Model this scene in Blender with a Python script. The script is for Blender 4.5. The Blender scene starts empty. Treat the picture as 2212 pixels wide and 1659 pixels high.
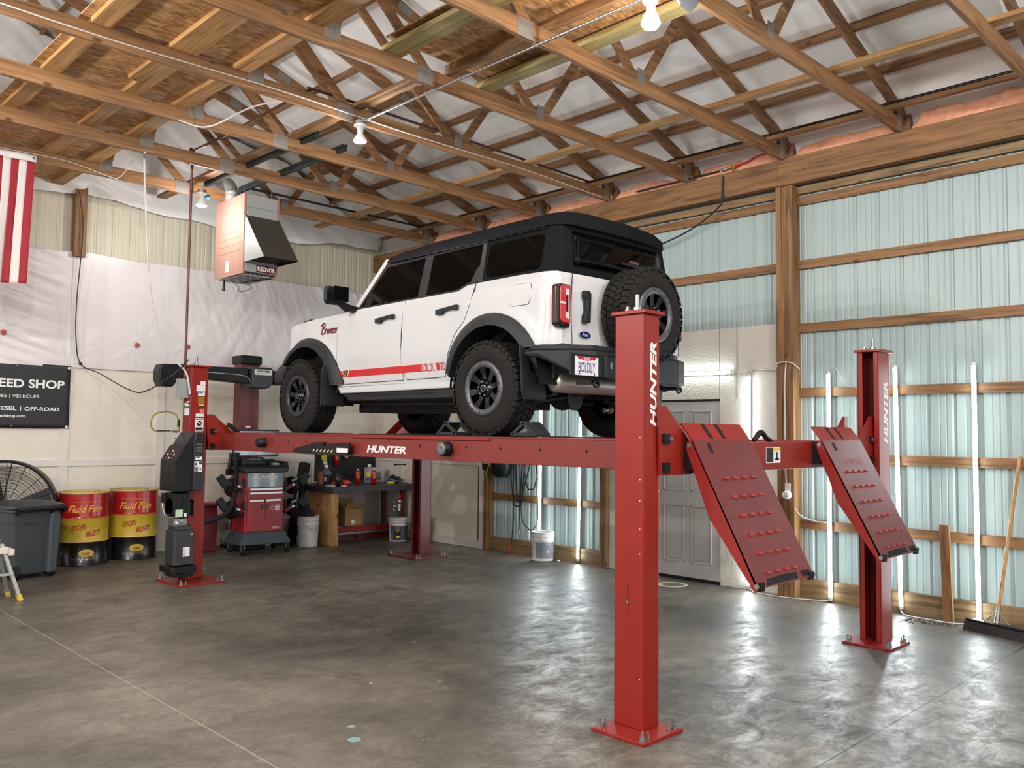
import bpy, bmesh, math, random
from mathutils import Vector, Matrix, noise
random.seed(7)
SC = bpy.context.scene
COL = SC.collection
PI = math.pi
R = math.radians

# ------------------------------------------------------------------ camera
cam_d = bpy.data.cameras.new('camera')
cam = bpy.data.objects.new('camera', cam_d)
COL.objects.link(cam)
cam_d.sensor_width = 36.0
cam_d.lens = 29.998
cam_d.clip_start = 0.05
cam_d.clip_end = 200
def _cam():
    yaw, pit, rol = R(45.462), R(3.2016), R(0.6207)
    f = Vector((math.cos(yaw)*math.cos(pit), math.sin(yaw)*math.cos(pit), math.sin(pit)))
    rt = Vector((math.sin(yaw), -math.cos(yaw), 0))
    up = rt.cross(f)
    c, s = math.cos(rol), math.sin(rol)
    r2 = c*rt + s*up
    u2 = -s*rt + c*up
    m = Matrix((r2, u2, -f)).transposed().to_4x4()
    m.translation = Vector((0, 0, 1.685))
    return m
cam.matrix_world = _cam()
SC.camera = cam

# ------------------------------------------------------------------ world, exposure
SC.view_settings.view_transform = 'Standard'
SC.view_settings.look = 'None'
SC.view_settings.gamma = 1.0
SC.view_settings.use_curve_mapping = False
SC.view_settings.exposure = 0.36
W = bpy.data.worlds.new('daylight')
SC.world = W
W.use_nodes = True
_bg = W.node_tree.nodes['Background']
_bg.inputs[0].default_value = (1.0, 0.985, 0.975, 1)
_bg.inputs[1].default_value = 1.1
TUBE_E = 42.0      # strength of the wall tubes
LAMP_W = 38.0      # watts of each ceiling flood lamp in view
FAR_W = 260.0      # watts of the unseen lamps added to brighten the ceiling
try:
    SC.cycles.max_bounces = 8
    SC.cycles.sample_clamp_indirect = 6.0
    SC.cycles.caustics_reflective = False
    SC.cycles.caustics_refractive = False
except Exception:
    pass

# ------------------------------------------------------------------ materials
MATS = {}
def _nt(name):
    m = bpy.data.materials.new(name)
    m.use_nodes = True
    nt = m.node_tree
    return m, nt, nt.nodes['Principled BSDF']
def lin(c):
    return tuple(((v/255.0)/12.92 if v/255.0 <= 0.04045 else ((v/255.0+0.055)/1.055)**2.4) for v in c) + (1.0,)
def mat(name, rgb, rough=0.5, metal=0.0, var=0.0, scale=8.0, stretch=(1,1,1), bump=0.0, bscale=60.0, coat=0.0, spec=0.5, second=None):
    """plain surface with a little procedural variation; rgb in sRGB 0..255"""
    if name in MATS: return MATS[name]
    m, nt, b = _nt(name)
    base = lin(rgb)
    b.inputs['Base Color'].default_value = base
    b.inputs['Roughness'].default_value = rough
    b.inputs['Metallic'].default_value = metal
    b.inputs['Specular IOR Level'].default_value = spec
    b.inputs['Coat Weight'].default_value = coat
    b.inputs['Coat Roughness'].default_value = 0.06
    L = nt.links.new
    tc = mp = None
    if var or second or bump:
        tc = nt.nodes.new('ShaderNodeTexCoord')
        mp = nt.nodes.new('ShaderNodeMapping')
        mp.inputs['Scale'].default_value = stretch
        L(tc.outputs['Object'], mp.inputs['Vector'])
    if var or second:
        n = nt.nodes.new('ShaderNodeTexNoise')
        n.inputs['Scale'].default_value = scale
        n.inputs['Detail'].default_value = 6
        n.inputs['Roughness'].default_value = 0.65
        L(mp.outputs['Vector'], n.inputs['Vector'])
        r = nt.nodes.new('ShaderNodeValToRGB')
        r.color_ramp.elements[0].position = 0.3
        r.color_ramp.elements[1].position = 0.7
        lo = lin(second) if second else tuple(v*(1-var) for v in base[:3])+(1,)
        hi = base if second else tuple(min(1, v*(1+var)) for v in base[:3])+(1,)
        r.color_ramp.elements[0].color = lo
        r.color_ramp.elements[1].color = hi
        L(n.outputs['Fac'], r.inputs['Fac'])
        L(r.outputs['Color'], b.inputs['Base Color'])
    if bump:
        n2 = nt.nodes.new('ShaderNodeTexNoise')
        n2.inputs['Scale'].default_value = bscale
        n2.inputs['Detail'].default_value = 4
        L(mp.outputs['Vector'], n2.inputs['Vector'])
        bp = nt.nodes.new('ShaderNodeBump')
        bp.inputs['Strength'].default_value = bump
        bp.inputs['Distance'].default_value = 0.02
        L(n2.outputs['Fac'], bp.inputs['Height'])
        L(bp.outputs['Normal'], b.inputs['Normal'])
    MATS[name] = m
    return m
def emit(name, rgb, strength):
    if name in MATS: return MATS[name]
    m, nt, b = _nt(name)
    b.inputs['Base Color'].default_value = lin(rgb)
    b.inputs['Emission Color'].default_value = lin(rgb)
    b.inputs['Emission Strength'].default_value = strength
    MATS[name] = m
    return m
def wood(axis, tone='pine'):
    """softwood with grain running along one world axis"""
    name = 'wood_%s_%s' % (tone, axis)
    if name in MATS: return MATS[name]
    cols = {'pine': ((82,57,36),(128,91,56),(154,115,76)), 'amber': ((84,58,35),(126,90,54),(150,111,70)),
            'light': ((128,90,52),(172,130,80),(194,152,100)), 'green': ((112,96,56),(150,134,84),(172,154,104)),
            'treated': ((84,66,42),(128,104,70),(152,126,88))}[tone]
    m, nt, b = _nt(name)
    L = nt.links.new
    tc = nt.nodes.new('ShaderNodeTexCoord')
    mp = nt.nodes.new('ShaderNodeMapping')
    s = [14.0, 14.0, 14.0]
    s['xyz'.index(axis)] = 0.9
    mp.inputs['Scale'].default_value = s
    L(tc.outputs['Object'], mp.inputs['Vector'])
    n = nt.nodes.new('ShaderNodeTexNoise')
    n.inputs['Scale'].default_value = 1.6
    n.inputs['Detail'].default_value = 5
    n.inputs['Distortion'].default_value = 0.9
    L(mp.outputs['Vector'], n.inputs['Vector'])
    r = nt.nodes.new('ShaderNodeValToRGB')
    r.color_ramp.elements[0].position = 0.28
    r.color_ramp.elements[1].position = 0.74
    r.color_ramp.elements[0].color = lin(cols[0])
    r.color_ramp.elements[1].color = lin(cols[2])
    e = r.color_ramp.elements.new(0.47)
    e.color = lin(cols[1])
    L(n.outputs['Fac'], r.inputs['Fac'])
    # knots
    mp2 = nt.nodes.new('ShaderNodeMapping')
    s2 = [3.2, 3.2, 3.2]
    s2['xyz'.index(axis)] = 1.5
    mp2.inputs['Scale'].default_value = s2
    L(tc.outputs['Object'], mp2.inputs['Vector'])
    v = nt.nodes.new('ShaderNodeTexVoronoi')
    v.inputs['Scale'].default_value = 1.7
    L(mp2.outputs['Vector'], v.inputs['Vector'])
    r2 = nt.nodes.new('ShaderNodeValToRGB')
    r2.color_ramp.elements[0].position = 0.06
    r2.color_ramp.elements[1].position = 0.12
    r2.color_ramp.elements[0].color = (0.35, 0.27, 0.2, 1)
    r2.color_ramp.elements[1].color = (1, 1, 1, 1)
    L(v.outputs['Distance'], r2.inputs['Fac'])
    mx = nt.nodes.new('ShaderNodeMix')
    mx.data_type = 'RGBA'
    mx.blend_type = 'MULTIPLY'
    mx.inputs['Factor'].default_value = 1.0
    L(r.outputs['Color'], mx.inputs['A'])
    L(r2.outputs['Color'], mx.inputs['B'])
    L(mx.outputs['Result'], b.inputs['Base Color'])
    b.inputs['Roughness'].default_value = 0.62
    MATS[name] = m
    return m

# ------------------------------------------------------------------ mesh helpers
class MB:
    """collects shapes and links them as ONE mesh object"""
    def __init__(s):
        s.v = []; s.f = []; s.mi = []; s.sm = []; s.mats = []; s.cur = 0; s.smooth = False
    def use(s, m, smooth=None):
        if m not in s.mats: s.mats.append(m)
        s.cur = s.mats.index(m)
        if smooth is not None: s.smooth = smooth
        return s
    def add(s, vs, fs, M=None, smooth=None):
        o = len(s.v)
        for p in vs:
            p = Vector(p)
            s.v.append(M @ p if M is not None else p)
        for f in fs:
            s.f.append([o+i for i in f]); s.mi.append(s.cur)
            s.sm.append(s.smooth if smooth is None else smooth)
        return s
    def box(s, a, b, M=None):
        x0,y0,z0 = (min(a[i],b[i]) for i in range(3)); x1,y1,z1 = (max(a[i],b[i]) for i in range(3))
        return s.add([(x0,y0,z0),(x1,y0,z0),(x1,y1,z0),(x0,y1,z0),(x0,y0,z1),(x1,y0,z1),(x1,y1,z1),(x0,y1,z1)],
              [(0,3,2,1),(4,5,6,7),(0,1,5,4),(1,2,6,5),(2,3,7,6),(3,0,4,7)], M, False)
    def bar(s, p, q, w, h, up=(0,0,1), off=0.0):
        """rectangular bar from p to q; w across, h along 'up'"""
        p = Vector(p); q = Vector(q); d = (q-p); L = d.length; d.normalize()
        u = Vector(up); r = d.cross(u)
        if r.length < 1e-5: u = Vector((1,0,0)); r = d.cross(u)
        r.normalize(); u = r.cross(d)
        M = Matrix((r, d, u)).transposed().to_4x4(); M.translation = p
        return s.box((-w/2, 0, -h/2), (w/2, L, h/2), M)
    def cyl(s, p, q, r0, r1=None, n=16, cap=True, smooth=True):
        p = Vector(p); q = Vector(q); r1 = r0 if r1 is None else r1
        d = (q-p).normalized(); a = d.orthogonal().normalized(); b = d.cross(a)
        vs = []
        for i in range(n):
            t = 2*PI*i/n; c = a*math.cos(t)+b*math.sin(t)
            vs.append(p+c*r0); vs.append(q+c*r1)
        fs = [(2*i, 2*((i+1)%n), 2*((i+1)%n)+1, 2*i+1) for i in range(n)]
        s.add(vs, fs, None, smooth)
        if cap:
            s.add(vs, [tuple(2*i for i in reversed(range(n))), tuple(2*i+1 for i in range(n))], None, False)
        return s
    def lathe(s, prof, M=None, n=32, smooth=True, a0=0.0, a1=2*PI):
        """prof: list of (radius, height) about local Z"""
        full = abs(a1-a0-2*PI) < 1e-6
        m = n if full else n+1
        vs = []
        for (r, z) in prof:
            for i in range(m):
                t = a0+(a1-a0)*i/n
                vs.append((r*math.cos(t), r*math.sin(t), z))
        fs = []
        for j in range(len(prof)-1):
            for i in range(n):
                k = (i+1) % m
                fs.append((j*m+i, j*m+k, (j+1)*m+k, (j+1)*m+i))
        return s.add(vs, fs, M, smooth)
    def tube(s, pts, r, n=8, close=False):
        pts = [Vector(p) for p in pts]; k = len(pts)
        if k < 2: return s
        ring = []; a = None
        for i in range(k):
            d = (pts[(i+1) % k] if (close or i < k-1) else pts[i]) - (pts[i-1] if (close or i > 0) else pts[i])
            if d.length < 1e-9: d = Vector((0,0,1))
            d.normalize()
            if a is None: a = d.orthogonal().normalized()
            a = (a - d*a.dot(d))
            if a.length < 1e-6: a = d.orthogonal()
            a.normalize(); b = d.cross(a)
            rr = r[i] if isinstance(r, (list, tuple)) else r
            ring.append([pts[i]+(a*math.cos(2*PI*j/n)+b*math.sin(2*PI*j/n))*rr for j in range(n)])
        vs = [p for q in ring for p in q]; fs = []
        for i in range(k if close else k-1):
            i2 = (i+1) % k
            for j in range(n):
                fs.append((i*n+j, i*n+(j+1) % n, i2*n+(j+1) % n, i2*n+j))
        s.add(vs, fs, None, True)
        if not close:
            s.add(vs, [tuple(reversed(range(n))), tuple((k-1)*n+j for j in range(n))], None, False)
        return s
    def prism(s, poly, M, d0, d1):
        """2D polygon in local XY pushed along local Z from d0 to d1"""
        n = len(poly)
        vs = [(p[0], p[1], d0) for p in poly] + [(p[0], p[1], d1) for p in poly]
        A = sum(poly[i][0]*poly[(i+1)%n][1]-poly[(i+1)%n][0]*poly[i][1] for i in range(n))
        flip = (A < 0) != (d1 < d0)
        fs = [tuple(range(n)), tuple(range(n, 2*n))] + [(i, (i+1)%n, n+(i+1)%n, n+i) for i in range(n)]
        fs[0] = tuple(reversed(fs[0]))
        if flip: fs = [tuple(reversed(f)) for f in fs]
        return s.add(vs, fs, M, False)
    def grid(s, fn, nu, nv, smooth=True, flip=False):
        vs = [fn(i/nu, j/nv) for j in range(nv+1) for i in range(nu+1)]
        fs = [(j*(nu+1)+i, j*(nu+1)+i+1, (j+1)*(nu+1)+i+1, (j+1)*(nu+1)+i) for j in range(nv) for i in range(nu)]
        if flip: fs = [tuple(reversed(f)) for f in fs]
        return s.add(vs, fs, None, smooth)
    def sphere(s, c, r, n=16, m=10, sc=(1,1,1)):
        M = Matrix.Translation(Vector(c)) @ Matrix.Diagonal((sc[0]*r, sc[1]*r, sc[2]*r, 1))
        return s.lathe([(math.sin(PI*j/m), -math.cos(PI*j/m)) for j in range(m+1)], M, n)
    def build(s, name, m=None, parent=None, bevel=0.0, seg=2, ang=40, sub=0):
        me = bpy.data.meshes.new(name)
        me.from_pydata([tuple(v) for v in s.v], [], s.f)
        mats = s.mats if s.mats else [m]
        for q in mats: me.materials.append(q)
        me.polygons.foreach_set('material_index', s.mi)
        me.polygons.foreach_set('use_smooth', s.sm)
        me.update()
        o = bpy.data.objects.new(name, me)
        COL.objects.link(o)
        if parent is not None: o.parent = parent
        if bevel:
            b = o.modifiers.new('bevel', 'BEVEL')
            b.width = bevel; b.segments = seg; b.limit_method = 'ANGLE'; b.angle_limit = R(ang)
            b.harden_normals = False
        if sub:
            b = o.modifiers.new('sub', 'SUBSURF'); b.levels = sub; b.render_levels = sub
        return o
def tag(o, label, cat, group=None, kind=None):
    o['label'] = label; o['category'] = cat
    if group: o['group'] = group
    if kind: o['kind'] = kind
    return o
def thing(name, label, cat, loc=(0,0,0), group=None, rz=0.0):
    o = bpy.data.objects.new(name, None)
    COL.objects.link(o)
    o.location = loc; o.rotation_euler = (0,0,rz); o.empty_display_size = 0.1
    return tag(o, label, cat, group)
def struct(o, label, cat):
    return tag(o, label, cat, None, 'structure')
def copy_tree(o, parent=None):
    c = o.copy(); COL.objects.link(c)
    if parent is not None: c.parent = parent
    for ch in list(o.children): copy_tree(ch, c)
    return c
def frame(o, x, y, z=None):
    """4x4 from origin and two axes (third computed)"""
    x = Vector(x).normalized(); y = Vector(y).normalized()
    z = x.cross(y) if z is None else Vector(z)
    M = Matrix((x, y, z)).transposed().to_4x4(); M.translation = Vector(o)
    return M
def spline(pts, n=8):
    """Catmull-Rom through the points"""
    P = [Vector(p) for p in pts]; P = [P[0]*2-P[1]] + P + [P[-1]*2-P[-2]]
    out = []
    for i in range(1, len(P)-2):
        for k in range(n):
            t = k/n
            a,b,c,d = P[i-1],P[i],P[i+1],P[i+2]
            out.append(0.5*((2*b)+(c-a)*t+(2*a-5*b+4*c-d)*t*t+(3*b-a-3*c+d)*t**3))
    out.append(P[-2])
    return out
_tc = {}
def text_mesh(txt, shear=0.0, bold=0.0, spacing=1.0, depth=0.0):
    """(verts, faces, width, height) of the lettering, lower-left at 0,0, cap height about 0.7"""
    key = (txt, shear, bold, spacing, depth)
    if key in _tc: return _tc[key]
    cu = bpy.data.curves.new('lettering', 'FONT')
    cu.body = txt; cu.shear = shear; cu.offset = bold; cu.space_character = spacing
    cu.resolution_u = 3; cu.extrude = depth
    ob = bpy.data.objects.new('lettering', cu)
    COL.objects.link(ob)
    dg = bpy.context.evaluated_depsgraph_get()
    me = bpy.data.meshes.new_from_object(ob.evaluated_get(dg))
    vs = [v.co.copy() for v in me.vertices]; fs = [list(p.vertices) for p in me.polygons]
    bpy.data.objects.remove(ob); bpy.data.curves.remove(cu); bpy.data.meshes.remove(me)
    x0 = min(v.x for v in vs); x1 = max(v.x for v in vs); y0 = min(v.y for v in vs); y1 = max(v.y for v in vs)
    vs = [Vector((v.x-x0, v.y-y0, v.z)) for v in vs]
    _tc[key] = (vs, fs, x1-x0, y1-y0)
    return _tc[key]
def put_text(mb, txt, M, w=None, h=None, shear=0.0, bold=0.0, spacing=1.0, warp=None, center=False):
    """lettering laid in the XY plane of M, scaled to width w and/or height h"""
    vs, fs, tw, th = text_mesh(txt, shear, bold, spacing)
    sx = w/tw if w else h/th
    sy = h/th if h else sx
    out = []
    for v in vs:
        p = Vector((v.x*sx-(tw*sx/2 if center else 0), v.y*sy-(th*sy/2 if center else 0), 0))
        if warp: p = warp(p)
        out.append(p)
    mb.add(out, fs, M, False)
    return mb
def rrect(x0, y0, x1, y1, r, n=4):
    out = []
    for cx, cy, a in ((x1-r,y0+r,-PI/2),(x1-r,y1-r,0),(x0+r,y1-r,PI/2),(x0+r,y0+r,PI)):
        for i in range(n+1):
            t = a+PI/2*i/n; out.append((cx+r*math.cos(t), cy+r*math.sin(t)))
    return out
# ================================================================== structure
def floor_mat():
    m, nt, b = _nt('concrete'); L = nt.links.new
    N = nt.nodes.new
    tc = N('ShaderNodeTexCoord')
    def noise_n(scale, detail=6, rough=0.6, st=(1,1,1), dist=0.0):
        mp = N('ShaderNodeMapping'); mp.inputs['Scale'].default_value = st
        L(tc.outputs['Object'], mp.inputs['Vector'])
        n = N('ShaderNodeTexNoise'); n.inputs['Scale'].default_value = scale; n.inputs['Detail'].default_value = detail
        n.inputs['Roughness'].default_value = rough; n.inputs['Distortion'].default_value = dist
        L(mp.outputs['Vector'], n.inputs['Vector']); return n
    def ramp(src, stops):
        r = N('ShaderNodeValToRGB'); el = r.color_ramp.elements
        el[0].position, el[0].color = stops[0]; el[1].position, el[1].color = stops[-1]
        for p, c in stops[1:-1]:
            e = el.new(p); e.color = c
        L(src, r.inputs['Fac']); return r
    def mix(a, bb, f, mode='MIX'):
        x = N('ShaderNodeMix'); x.data_type = 'RGBA'; x.blend_type = mode
        for sock, v in (('A', a), ('B', bb), ('Factor', f)):
            if hasattr(v, 'is_linked') or hasattr(v, 'links'): L(v, x.inputs[sock])
            else: x.inputs[sock].default_value = v
        return x.outputs['Result']
    g = lambda v: (v, v, v, 1)
    big = noise_n(0.6, 6, 0.6, (1,1,1), 0.5)
    base = ramp(big.outputs['Fac'], [(0.32, lin((66,62,56))), (0.5, lin((92,86,77))), (0.68, lin((114,107,96)))])
    med = noise_n(3.4, 12, 0.82, (1.0,1.6,1), 0.6)
    c = mix(base.outputs['Color'], ramp(med.outputs['Fac'], [(0.38, g(0.42)), (0.5, g(0.95)), (0.60, g(1.5))]).outputs['Color'], 0.72, 'MULTIPLY')
    fine = noise_n(34, 8, 0.8)
    c = mix(c, ramp(fine.outputs['Fac'], [(0.34, g(0.6)), (0.66, g(1.4))]).outputs['Color'], 0.6, 'MULTIPLY')
    # tyre-worn darker lanes and pale worn streaks, with shapes of their own
    wr = noise_n(1.7, 12, 0.78, (1.0,0.6,1), 0.6)
    c = mix(c, lin((50,48,45)), ramp(wr.outputs['Fac'], [(0.54, g(0)), (0.62, g(0.6))]).outputs['Color'])
    sc = noise_n(4.6, 14, 0.84, (0.8,2.6,1), 0.5)
    c = mix(c, lin((178,172,162)), ramp(sc.outputs['Fac'], [(0.585, g(0)), (0.66, g(0.5))]).outputs['Color'])
    sp = noise_n(8, 5, 0.65, (1,2.4,1), 0.6)
    c = mix(c, lin((208,206,200)), ramp(sp.outputs['Fac'], [(0.715, g(0)), (0.735, g(0.9))]).outputs['Color'])
    oil = noise_n(1.1, 7, 0.65, (1,1,1), 0.3)
    c = mix(c, lin((38,36,33)), ramp(oil.outputs['Fac'], [(0.62, g(0)), (0.70, g(0.6))]).outputs['Color'])
    # the bay under the lift is worn harder than the floor towards the left
    sepw = N('ShaderNodeSeparateXYZ'); L(tc.outputs['Object'], sepw.inputs[0])
    mr_ = N('ShaderNodeMapRange'); mr_.inputs['From Min'].default_value = 1.2; mr_.inputs['From Max'].default_value = 4.6; mr_.inputs['To Min'].default_value = 0.45; mr_.inputs['To Max'].default_value = 1.0
    L(sepw.outputs['X'], mr_.inputs['Value'])
    c = mix(mix(base.outputs['Color'], ramp(fine.outputs['Fac'], [(0.34, g(0.6)), (0.66, g(1.4))]).outputs['Color'], 0.5, 'MULTIPLY'), c, mr_.outputs['Result'])
    # saw cut joints
    sep = N('ShaderNodeSeparateXYZ'); L(tc.outputs['Object'], sep.inputs[0])
    def line(axis, pos, w):
        a = N('ShaderNodeMath'); a.operation = 'SUBTRACT'; a.inputs[1].default_value = pos
        L(sep.outputs[axis], a.inputs[0])
        ab = N('ShaderNodeMath'); ab.operation = 'ABSOLUTE'; L(a.outputs[0], ab.inputs[0])
        lt = N('ShaderNodeMath'); lt.operation = 'LESS_THAN'; lt.inputs[1].default_value = w
        L(ab.outputs[0], lt.inputs[0]); return lt.outputs[0]
    c = mix(c, lin((150,140,126)), line('X', 2.235, 0.0035))
    c = mix(c, lin((30,27,25)), line('Y', 2.062, 0.006))
    # small turquoise spots
    def spot(x, y, r):
        v = N('ShaderNodeVectorMath'); v.operation = 'DISTANCE'; v.inputs[1].default_value = (x, y, 0)
        L(tc.outputs['Object'], v.inputs[0])
        ad = N('ShaderNodeMath'); ad.operation = 'MULTIPLY_ADD'; ad.inputs[1].default_value = 0.05; L(sp.outputs['Fac'], ad.inputs[0]); L(v.outputs['Value'], ad.inputs[2])
        lt = N('ShaderNodeMath'); lt.operation = 'LESS_THAN'; lt.inputs[1].default_value = r+0.027; L(ad.outputs[0], lt.inputs[0]); return lt.outputs[0]
    c = mix(c, lin((112,150,148)), spot(2.734, 3.975, 0.035))
    c = mix(c, lin((112,150,148)), spot(2.841, 4.165, 0.022))
    c = mix(c, lin((190,186,178)), spot(8.06, 5.60, 0.17))
    c = mix(c, lin((104,92,74)), spot(8.06, 5.60, 0.12))
    L(c, b.inputs['Base Color'])
    rr = ramp(med.outputs['Fac'], [(0.36, g(0.62)), (0.62, g(0.30))])
    L(rr.outputs['Color'], b.inputs['Roughness'])
    b.inputs['Specular IOR Level'].default_value = 0.5
    bp = N('ShaderNodeBump'); bp.inputs['Strength'].default_value = 0.12; bp.inputs['Distance'].default_value = 0.008
    L(med.outputs['Fac'], bp.inputs['Height']); L(bp.outputs['Normal'], b.inputs['Normal'])
    return m
def osb_mat(tint=1.0):
    m, nt, b = _nt('osb'); L = nt.links.new; N = nt.nodes.new
    tc = N('ShaderNodeTexCoord')
    mp = N('ShaderNodeMapping'); mp.inputs['Scale'].default_value = (9, 22, 9); mp.inputs['Rotation'].default_value = (0,0,0.5)
    L(tc.outputs['Object'], mp.inputs['Vector'])
    nz = N('ShaderNodeTexNoise'); nz.inputs['Scale'].default_value = 0.5; nz.inputs['Detail'].default_value = 4; nz.inputs['Distortion'].default_value = 2.5
    L(mp.outputs['Vector'], nz.inputs['Vector'])
    v = N('ShaderNodeTexVoronoi'); v.inputs['Scale'].default_value = 1.3; L(mp.outputs['Vector'], v.inputs['Vector'])
    r = N('ShaderNodeValToRGB'); el = r.color_ramp.elements
    el[0].position = 0.25; el[0].color = lin((120,80,40)); el[1].position = 0.75; el[1].color = lin((206,162,102))
    e = el.new(0.5); e.color = lin((172,124,70))
    L(nz.outputs['Fac'], r.inputs['Fac'])
    mx = N('ShaderNodeMix'); mx.data_type = 'RGBA'; mx.blend_type = 'OVERLAY'; mx.inputs['Factor'].default_value = 0.35
    bw = N('ShaderNodeRGBToBW'); L(v.outputs['Color'], bw.inputs[0]); L(r.outputs['Color'], mx.inputs['A']); L(bw.outputs[0], mx.inputs['B'])
    hs = N('ShaderNodeHueSaturation'); hs.inputs['Saturation'].default_value = 0.95
    L(mx.outputs['Result'], hs.inputs['Color'])
    L(hs.outputs['Color'], b.inputs['Base Color']); b.inputs['Roughness'].default_value = 0.65
    return m
M_CREAM = mat('cream_paint', (216,209,195), 0.6, var=0.05, scale=3.0)
M_TRIM = mat('white_trim', (212,207,200), 0.5, var=0.04, scale=4)
M_STEEL_G = mat('green_white_steel', (160,178,176), 0.38, var=0.04, scale=2.0, spec=0.5)
M_STEEL_B = mat('beige_steel', (198,192,172), 0.4, var=0.04, scale=2.0)
M_PLASTIC = mat('white_sheeting', (216,210,210), 0.33, var=0.03, scale=3.0)
M_INSUL = mat('white_insulation_facing', (238,237,235), 0.42, var=0.03, scale=1.4, bump=0.25, bscale=3.0)
M_PINK = mat('pink_fibreglass', (226,160,128), 0.9, var=0.12, scale=14, bump=0.8, bscale=40)
M_STUCCO = mat('white_textured_board', (206,201,190), 0.7, var=0.04, scale=6, bump=0.35, bscale=45)
M_OSB = osb_mat()
M_PLATE = mat('galvanised_plate', (138,132,124), 0.55, 0.45, var=0.2, scale=55)
M_BLACK = mat('black_plastic', (17,17,19), 0.42, var=0.15, scale=20, spec=0.3)
M_DARK = mat('dark_rubber', (24,24,25), 0.7, var=0.1, scale=20, spec=0.25)
M_WIRE_W = mat('white_cable', (196,192,186), 0.5)
M_WIRE_B = mat('black_cable', (26,24,24), 0.5)
M_CHROME = mat('bright_metal', (190,190,192), 0.22, 1.0)
M_GALV = mat('zinc_metal', (150,150,150), 0.4, 0.9)
M_WHITE = mat('white_plastic', (225,224,220), 0.4)

o = MB().grid(lambda u, v: (-9+17.7*u, -9+21*v, 0), 4, 4, False).build('floor', floor_mat())
struct(o, 'worn grey brown concrete workshop floor with saw cut joints', 'floor')

def ribbed(y0, y1, pitch=0.2286, h=0.018):
    """profile of roofing steel: list of (along, out)"""
    out = []; y = y0
    while y < y1:
        for a, d in ((0, 0), (0.030, 0), (0.044, h), (0.062, h), (0.076, 0), (0.112, 0), (0.118, h*0.3), (0.126, h*0.3), (0.132, 0), (0.170, 0), (0.176, h*0.3), (0.184, h*0.3), (0.190, 0)):
            if y+a <= y1: out.append((y+a, d))
        y += pitch
    out.append((y1, 0)); return out
def ribbed_wall(mb, prof, pt, z0, z1):
    vs = []
    for a, d in prof: vs += [pt(a, d, z0), pt(a, d, z1)]
    n = len(prof)
    mb.add(vs, [(2*i, 2*i+2, 2*i+3, 2*i+1) for i in range(n-1)], None, False)
# right wall: pale green ribbed steel (ribs point outward, hollow side seen)
XW = 8.50
w = MB(); ribbed_wall(w, ribbed(-3, 11.9), lambda a, d, z: (XW+d*0.9, a, z), 0.0, 5.0)
wall_r = struct(w.build('wall_right', M_STEEL_G), 'pale green ribbed steel wall behind the lift', 'wall')
# back wall: cream lining below, beige steel above
YB = 11.80
w = MB(); w.box((-6, YB, 0), (8.5, YB+0.05, 2.5)); w.use(M_CREAM); w2 = w
w = MB(); w.use(M_CREAM); w.box((-6, YB, 0), (8.5, YB+0.04, 2.5))
w.use(M_STEEL_B); ribbed_wall(w, [(a, d) for a, d in ribbed(-6, 8.5)], lambda a, d, z: (a, YB+0.02+d*0.6, z), 2.5, 6.9)
wall_b = struct(w.build('wall_back'), 'cream panelled back wall with beige steel above', 'wall')
# cream lining on the corner end of the right wall
w = MB(); w.box((8.42, 9.06, 0), (8.47, YB, 2.6))
struct(w.build('wall_corner', M_CREAM), 'cream panel lining the right wall near the corner', 'wall')
# trims: white battens
tn = [0]
def trim(mb, m, label, cat='trim', bevel=0.0):
    tn[0] += 1
    return struct(mb.build('trim_%d' % tn[0], m, None, bevel), label, cat)
for x in (1.1, 2.33, 3.585, 4.81, 6.03, 7.26):
    trim(MB().box((x-0.055, YB-0.018, 0.09), (x+0.055, YB, 2.46)), M_TRIM, 'white vertical batten on the cream back wall')
trim(MB().box((-6, YB-0.022, 1.185), (8.42, YB, 1.268)), M_TRIM, 'white horizontal batten across the cream back wall')
struct(MB().box((-6, YB-0.025, 0), (8.42, YB, 0.10)).build('baseboard_back', M_TRIM), 'white baseboard along the back wall', 'baseboard')
trim(MB().box((8.405, 9.06, 1.185), (8.42, YB, 1.268)), M_TRIM, 'white horizontal batten on the corner panel')
trim(MB().box((8.395, 9.07, 0), (8.42, 9.19, 1.185)), M_TRIM, 'white vertical batten at the end of the corner panel')
trim(MB().box((8.40, 11.62, 0.1), (8.42, 11.75, 2.46)), M_TRIM, 'white vertical batten in the room corner')
struct(MB().box((8.395, 9.19, 0), (8.42, 11.75, 0.11)).build('baseboard_right', M_TRIM), 'white baseboard under the corner panel', 'baseboard')
trim(MB().box((8.409, 9.215, 0.11), (8.4195, 9.23, 1.185)), mat('rust_brown', (92,58,42), 0.7), 'brown gap beside the corner panel batten')

# girts, posts and header on the right wall
WX, WY, WZ = wood('x', 'amber'), wood('y', 'amber'), wood('z', 'amber')
PX_, PY_, PZ_ = wood('x'), wood('y'), wood('z')
for z, y0, y1, nm in ((4.17,-3,11.8,'just under the header beam'), (3.485,-3,11.8,'second below the header beam'), (2.81,-3,4.3,'at head height above the tubes'),
        (2.13,-3,4.3,'crossing the tops of the tubes'), (1.45,-3,4.3,'behind the wall tubes at chest height'), (0.757,-3,4.3,'at knee height behind the broom'),
        (1.45,6.9,9.0,'behind the raised runway'), (0.76,6.9,9.0,'behind the hanging hoses')):
    trim(MB().box((8.452, y0, z-0.046), (8.496, y1, z+0.046)), WY, 'brown wall girt ' + nm, 'girt')
trim(MB().box((8.44, -3, 4.24), (8.49, 11.8, 4.32)), wood('y', 'treated'), 'dark board in the gap under the header beam', 'girt')
trim(MB().box((8.44, -3, 0), (8.497, 4.28, 0.20)), wood('y', 'treated'), 'weathered skirt board at the foot of the steel wall', 'girt')
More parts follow.
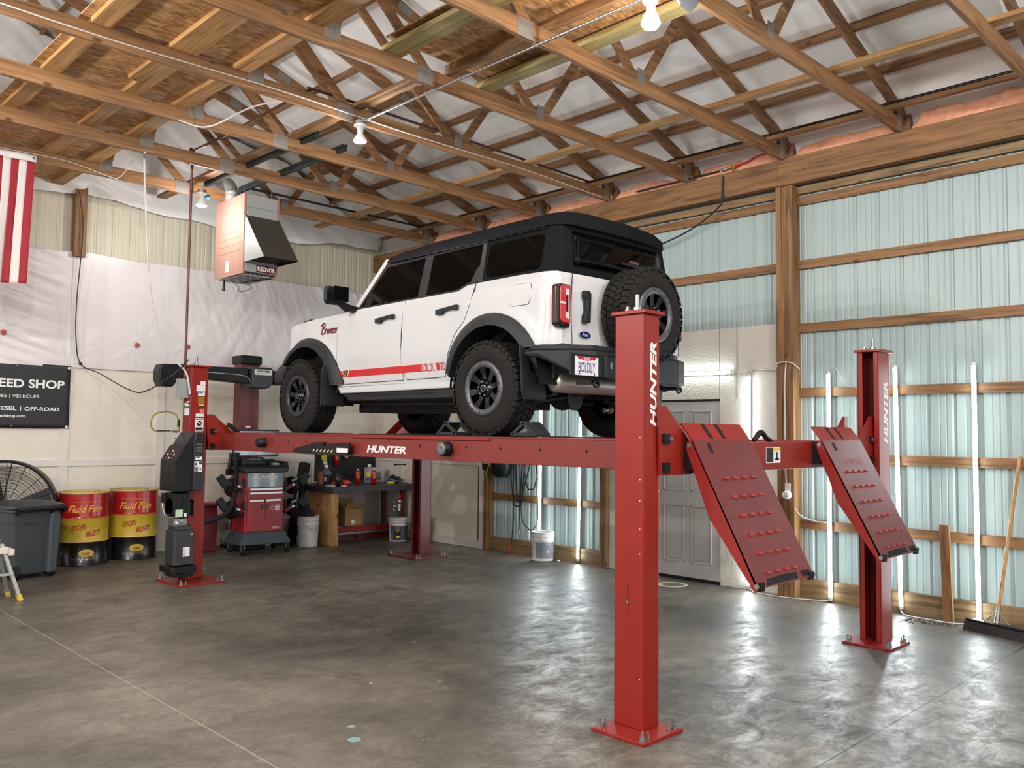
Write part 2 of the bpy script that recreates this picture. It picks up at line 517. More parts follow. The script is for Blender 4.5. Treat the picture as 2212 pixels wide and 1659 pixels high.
trim(MB().box((8.44, 6.93, 0), (8.497, 8.98, 0.19)), wood('y', 'treated'), 'weathered skirt board below the hanging hoses', 'girt')
def post(y0, y1, x0, z1, label, tone=None):
    m = tone or WZ
    mb = MB(); k = 3
    for i in range(k):
        mb.box((x0+0.002*(i % 2), y0+(y1-y0)*i/k+0.0015, 0), (8.495, y0+(y1-y0)*(i+1)/k-0.0015, z1))
    return trim(mb, m, label, 'post', 0.004)
post(4.275, 4.47, 8.33, 4.33, 'brown laminated wall post between the door panel and the wall tubes')
post(6.80, 6.91, 8.36, 4.33, 'dark wall post left of the white door panel', wood('z', 'treated'))
post(8.98, 9.06, 8.36, 4.33, 'wall post at the end of the cream corner panel')
hb = MB(); hb.box((8.30, 4.42, 4.335), (8.40, 11.8, 4.61)); trim(hb, WY, 'long header beam carrying the far trusses', 'beam', 0.004)
hb = MB(); hb.box((8.29, -3, 4.325), (8.39, 4.415, 4.612)); trim(hb, WY, 'long header beam carrying the near trusses', 'beam', 0.004)
# little blocks at the truss heels
# back wall post in the steel band
trim(MB().box((3.58, YB-0.14, 3.88), (3.72, YB, 4.95)), WZ, 'brown post standing in the beige steel band', 'post')

# white textured panel with the door
w = MB(); w.box((8.43, 5.225, 2.075), (8.47, 6.80, 2.875)); w.box((8.43, 4.47, 0.0), (8.47, 5.215, 2.875)); w.box((8.43, 6.10, 0), (8.47, 6.80, 2.07))
struct(w.build('wall_door', M_STUCCO), 'white textured board around the panelled door', 'wall')
trim(MB().box((8.43, 5.215, 2.062), (8.45, 6.10, 2.082)), mat('shadow_black', (14,13,13), 0.8), 'black gap over the panelled door')
trim(MB().box((8.426, 4.99, 2.082), (8.431, 5.0, 2.875)), mat('seam_grey', (150,146,138), 0.8), 'upright seam in the white textured board')
M_DOOR = mat('grey_door_paint', (178,176,173), 0.42, var=0.03, scale=3)
d = thing('door_1', 'grey six panel door behind the near red ramp', 'door', (8.44, 5.65, 0)); d['kind'] = 'structure'
mb = MB(); y0, y1 = 5.215-5.65, 6.10-5.65
def door_panels():
    cols = ((y0+0.115, -0.045+0.0), (0.045, y1-0.115)); rows = ((0.20, 0.86), (1.02, 1.62), (1.74, 1.95))
    return [(a, b, c, e) for a, b in cols for c, e in rows]
mb.box((-0.005, y0, 0.03), (0.02, y1, 2.055))
for a, b, c, e in door_panels():
    for k, (ins, dep) in enumerate(((0, -0.012), (0.016, -0.004), (0.034, -0.011))):
        pass
    for (p, q) in (((a,c),(b,c+0.018)), ((a,e-0.018),(b,e)), ((a,c),(a+0.018,e)), ((b-0.018,c),(b,e))):
        mb.box((-0.016, p[0], p[1]), (-0.004, q[0], q[1]))
    mb.box((-0.013, a+0.04, c+0.04), (-0.004, b-0.04, e-0.04))
mb.build('panel', M_DOOR, d, 0.004, 2)
MB().box((-0.02, y0, 0.0), (0.0, y1, 0.035)).build('threshold', M_BLACK, d)
mb = MB(); mb.lathe([(0,-0.06),(0.02,-0.058),(0.028,-0.045),(0.022,-0.03),(0.012,-0.025),(0.012,0)], frame((-0.004, y1-0.06, 1.0), (0,1,0), (0,0,1)) @ Matrix.Rotation(0,4,'X'), 16)
mb.build('knob', M_CHROME, d)

# roof lining
RIDX = 2.3
def roof_z(x, off=0.0):
    return 5.02 + off + (8.2-(x if x >= RIDX else 2*RIDX-x))/3.0
PURL = [7.87, 7.27, 6.68, 6.08, 5.49, 4.89, 4.30, 3.70, 3.11, 2.5]
def lining(u, v):
    x = 9.0-(9.0+4.2)*u; y = -3+14.85*v
    z = roof_z(x, 0.015)
    s = 0.5-0.5*math.cos(2*PI*((x-8.36) % 0.597)/0.597)
    z -= 0.018*s
    z += 0.012*noise.noise((x*1.2, y*0.8, 1)) + 0.006*noise.noise((x*5, y*2.2, 3))
    if x > 8.22:
        e = min(1, (x-8.22)/0.55); z -= 0.25*e**0.8; x = min(x, 8.22+0.27*min(1,e*1.6))
    ty = (y-1.94+0.6) % 1.2-0.6
    z -= 0.02*math.exp(-((ty-0.16)/0.05)**2) * (0.6+0.4*noise.noise((x*2, y, 7)))
    return (x, y, z)
o = MB().grid(lining, 150, 240, True, flip=True).build('ceiling', M_INSUL)
struct(o, 'white insulation facing under the sloping roof', 'ceiling')
for x in PURL:
    sl = 1 if x > RIDX else -1
    z = roof_z(x, -0.05)
    mb = MB(); mb.bar((x, -3, z), (x, 11.8, z), 0.04, 0.088, (0.316*sl, 0, 0.949))
    trim(mb, PY_ if x < 8 else wood('y','treated'), 'roof purlin %.1f metres out from the header wall' % (8.5-x), 'purlin')
for x in PURL[:-1]:
    x2 = 2*RIDX-x
    if x2 < -2.5: continue
    z = roof_z(x2, -0.05)
    trim(MB().bar((x2, -3, z), (x2, 11.8, z), 0.04, 0.088, (-0.316, 0, 0.949)), PY_, 'roof purlin on the far slope %.1f metres from the ridge' % (RIDX-x2), 'purlin')

# draped sheet on the back wall (wrinkled) and over the gable
PINS = ((4.44, 2.80), (5.14, 2.83), (2.84, 2.83))
def sheet(u, v, x0=-3.0, x1=8.30, z0=2.45, z1=3.94):
    x = x0+(x1-x0)*u; z = z0+(z1-z0)*v
    d = 0.0
    for px, pz in PINS + ((7.0, 3.9), (5.9, 3.9), (3.6, 2.5)):
        dx, dz = x-px, (z-pz)*1.0; r = math.hypot(dx, dz)+1e-4
        a = math.atan2(dz, dx)
        d += 0.014*math.exp(-r/0.35)*(noise.noise((a*4.2, px*3, r*0.5)))*min(1, r/0.06)
    if x < 3.6:
        t = (z+0.28*x); d += 0.035*noise.noise((t*9, x*0.6, 0.3))*min(1, max(0, (3.6-x)/0.5))
    d += 0.020*noise.noise((x*4.0-z*2.0, z*1.3, 5.5))*max(0, min(1, (x-4.6)/1.2))
    d += 0.012*noise.noise((x*11+z*5, z*2.5, 2.2))*max(0, min(1, (x-4.8)/1.2))*(0.3+v)
    d += 0.008*noise.noise((x*1.5, z*1.5, 9))
    zz = z + (0.03*noise.noise((x*1.7, 0, 4)) if v > 0.99 else 0)
    return (x, YB-0.025-0.03*v-abs(d)*1.2, zz)
o = MB().grid(sheet, 560, 70, True, flip=True).build('wall_sheeting', M_PLASTIC)
struct(o, 'wrinkled white plastic sheet pinned across the back wall', 'wall')
tn_p = mat('red_washer', (186,74,66), 0.5)
for i, (px, pz) in enumerate(PINS):
    mb = MB(); M = frame((px, YB-0.062, pz), (1,0,0), (0,0,1))
    mb.use(tn_p); mb.lathe([(0,0.006),(0.030,0.006),(0.034,0.003),(0.034,0)], M, 20)
    mb.use(M_BLACK); mb.lathe([(0,0.009),(0.006,0.008),(0.007,0.005)], M, 8)
    tag(mb.build('washer_pin'), ('red washer pinning the sheet midway between banner and red lift column', 'red washer pinning the sheet just above the power unit column', 'red washer pinning the sheet above the black banner')[i], 'pin', 'red washers holding the wall sheet')
def gable(u, v):
    x = -3.5+11.9*u
    top = roof_z(x, -0.06)
    bot = 4.98-0.05*math.sin(x*1.3)+0.05*noise.noise((x*1.2, 0, 8))
    z = bot+(top-bot)*v
    y = YB-0.10-0.10*math.sin(PI*min(1,v*3))*0.7
    y -= 0.05*noise.noise((x*2.0+z*3.0, z*1.0, 3))+0.03*noise.noise((x*6+z*6, z*2, 5))
    sag = max(0, 1-abs((x-6.3)/1.6))
    y -= 0.9*sag*max(0, (v-0.25))*max(0, 1-v*0.2)
    return (x, y, z-0.25*sag*v*(1-v)*2)
o = MB().grid(gable, 240, 60, True, flip=True).build('wall_gable', M_INSUL)
struct(o, 'draped white insulation sheet over the back gable', 'wall')
# beige-white flashing at the bottom of the gable drape
def hem(u, v):
    x = -3.5+11.85*u
    bot = 4.98-0.05*math.sin(x*1.3)+0.05*noise.noise((x*1.2, 0, 8))
    z = bot+0.08-(0.42+0.1*noise.noise((x*1.4, 2, 2)))*v
    y = YB-0.13+0.05*v-0.07*math.sin(PI*v)-0.04*noise.noise((x*5-v*3, v*2, 1))
    return (x, y, z)
o = MB().grid(hem, 240, 14, True).build('wall_hem', M_INSUL)
struct(o, 'loose hanging hem of the gable insulation', 'wall')
# torn pink batts on top of the header, one per truss bay
TY = [10.33, 9.12, 7.93, 6.74, 5.55, 4.36, 3.15, 1.94, 0.73]
for i in (7, 6, 5, 4, 3, 2, 1):
    y0 = TY[i]+0.06; y1 = TY[i-1]-0.10
    def batt(u, v, y0=y0, y1=y1, i=i):
        y = y0+(y1-y0)*u; a = PI*v
        h = 0.13+0.06*noise.noise((y*3, i, 2))+0.03*noise.noise((y*11, i, 5)) + (0.04 if i == 7 else 0)
        e = min(1, min(u, 1-u)*9+0.25)
        n_ = 0.03*noise.noise((y*9, v*4, i))
        return (8.39-0.075*math.cos(a)+n_*0.6, y, 4.605+h*e*math.sin(a)**0.7+n_*0.6)
    o = MB().grid(batt, 60, 12, True, flip=False).build('insulation_batt', M_PINK)
    tag(o, 'torn pink insulation on the header, bay %s' % {7:'at the right edge of the picture',6:'second from the right edge',5:'third from the right, above the black hose',4:'fourth from the right edge',3:'fifth from the right edge',2:'sixth from the right edge',1:'seventh from the right edge'}[i], 'insulation', 'pink batts on the header')
# ================================================================== trusses and what hangs in them
names = ['first', 'second', 'third', 'fourth', 'fifth', 'sixth', 'seventh', 'eighth', 'ninth']
TW = 0.038
ZB0, ZB1 = 4.598, 4.738
def make_truss():
    root = thing('roof_truss', '', 'truss', (0, 0, 0))
    MB().box((-3.7, -TW/2, ZB0), (8.33, TW/2, ZB1)).build('bottom_chord', PX_, root, 0.003, 1)
    cl = lambda x: 4.775+(8.2-(x if x >= RIDX else 2*RIDX-x))/3.0+0.07
    for s in (1, -1):
        xe = 8.47 if s == 1 else 2*RIDX-8.47
        mb = MB(); mb.bar((RIDX, 0, cl(RIDX)), (xe, 0, cl(xe)), TW-0.002, 0.138, (0.316*s, 0, 0.949))
        mb.build('top_chord', PX_, root, 0.003, 1)
    mx = lambda x: 2*RIDX-x
    for a, b in (((5.83, 4.70), (6.34, 5.42)), ((5.72, 4.70), (3.94, 6.24)), ((4.42, 4.70), (2.62, 6.42)), ((3.49, 4.74), (3.86, 6.22))):
        for f in (lambda x: x, mx):
            MB().bar((f(a[0]), 0, a[1]), (f(b[0]), 0, b[1]), TW-0.005, 0.088, (0.3, 0, 1)).build('web', PX_, root, 0.003, 1)
    pl = TW/2+0.002
    for x, z, w_, h_ in ((5.785, 4.735, 0.10, 0.13), (4.375, 4.668, 0.17, 0.14), (3.47, 4.735, 0.15, 0.13), (8.25, 4.70, 0.10, 0.20), (mx(5.785), 4.735, 0.10, 0.13), (mx(3.47), 4.735, 0.15, 0.13)):
        mb = MB()
        mb.box((x-w_/2, -pl, z-h_/2), (x+w_/2, -TW/2-0.0002, z+h_/2)); mb.box((x-w_/2, TW/2+0.0002, z-h_/2), (x+w_/2, pl, z+h_/2))
        n = int(w_/0.018)
        for i in range(n):        # rows of punched teeth
            xx = x-w_/2+(i+0.5)*w_/n
            mb.box((xx-0.002, -pl-0.0015, z-h_/2+0.008), (xx+0.002, -pl, z+h_/2-0.008))
        mb.build('gusset_plate', M_PLATE, root)
    for x in (5.05, 6.0):
        z = cl(x); mb = MB(); M = frame((x, -pl, z), (0.949, 0, -0.316), (0.316, 0, 0.949))
        mb.box((-0.09, -0.05, -0.0005), (0.09, 0.05, 0.0018), M)
        mb.build('gusset_plate', M_PLATE, root)
    MB().box((8.41, -0.06, 4.61), (8.47, 0.03, 4.80)).build('heel_block', WZ, root)
    return root
tr0 = make_truss()
tl = {0: 'timber roof truss nearest the back wall, behind the heater', 1: 'second timber roof truss from the back wall, passing over the heater', 2: 'third timber roof truss from the back wall',
      3: 'fourth timber roof truss from the back wall, carrying the hanging bulb', 4: 'fifth timber roof truss from the back wall, at the end of the small loft', 5: 'sixth timber roof truss from the back wall, under the small loft',
      6: 'timber roof truss landing beside the laminated wall post', 7: 'timber roof truss crossing the top right corner of the picture', 8: 'timber roof truss almost overhead, barely in the picture'}
for i, y in enumerate(TY):
    t = tr0 if i == 0 else copy_tree(tr0)
    t.location = (0, y, 0)
    t['label'] = tl[i]; t['group'] = 'roof trusses'
# lateral braces laid on the bottom chords
for x, lab, y0, y1 in ((6.85, 'long brace board laid over the chords above the truck', 0.3, 11.2), (4.52, 'long brace board laid over the chords along the lamp line', 5.6, 11.3)):
    tag(MB().box((x-0.06, y0, 4.7385), (x+0.06, y1, 4.776)).build('brace_board', wood('y','light') if x > 6 else PY_, None, 0.003, 1), lab, 'brace')
tag(MB().box((7.995, 0.3, 4.7385), (8.05, 11.2, 4.783)).build('brace_board', PY_, None, 0.003, 1), 'long board under the black iron pipe near the header', 'brace')
# big loft: flat joists with chipboard on top
tag(MB().box((2.05, 4.9, 4.778), (3.40, 11.6, 4.79)).build('loft_floor', M_OSB), 'large chipboard loft floor lying over the trusses at top left', 'loft')
for x, lab in ((2.19, 'left edge'), (2.87, 'middle'), (3.33, 'right edge')):
    y0 = 4.9
    tag(MB().box((x-0.07, y0, 4.7385), (x+0.07, 11.6, 4.778)).build('loft_joist', wood('y','light')), 'flat joist board under the large loft along its %s' % lab, 'joist', 'flat joists under the large loft')
tag(MB().box((2.715, 4.9, 4.7385), (2.795, 7.6, 4.778)).build('loft_joist', wood('y','light')), 'short joist board doubled beside the middle joist of the large loft', 'joist', 'flat joists under the large loft')
tag(MB().box((3.33, 4.9, 4.79), (3.37, 11.6, 4.93)).build('rim_board', PY_), 'upright rim board on the right edge of the large loft', 'rim board')
# small loft in greenish treated lumber
GY = wood('y', 'green')
tag(MB().box((3.95, 0.8, 4.745), (4.14, 5.56, 4.785)).build('loft_joist', GY), 'wide greenish treated plank at the left edge of the small loft', 'joist', 'planks under the small loft')
tag(MB().box((4.62, 0.8, 4.745), (4.665, 5.56, 4.835)).build('loft_joist', PY_), 'narrow joist in the middle of the small loft', 'joist', 'planks under the small loft')
tag(MB().box((5.00, 0.8, 4.742), (5.14, 5.60, 4.80)).build('loft_joist', GY), 'pale greenish treated beam at the right edge of the small loft', 'joist', 'planks under the small loft')
tag(MB().box((3.95, 0.8, 4.835), (5.14, 5.50, 4.85)).build('loft_floor', M_OSB), 'small chipboard loft floor overhead near the floodlight', 'loft')

# pipes and conduits
M_RUST = mat('brown_iron_pipe', (96,62,48), 0.45, 0.4, var=0.2, scale=20)
M_BPIPE = mat('black_iron_pipe', (28,26,26), 0.4, 0.3)
M_COND = mat('steel_conduit', (170,168,164), 0.3, 0.9)
mb = MB(); mb.tube([(8.02, 0.3, 4.801), (8.02, 10.20, 4.801)], 0.016, 10)
mb.tube([(8.02, 10.19, 4.801), (5.1, 10.19, 4.801)], 0.016, 10)
for y in (3.3, 5.5, 7.8): mb.cyl((8.02, y-0.03, 4.801), (8.02, y+0.03, 4.801), 0.022, None, 12)
tag(mb.build('gas_pipe', M_BPIPE), 'long black iron pipe lying over the truss heels', 'pipe')
mb = MB()
mb.tube([(4.10, 9.42, 2.25), (4.08, 9.36, 4.83)], 0.014, 10)
mb.tube(spline([(4.08, 9.36, 4.83), (4.06, 8.5, 4.80), (4.04, 7.3, 4.80), (4.03, 6.90, 4.80)], 6) + spline([(4.03, 6.86, 4.80), (4.05, 6.80, 4.80), (4.12, 6.78, 4.81), (5.3, 6.78, 4.81), (8.0, 6.80, 4.80)], 5), 0.014, 10)
mb.cyl((4.08, 9.33, 4.78), (4.08, 9.40, 4.86), 0.024)
tag(mb.build('air_pipe', M_RUST), 'brown iron air pipe running down to the power unit column', 'pipe')
mb = MB(); mb.tube([(4.50, 6.62, 4.583), (4.50, 3.36, 4.583)], 0.011, 10)
for y in (5.55, 4.36): mb.box((4.47, y-0.012, 4.585), (4.53, y+0.012, 4.598))
mb.tube([(4.50, 4.05, 4.583), (4.50, 4.12, 4.583)], 0.015, 10)
tag(mb.build('conduit', M_COND), 'steel conduit running under the trusses between the two ceiling lamps', 'conduit')
def channel(x, y0, y1, x2, lab):
    mb = MB(); d = frame((x, y0, 4.705), (1,0,0), (0,0,1))
    for a, b, c, e in ((-0.02,0.0,0.02,0.004), (-0.02,0.0,-0.016,0.04), (0.016,0.0,0.02,0.04)):
        mb.box((x+a, y0, 4.735+b), (x+c, y1, 4.735+e))
    mb.box((x-0.02, y0, 4.70), (x+0.02, y1, 4.735))
    tag(mb.build('strut_channel', mat('green_black_steel', (24,38,36), 0.5)), lab, 'channel', 'strut channels over the heater')
channel(4.62, 7.6, 10.2, 4.6, 'dark strut channel over the heater, the left one of the pair')
channel(5.06, 7.75, 10.15, 5.0, 'dark strut channel over the heater, the right one of the pair')
# white cables stapled to the trusses
mb = MB(); pts = [(2.0-i*0, 0, 0) for i in range(0)]
pts = []
for i in range(40):
    x = -0.5+i*0.222
    pts.append((x, 6.715, 4.66+0.012*math.sin(x*2.1)-0.03*max(0, x-5.5)/3))
mb.tube(pts, 0.006, 6)
tag(mb.build('cable', M_WIRE_W), 'white cable stapled along the fourth truss', 'cable')
mb = MB(); mb.tube(spline([(3.30, 7.9, 4.60), (3.55, 7.8, 4.58), (3.8, 7.4, 4.74), (4.05, 7.0, 4.78)], 6), 0.008, 6)
tag(mb.build('cable', M_WIRE_W), 'short white cable looping off the edge of the large loft', 'cable')
mb = MB(); mb.tube(spline([(3.45, 9.10, 4.60), (3.50, 9.3, 4.72), (3.556, 9.4, 4.69), (3.60, 9.4, 4.0), (3.657, 9.4, 3.325), (3.72, 9.4, 2.95), (3.821, 9.4, 2.677), (3.96, 9.38, 2.45), (4.08, 9.34, 2.30), (4.115, 9.315, 2.10), (4.11, 9.30, 2.06)], 8), 0.011, 8)
tag(mb.build('cable', M_WIRE_W), 'thick white cable drooping from the trusses to the grey switch box', 'cable')
mb = MB(); mb.tube(spline([(3.60, YB-0.18, 4.72), (3.66, YB-0.18, 4.2), (3.64, YB-0.12, 3.3), (3.655, YB-0.10, 2.83), (3.72, YB-0.10, 2.50), (3.83, 11.3, 2.36), (3.70, 10.0, 2.12), (3.74, 9.6, 2.09), (3.95, 9.34, 2.29), (4.10, 9.34, 2.45)], 8), 0.007, 6)
mb.sphere((3.72, YB-0.10, 2.50), 0.022, 10, 8)
tag(mb.build('cable', M_WIRE_B), 'thin black cable sagging from the back wall to the switch column', 'cable')
mb = MB(); mb.tube(spline([(2.2, 10.29, 4.66), (3.0, 10.29, 4.68), (3.5, 10.28, 4.60), (3.62, 10.28, 4.62), (3.66, 10.0, 4.76)], 8), 0.006, 6)
tag(mb.build('cable', M_WIRE_W), 'white cable looped on the truss nearest the back wall', 'cable')

# ceiling lamps
M_BULB = emit('lamp_glow', (255,240,225), 60.0)
def lamp(y, z, label, light=True):
    t = thing('flood_lamp', label, 'lamp', (4.50, y, z), 'ceiling flood lamps')
    mb = MB(); mb.use(M_GALV); mb.cyl((0,0,0), (0,0,-0.035), 0.055, None, 20); mb.build('junction_box', None, t)
    mb = MB(); mb.lathe([(0,-0.034),(0.06,-0.036),(0.062,-0.05),(0.04,-0.062),(0.03,-0.065),(0.028,-0.11),(0,-0.112)], None, 20); mb.build('socket', M_WHITE, t)
    mb = MB(); mb.use(M_WHITE); mb.lathe([(0.02,-0.108),(0.03,-0.125),(0.058,-0.17),(0.063,-0.19)], None, 20)
    mb.use(M_BULB); mb.lathe([(0.063,-0.19),(0.055,-0.20),(0.03,-0.208),(0,-0.21)], None, 20)
    mb.build('bulb', None, t)
    ld = bpy.data.lights.new('lamp_light', 'POINT'); ld.energy = LAMP_W; ld.color = (1.0, 0.965, 0.935); ld.shadow_soft_size = 0.06
    lo = bpy.data.objects.new('lamp_light', ld); COL.objects.link(lo); lo.parent = t; lo.location = (0,0,-0.30)
    return t
lamp(6.65, 4.592, 'lit ceiling flood bulb hanging at the end of the conduit in mid ceiling')
l2 = lamp(10.02, 4.595, 'lit ceiling flood bulb beside the unit heater')
MB().box((-0.02,0.0,-0.004),(0.02,0.33,0.012)).build('mount_bar', M_GALV, l2)
MB().cyl((0.05,0.06,-0.05),(0.12,0.06,-0.05),0.032,None,14).build('blue_box', mat('blue_box', (40,120,180), 0.5), l2)
t = thing('twin_floodlight', 'twin floodlight at the top of the picture, one head blazing and one dark', 'lamp', (4.50, 3.30, 4.592))
MB().cyl((0,0,0), (0,0,-0.04), 0.06, None, 20).build('junction_box', M_GALV, t)
mb = MB(); mb.use(M_WHITE); mb.lathe([(0,-0.04),(0.06,-0.042),(0.04,-0.065),(0.03,-0.07),(0.03,-0.11)], None, 20); mb.build('socket', None, t)
mb = MB(); mb.use(M_BULB); mb.lathe([(0.028,-0.11),(0.05,-0.15),(0.065,-0.20),(0.05,-0.225),(0,-0.235)], None, 20); mb.build('bulb', None, t)
M_ = frame((0.11, -0.20, -0.06), Vector((1,0.1,0)), Vector((0,0.8,-0.5)))
mb = MB(); mb.use(mat('grey_lamp_metal', (96,98,102), 0.4, 0.5)); mb.prism(rrect(-0.075,-0.045,0.075,0.045,0.02), M_, -0.05, 0.02)
mb.use(M_WHITE); mb.prism(rrect(-0.06,-0.03,0.06,0.03,0.01), M_, 0.02, 0.024); mb.build('dark_head', None, t)
ld = bpy.data.lights.new('lamp_light', 'POINT'); ld.energy = LAMP_W*1.2; ld.color = (1.0, 0.965, 0.93); ld.shadow_soft_size = 0.07
lo = bpy.data.objects.new('lamp_light', ld); COL.objects.link(lo); lo.parent = t; lo.location = (0,0,-0.33)
# lamps added outside the picture to light the ceiling more evenly
for k, (x, y) in enumerate(((4.5, -0.8), (0.3, 6.6), (0.3, 2.6), (0.3, -2.0), (-3.4, 7.6), (-3.4, 3.6), (-3.4, -1.0))):
    t = lamp(y, 4.592, 'added flood bulb outside the picture that brightens the ceiling'); t.location.x = x
    for c in t.children:
        if c.type == 'LIGHT': c.data.energy = FAR_W

# unit heater
HX0, HX1, HY0, HY1, HZ0, HZ1 = 4.925, 5.40, 9.75, 10.52, 3.60, 4.60
M_HEAT = mat('brown_pink_enamel', (158,118,106), 0.28, var=0.04, scale=4, spec=0.6)
M_HEATG = mat('grey_galvanised', (164,164,164), 0.42, 0.35, var=0.06, scale=6)
h = thing('unit_heater', 'ceiling hung gas heater with brown side panel and dark downturn hood', 'heater', (HX0, HY0, HZ0))
w_, d_, z_ = HX1-HX0, HY1-HY0, HZ1-HZ0
mb = MB(); mb.use(M_HEAT); mb.box((0,0,0.0), (0.012, d_, z_)); mb.box((w_-0.012,0,0.0), (w_, d_, z_)); mb.box((0.012, 0.0, 0.0), (0.03, 0.012, z_)); mb.box((w_-0.03, 0, 0), (w_-0.012, 0.012, z_))
for k in range(6):
    M2 = frame((-0.001, 0.10, 0.30+k*0.085), (0,1,0), (0,0,1)); mb.box((0.0, 0.0, -0.003), (0.55, 0.006, 0.002), M2)
mb.build('side_panel', None, h, 0.004)
mb = MB(); mb.box((0.03, 0.01, 0.03), (w_-0.03, d_, z_-0.01)); mb.box((0.03, 0.0, 0.03), (w_-0.03, 0.01, 0.14)); mb.box((0.03, -0.004, z_-0.16), (w_-0.03, 0.01, z_-0.005)); mb.box((0.03, -0.008, 0.72), (w_-0.03, 0.01, 0.83))
mb.build('casing', M_HEATG, h, 0.003)
mb = MB()
for k in range(7): mb.box((0.04+k*0.06, 0.02, -0.012), (0.075+k*0.06, d_-0.05, 0.002))
mb.build('grille', M_HEATG, h)
# hood
ho = MB(); prof = [(0.0, 0.14), (0.0, 0.735), (-0.50, 0.14)]
for xx in (0.0, w_-0.02):
    ho.use(M_HEATG if xx < 0.1 else M_DARK); ho.prism([(p[0], p[1]) for p in prof], frame((xx+0.012, 0, 0), (0,1,0), (0,0,1)), 0, 0.006)
ho.use(mat('dark_hood', (56,50,44), 0.6)); ho.add([(0.012,0,0.735),(w_-0.005,0,0.735),(w_-0.005,-0.50,0.14),(0.012,-0.50,0.14)], [(3,2,1,0)], None, False)
ho.add([(0.014,0,0.729),(w_-0.007,0,0.729),(w_-0.007,-0.495,0.14),(0.014,-0.495,0.14)], [(0,1,2,3)], None, False)
for k in range(3): ho.box((0.03, -0.02-0.14*k, 0.16), (w_-0.03, -0.015-0.14*k, 0.30))
ho.build('hood', None, h)
mb = MB(); M2 = frame((0.18, -0.002, 0.035), (1,0,0), (0,0,1)); mb.use(mat('maroon', (92,18,22), 0.4)); mb.box((0,0,0), (0.27,0.09,0.004), M2)
mb.use(M_WHITE); put_text(mb, 'REZNOR', frame((0.195, -0.0066, 0.053), (1,0,0), (0,0,1)), 0.24, 0.055, bold=0.03); mb.build('name_plate', None, h)
mb = MB(); mb.use(M_WHITE); mb.box((-0.002, 0.38, 0.06), (0.0, 0.46, 0.20)); mb.build('sticker', None, h)
mb = MB(); mb.cyl((0.06, 0.62, 0.0), (0.06, 0.62, -0.14), 0.016); mb.cyl((0.06,0.62,-0.12),(0.06,0.62,-0.15),0.02); mb.build('gas_drip_leg', M_BLACK, h)
mb = MB(); mb.tube(spline([(0.10,0.55,0.0),(0.14,0.4,-0.10),(0.2,0.45,-0.16),(0.28,0.3,-0.12),(0.22,0.3,-0.05),(0.30,0.2,-0.02)],8), 0.004, 6); mb.tube([(0.2,0.55,-0.04),(w_-0.05,0.02,-0.01)], 0.007, 6); mb.build('wiring', M_WIRE_B, h)
mb = MB()
for xx, yy in ((0.05, 0.12), (0.05, 0.6), (w_-0.05, 0.12), (w_-0.05, 0.6)): mb.cyl((xx,yy,z_-0.02), (xx,yy,1.13), 0.006, None, 8)
mb.build('hanger_rods', M_GALV, h)
mb = MB(); mb.use(M_HEATG); mb.tube(spline([(0.10,0.55,z_-0.02),(0.10,0.55,1.10),(0.10,0.62,1.22),(0.10,0.75,1.28),(0.10,1.2,1.29)],5), 0.085, 18)
mb.lathe([(0.088,1.02),(0.09,1.03),(0.09,1.05),(0.088,1.06)], Matrix.Translation((0.10,0.55,0.08)), 18); mb.build('flue', None, h)
# flag hanging from the truss nearest the back wall
FX0, FX1, FZ0, FZ1 = 1.70, 2.735, 3.21, 4.63
M_FRED = mat('flag_red', (150,30,42), 0.75, var=0.05, scale=8); M_FWH = mat('flag_white', (212,206,200), 0.75, var=0.04, scale=8)
f = MB()
def fl(s, t, x0, x1):
    x = x0+(x1-x0)*s; z = FZ1-0.06-(FZ1-0.06-FZ0)*t
    x = x - 0.05*t*(x-FX0)/(FX1-FX0)
    return (x, 10.28+0.035*math.sin(x*15+t*2.5)*(0.2+t)+0.01*noise.noise((x*9, z*3, 2)), z+0.02*(x-FX0))
n = 13; wst = (FX1-FX0-0.01)/n
for k in range(n):
    f.use(M_FRED if k % 2 == 0 else M_FWH)
    a = FX1-0.01-wst*(k+1)
    f.grid(lambda s, t, a=a: fl(s, t, a, a+wst), 4, 30)
flag = f.build('flag')
flag.modifiers.new('thick', 'SOLIDIFY').thickness = 0.003
tag(flag, 'red and white striped flag hanging from the truss at the left edge', 'flag')
mb = MB(); mb.use(M_FWH); mb.grid(lambda s, t: (FX0+(FX1-FX0)*s, 10.278+0.01*math.sin(s*20), FZ1+0.01-0.075*t+0.02*(FX1-FX0)*s), 20, 3)
mb.use(M_GALV); mb.cyl((FX1-0.03, 10.27, FZ1-0.005), (FX1-0.03, 10.266, FZ1-0.005), 0.012, None, 12)
hd = mb.build('header_band', None, flag); hd.modifiers.new('thick', 'SOLIDIFY').thickness = 0.004
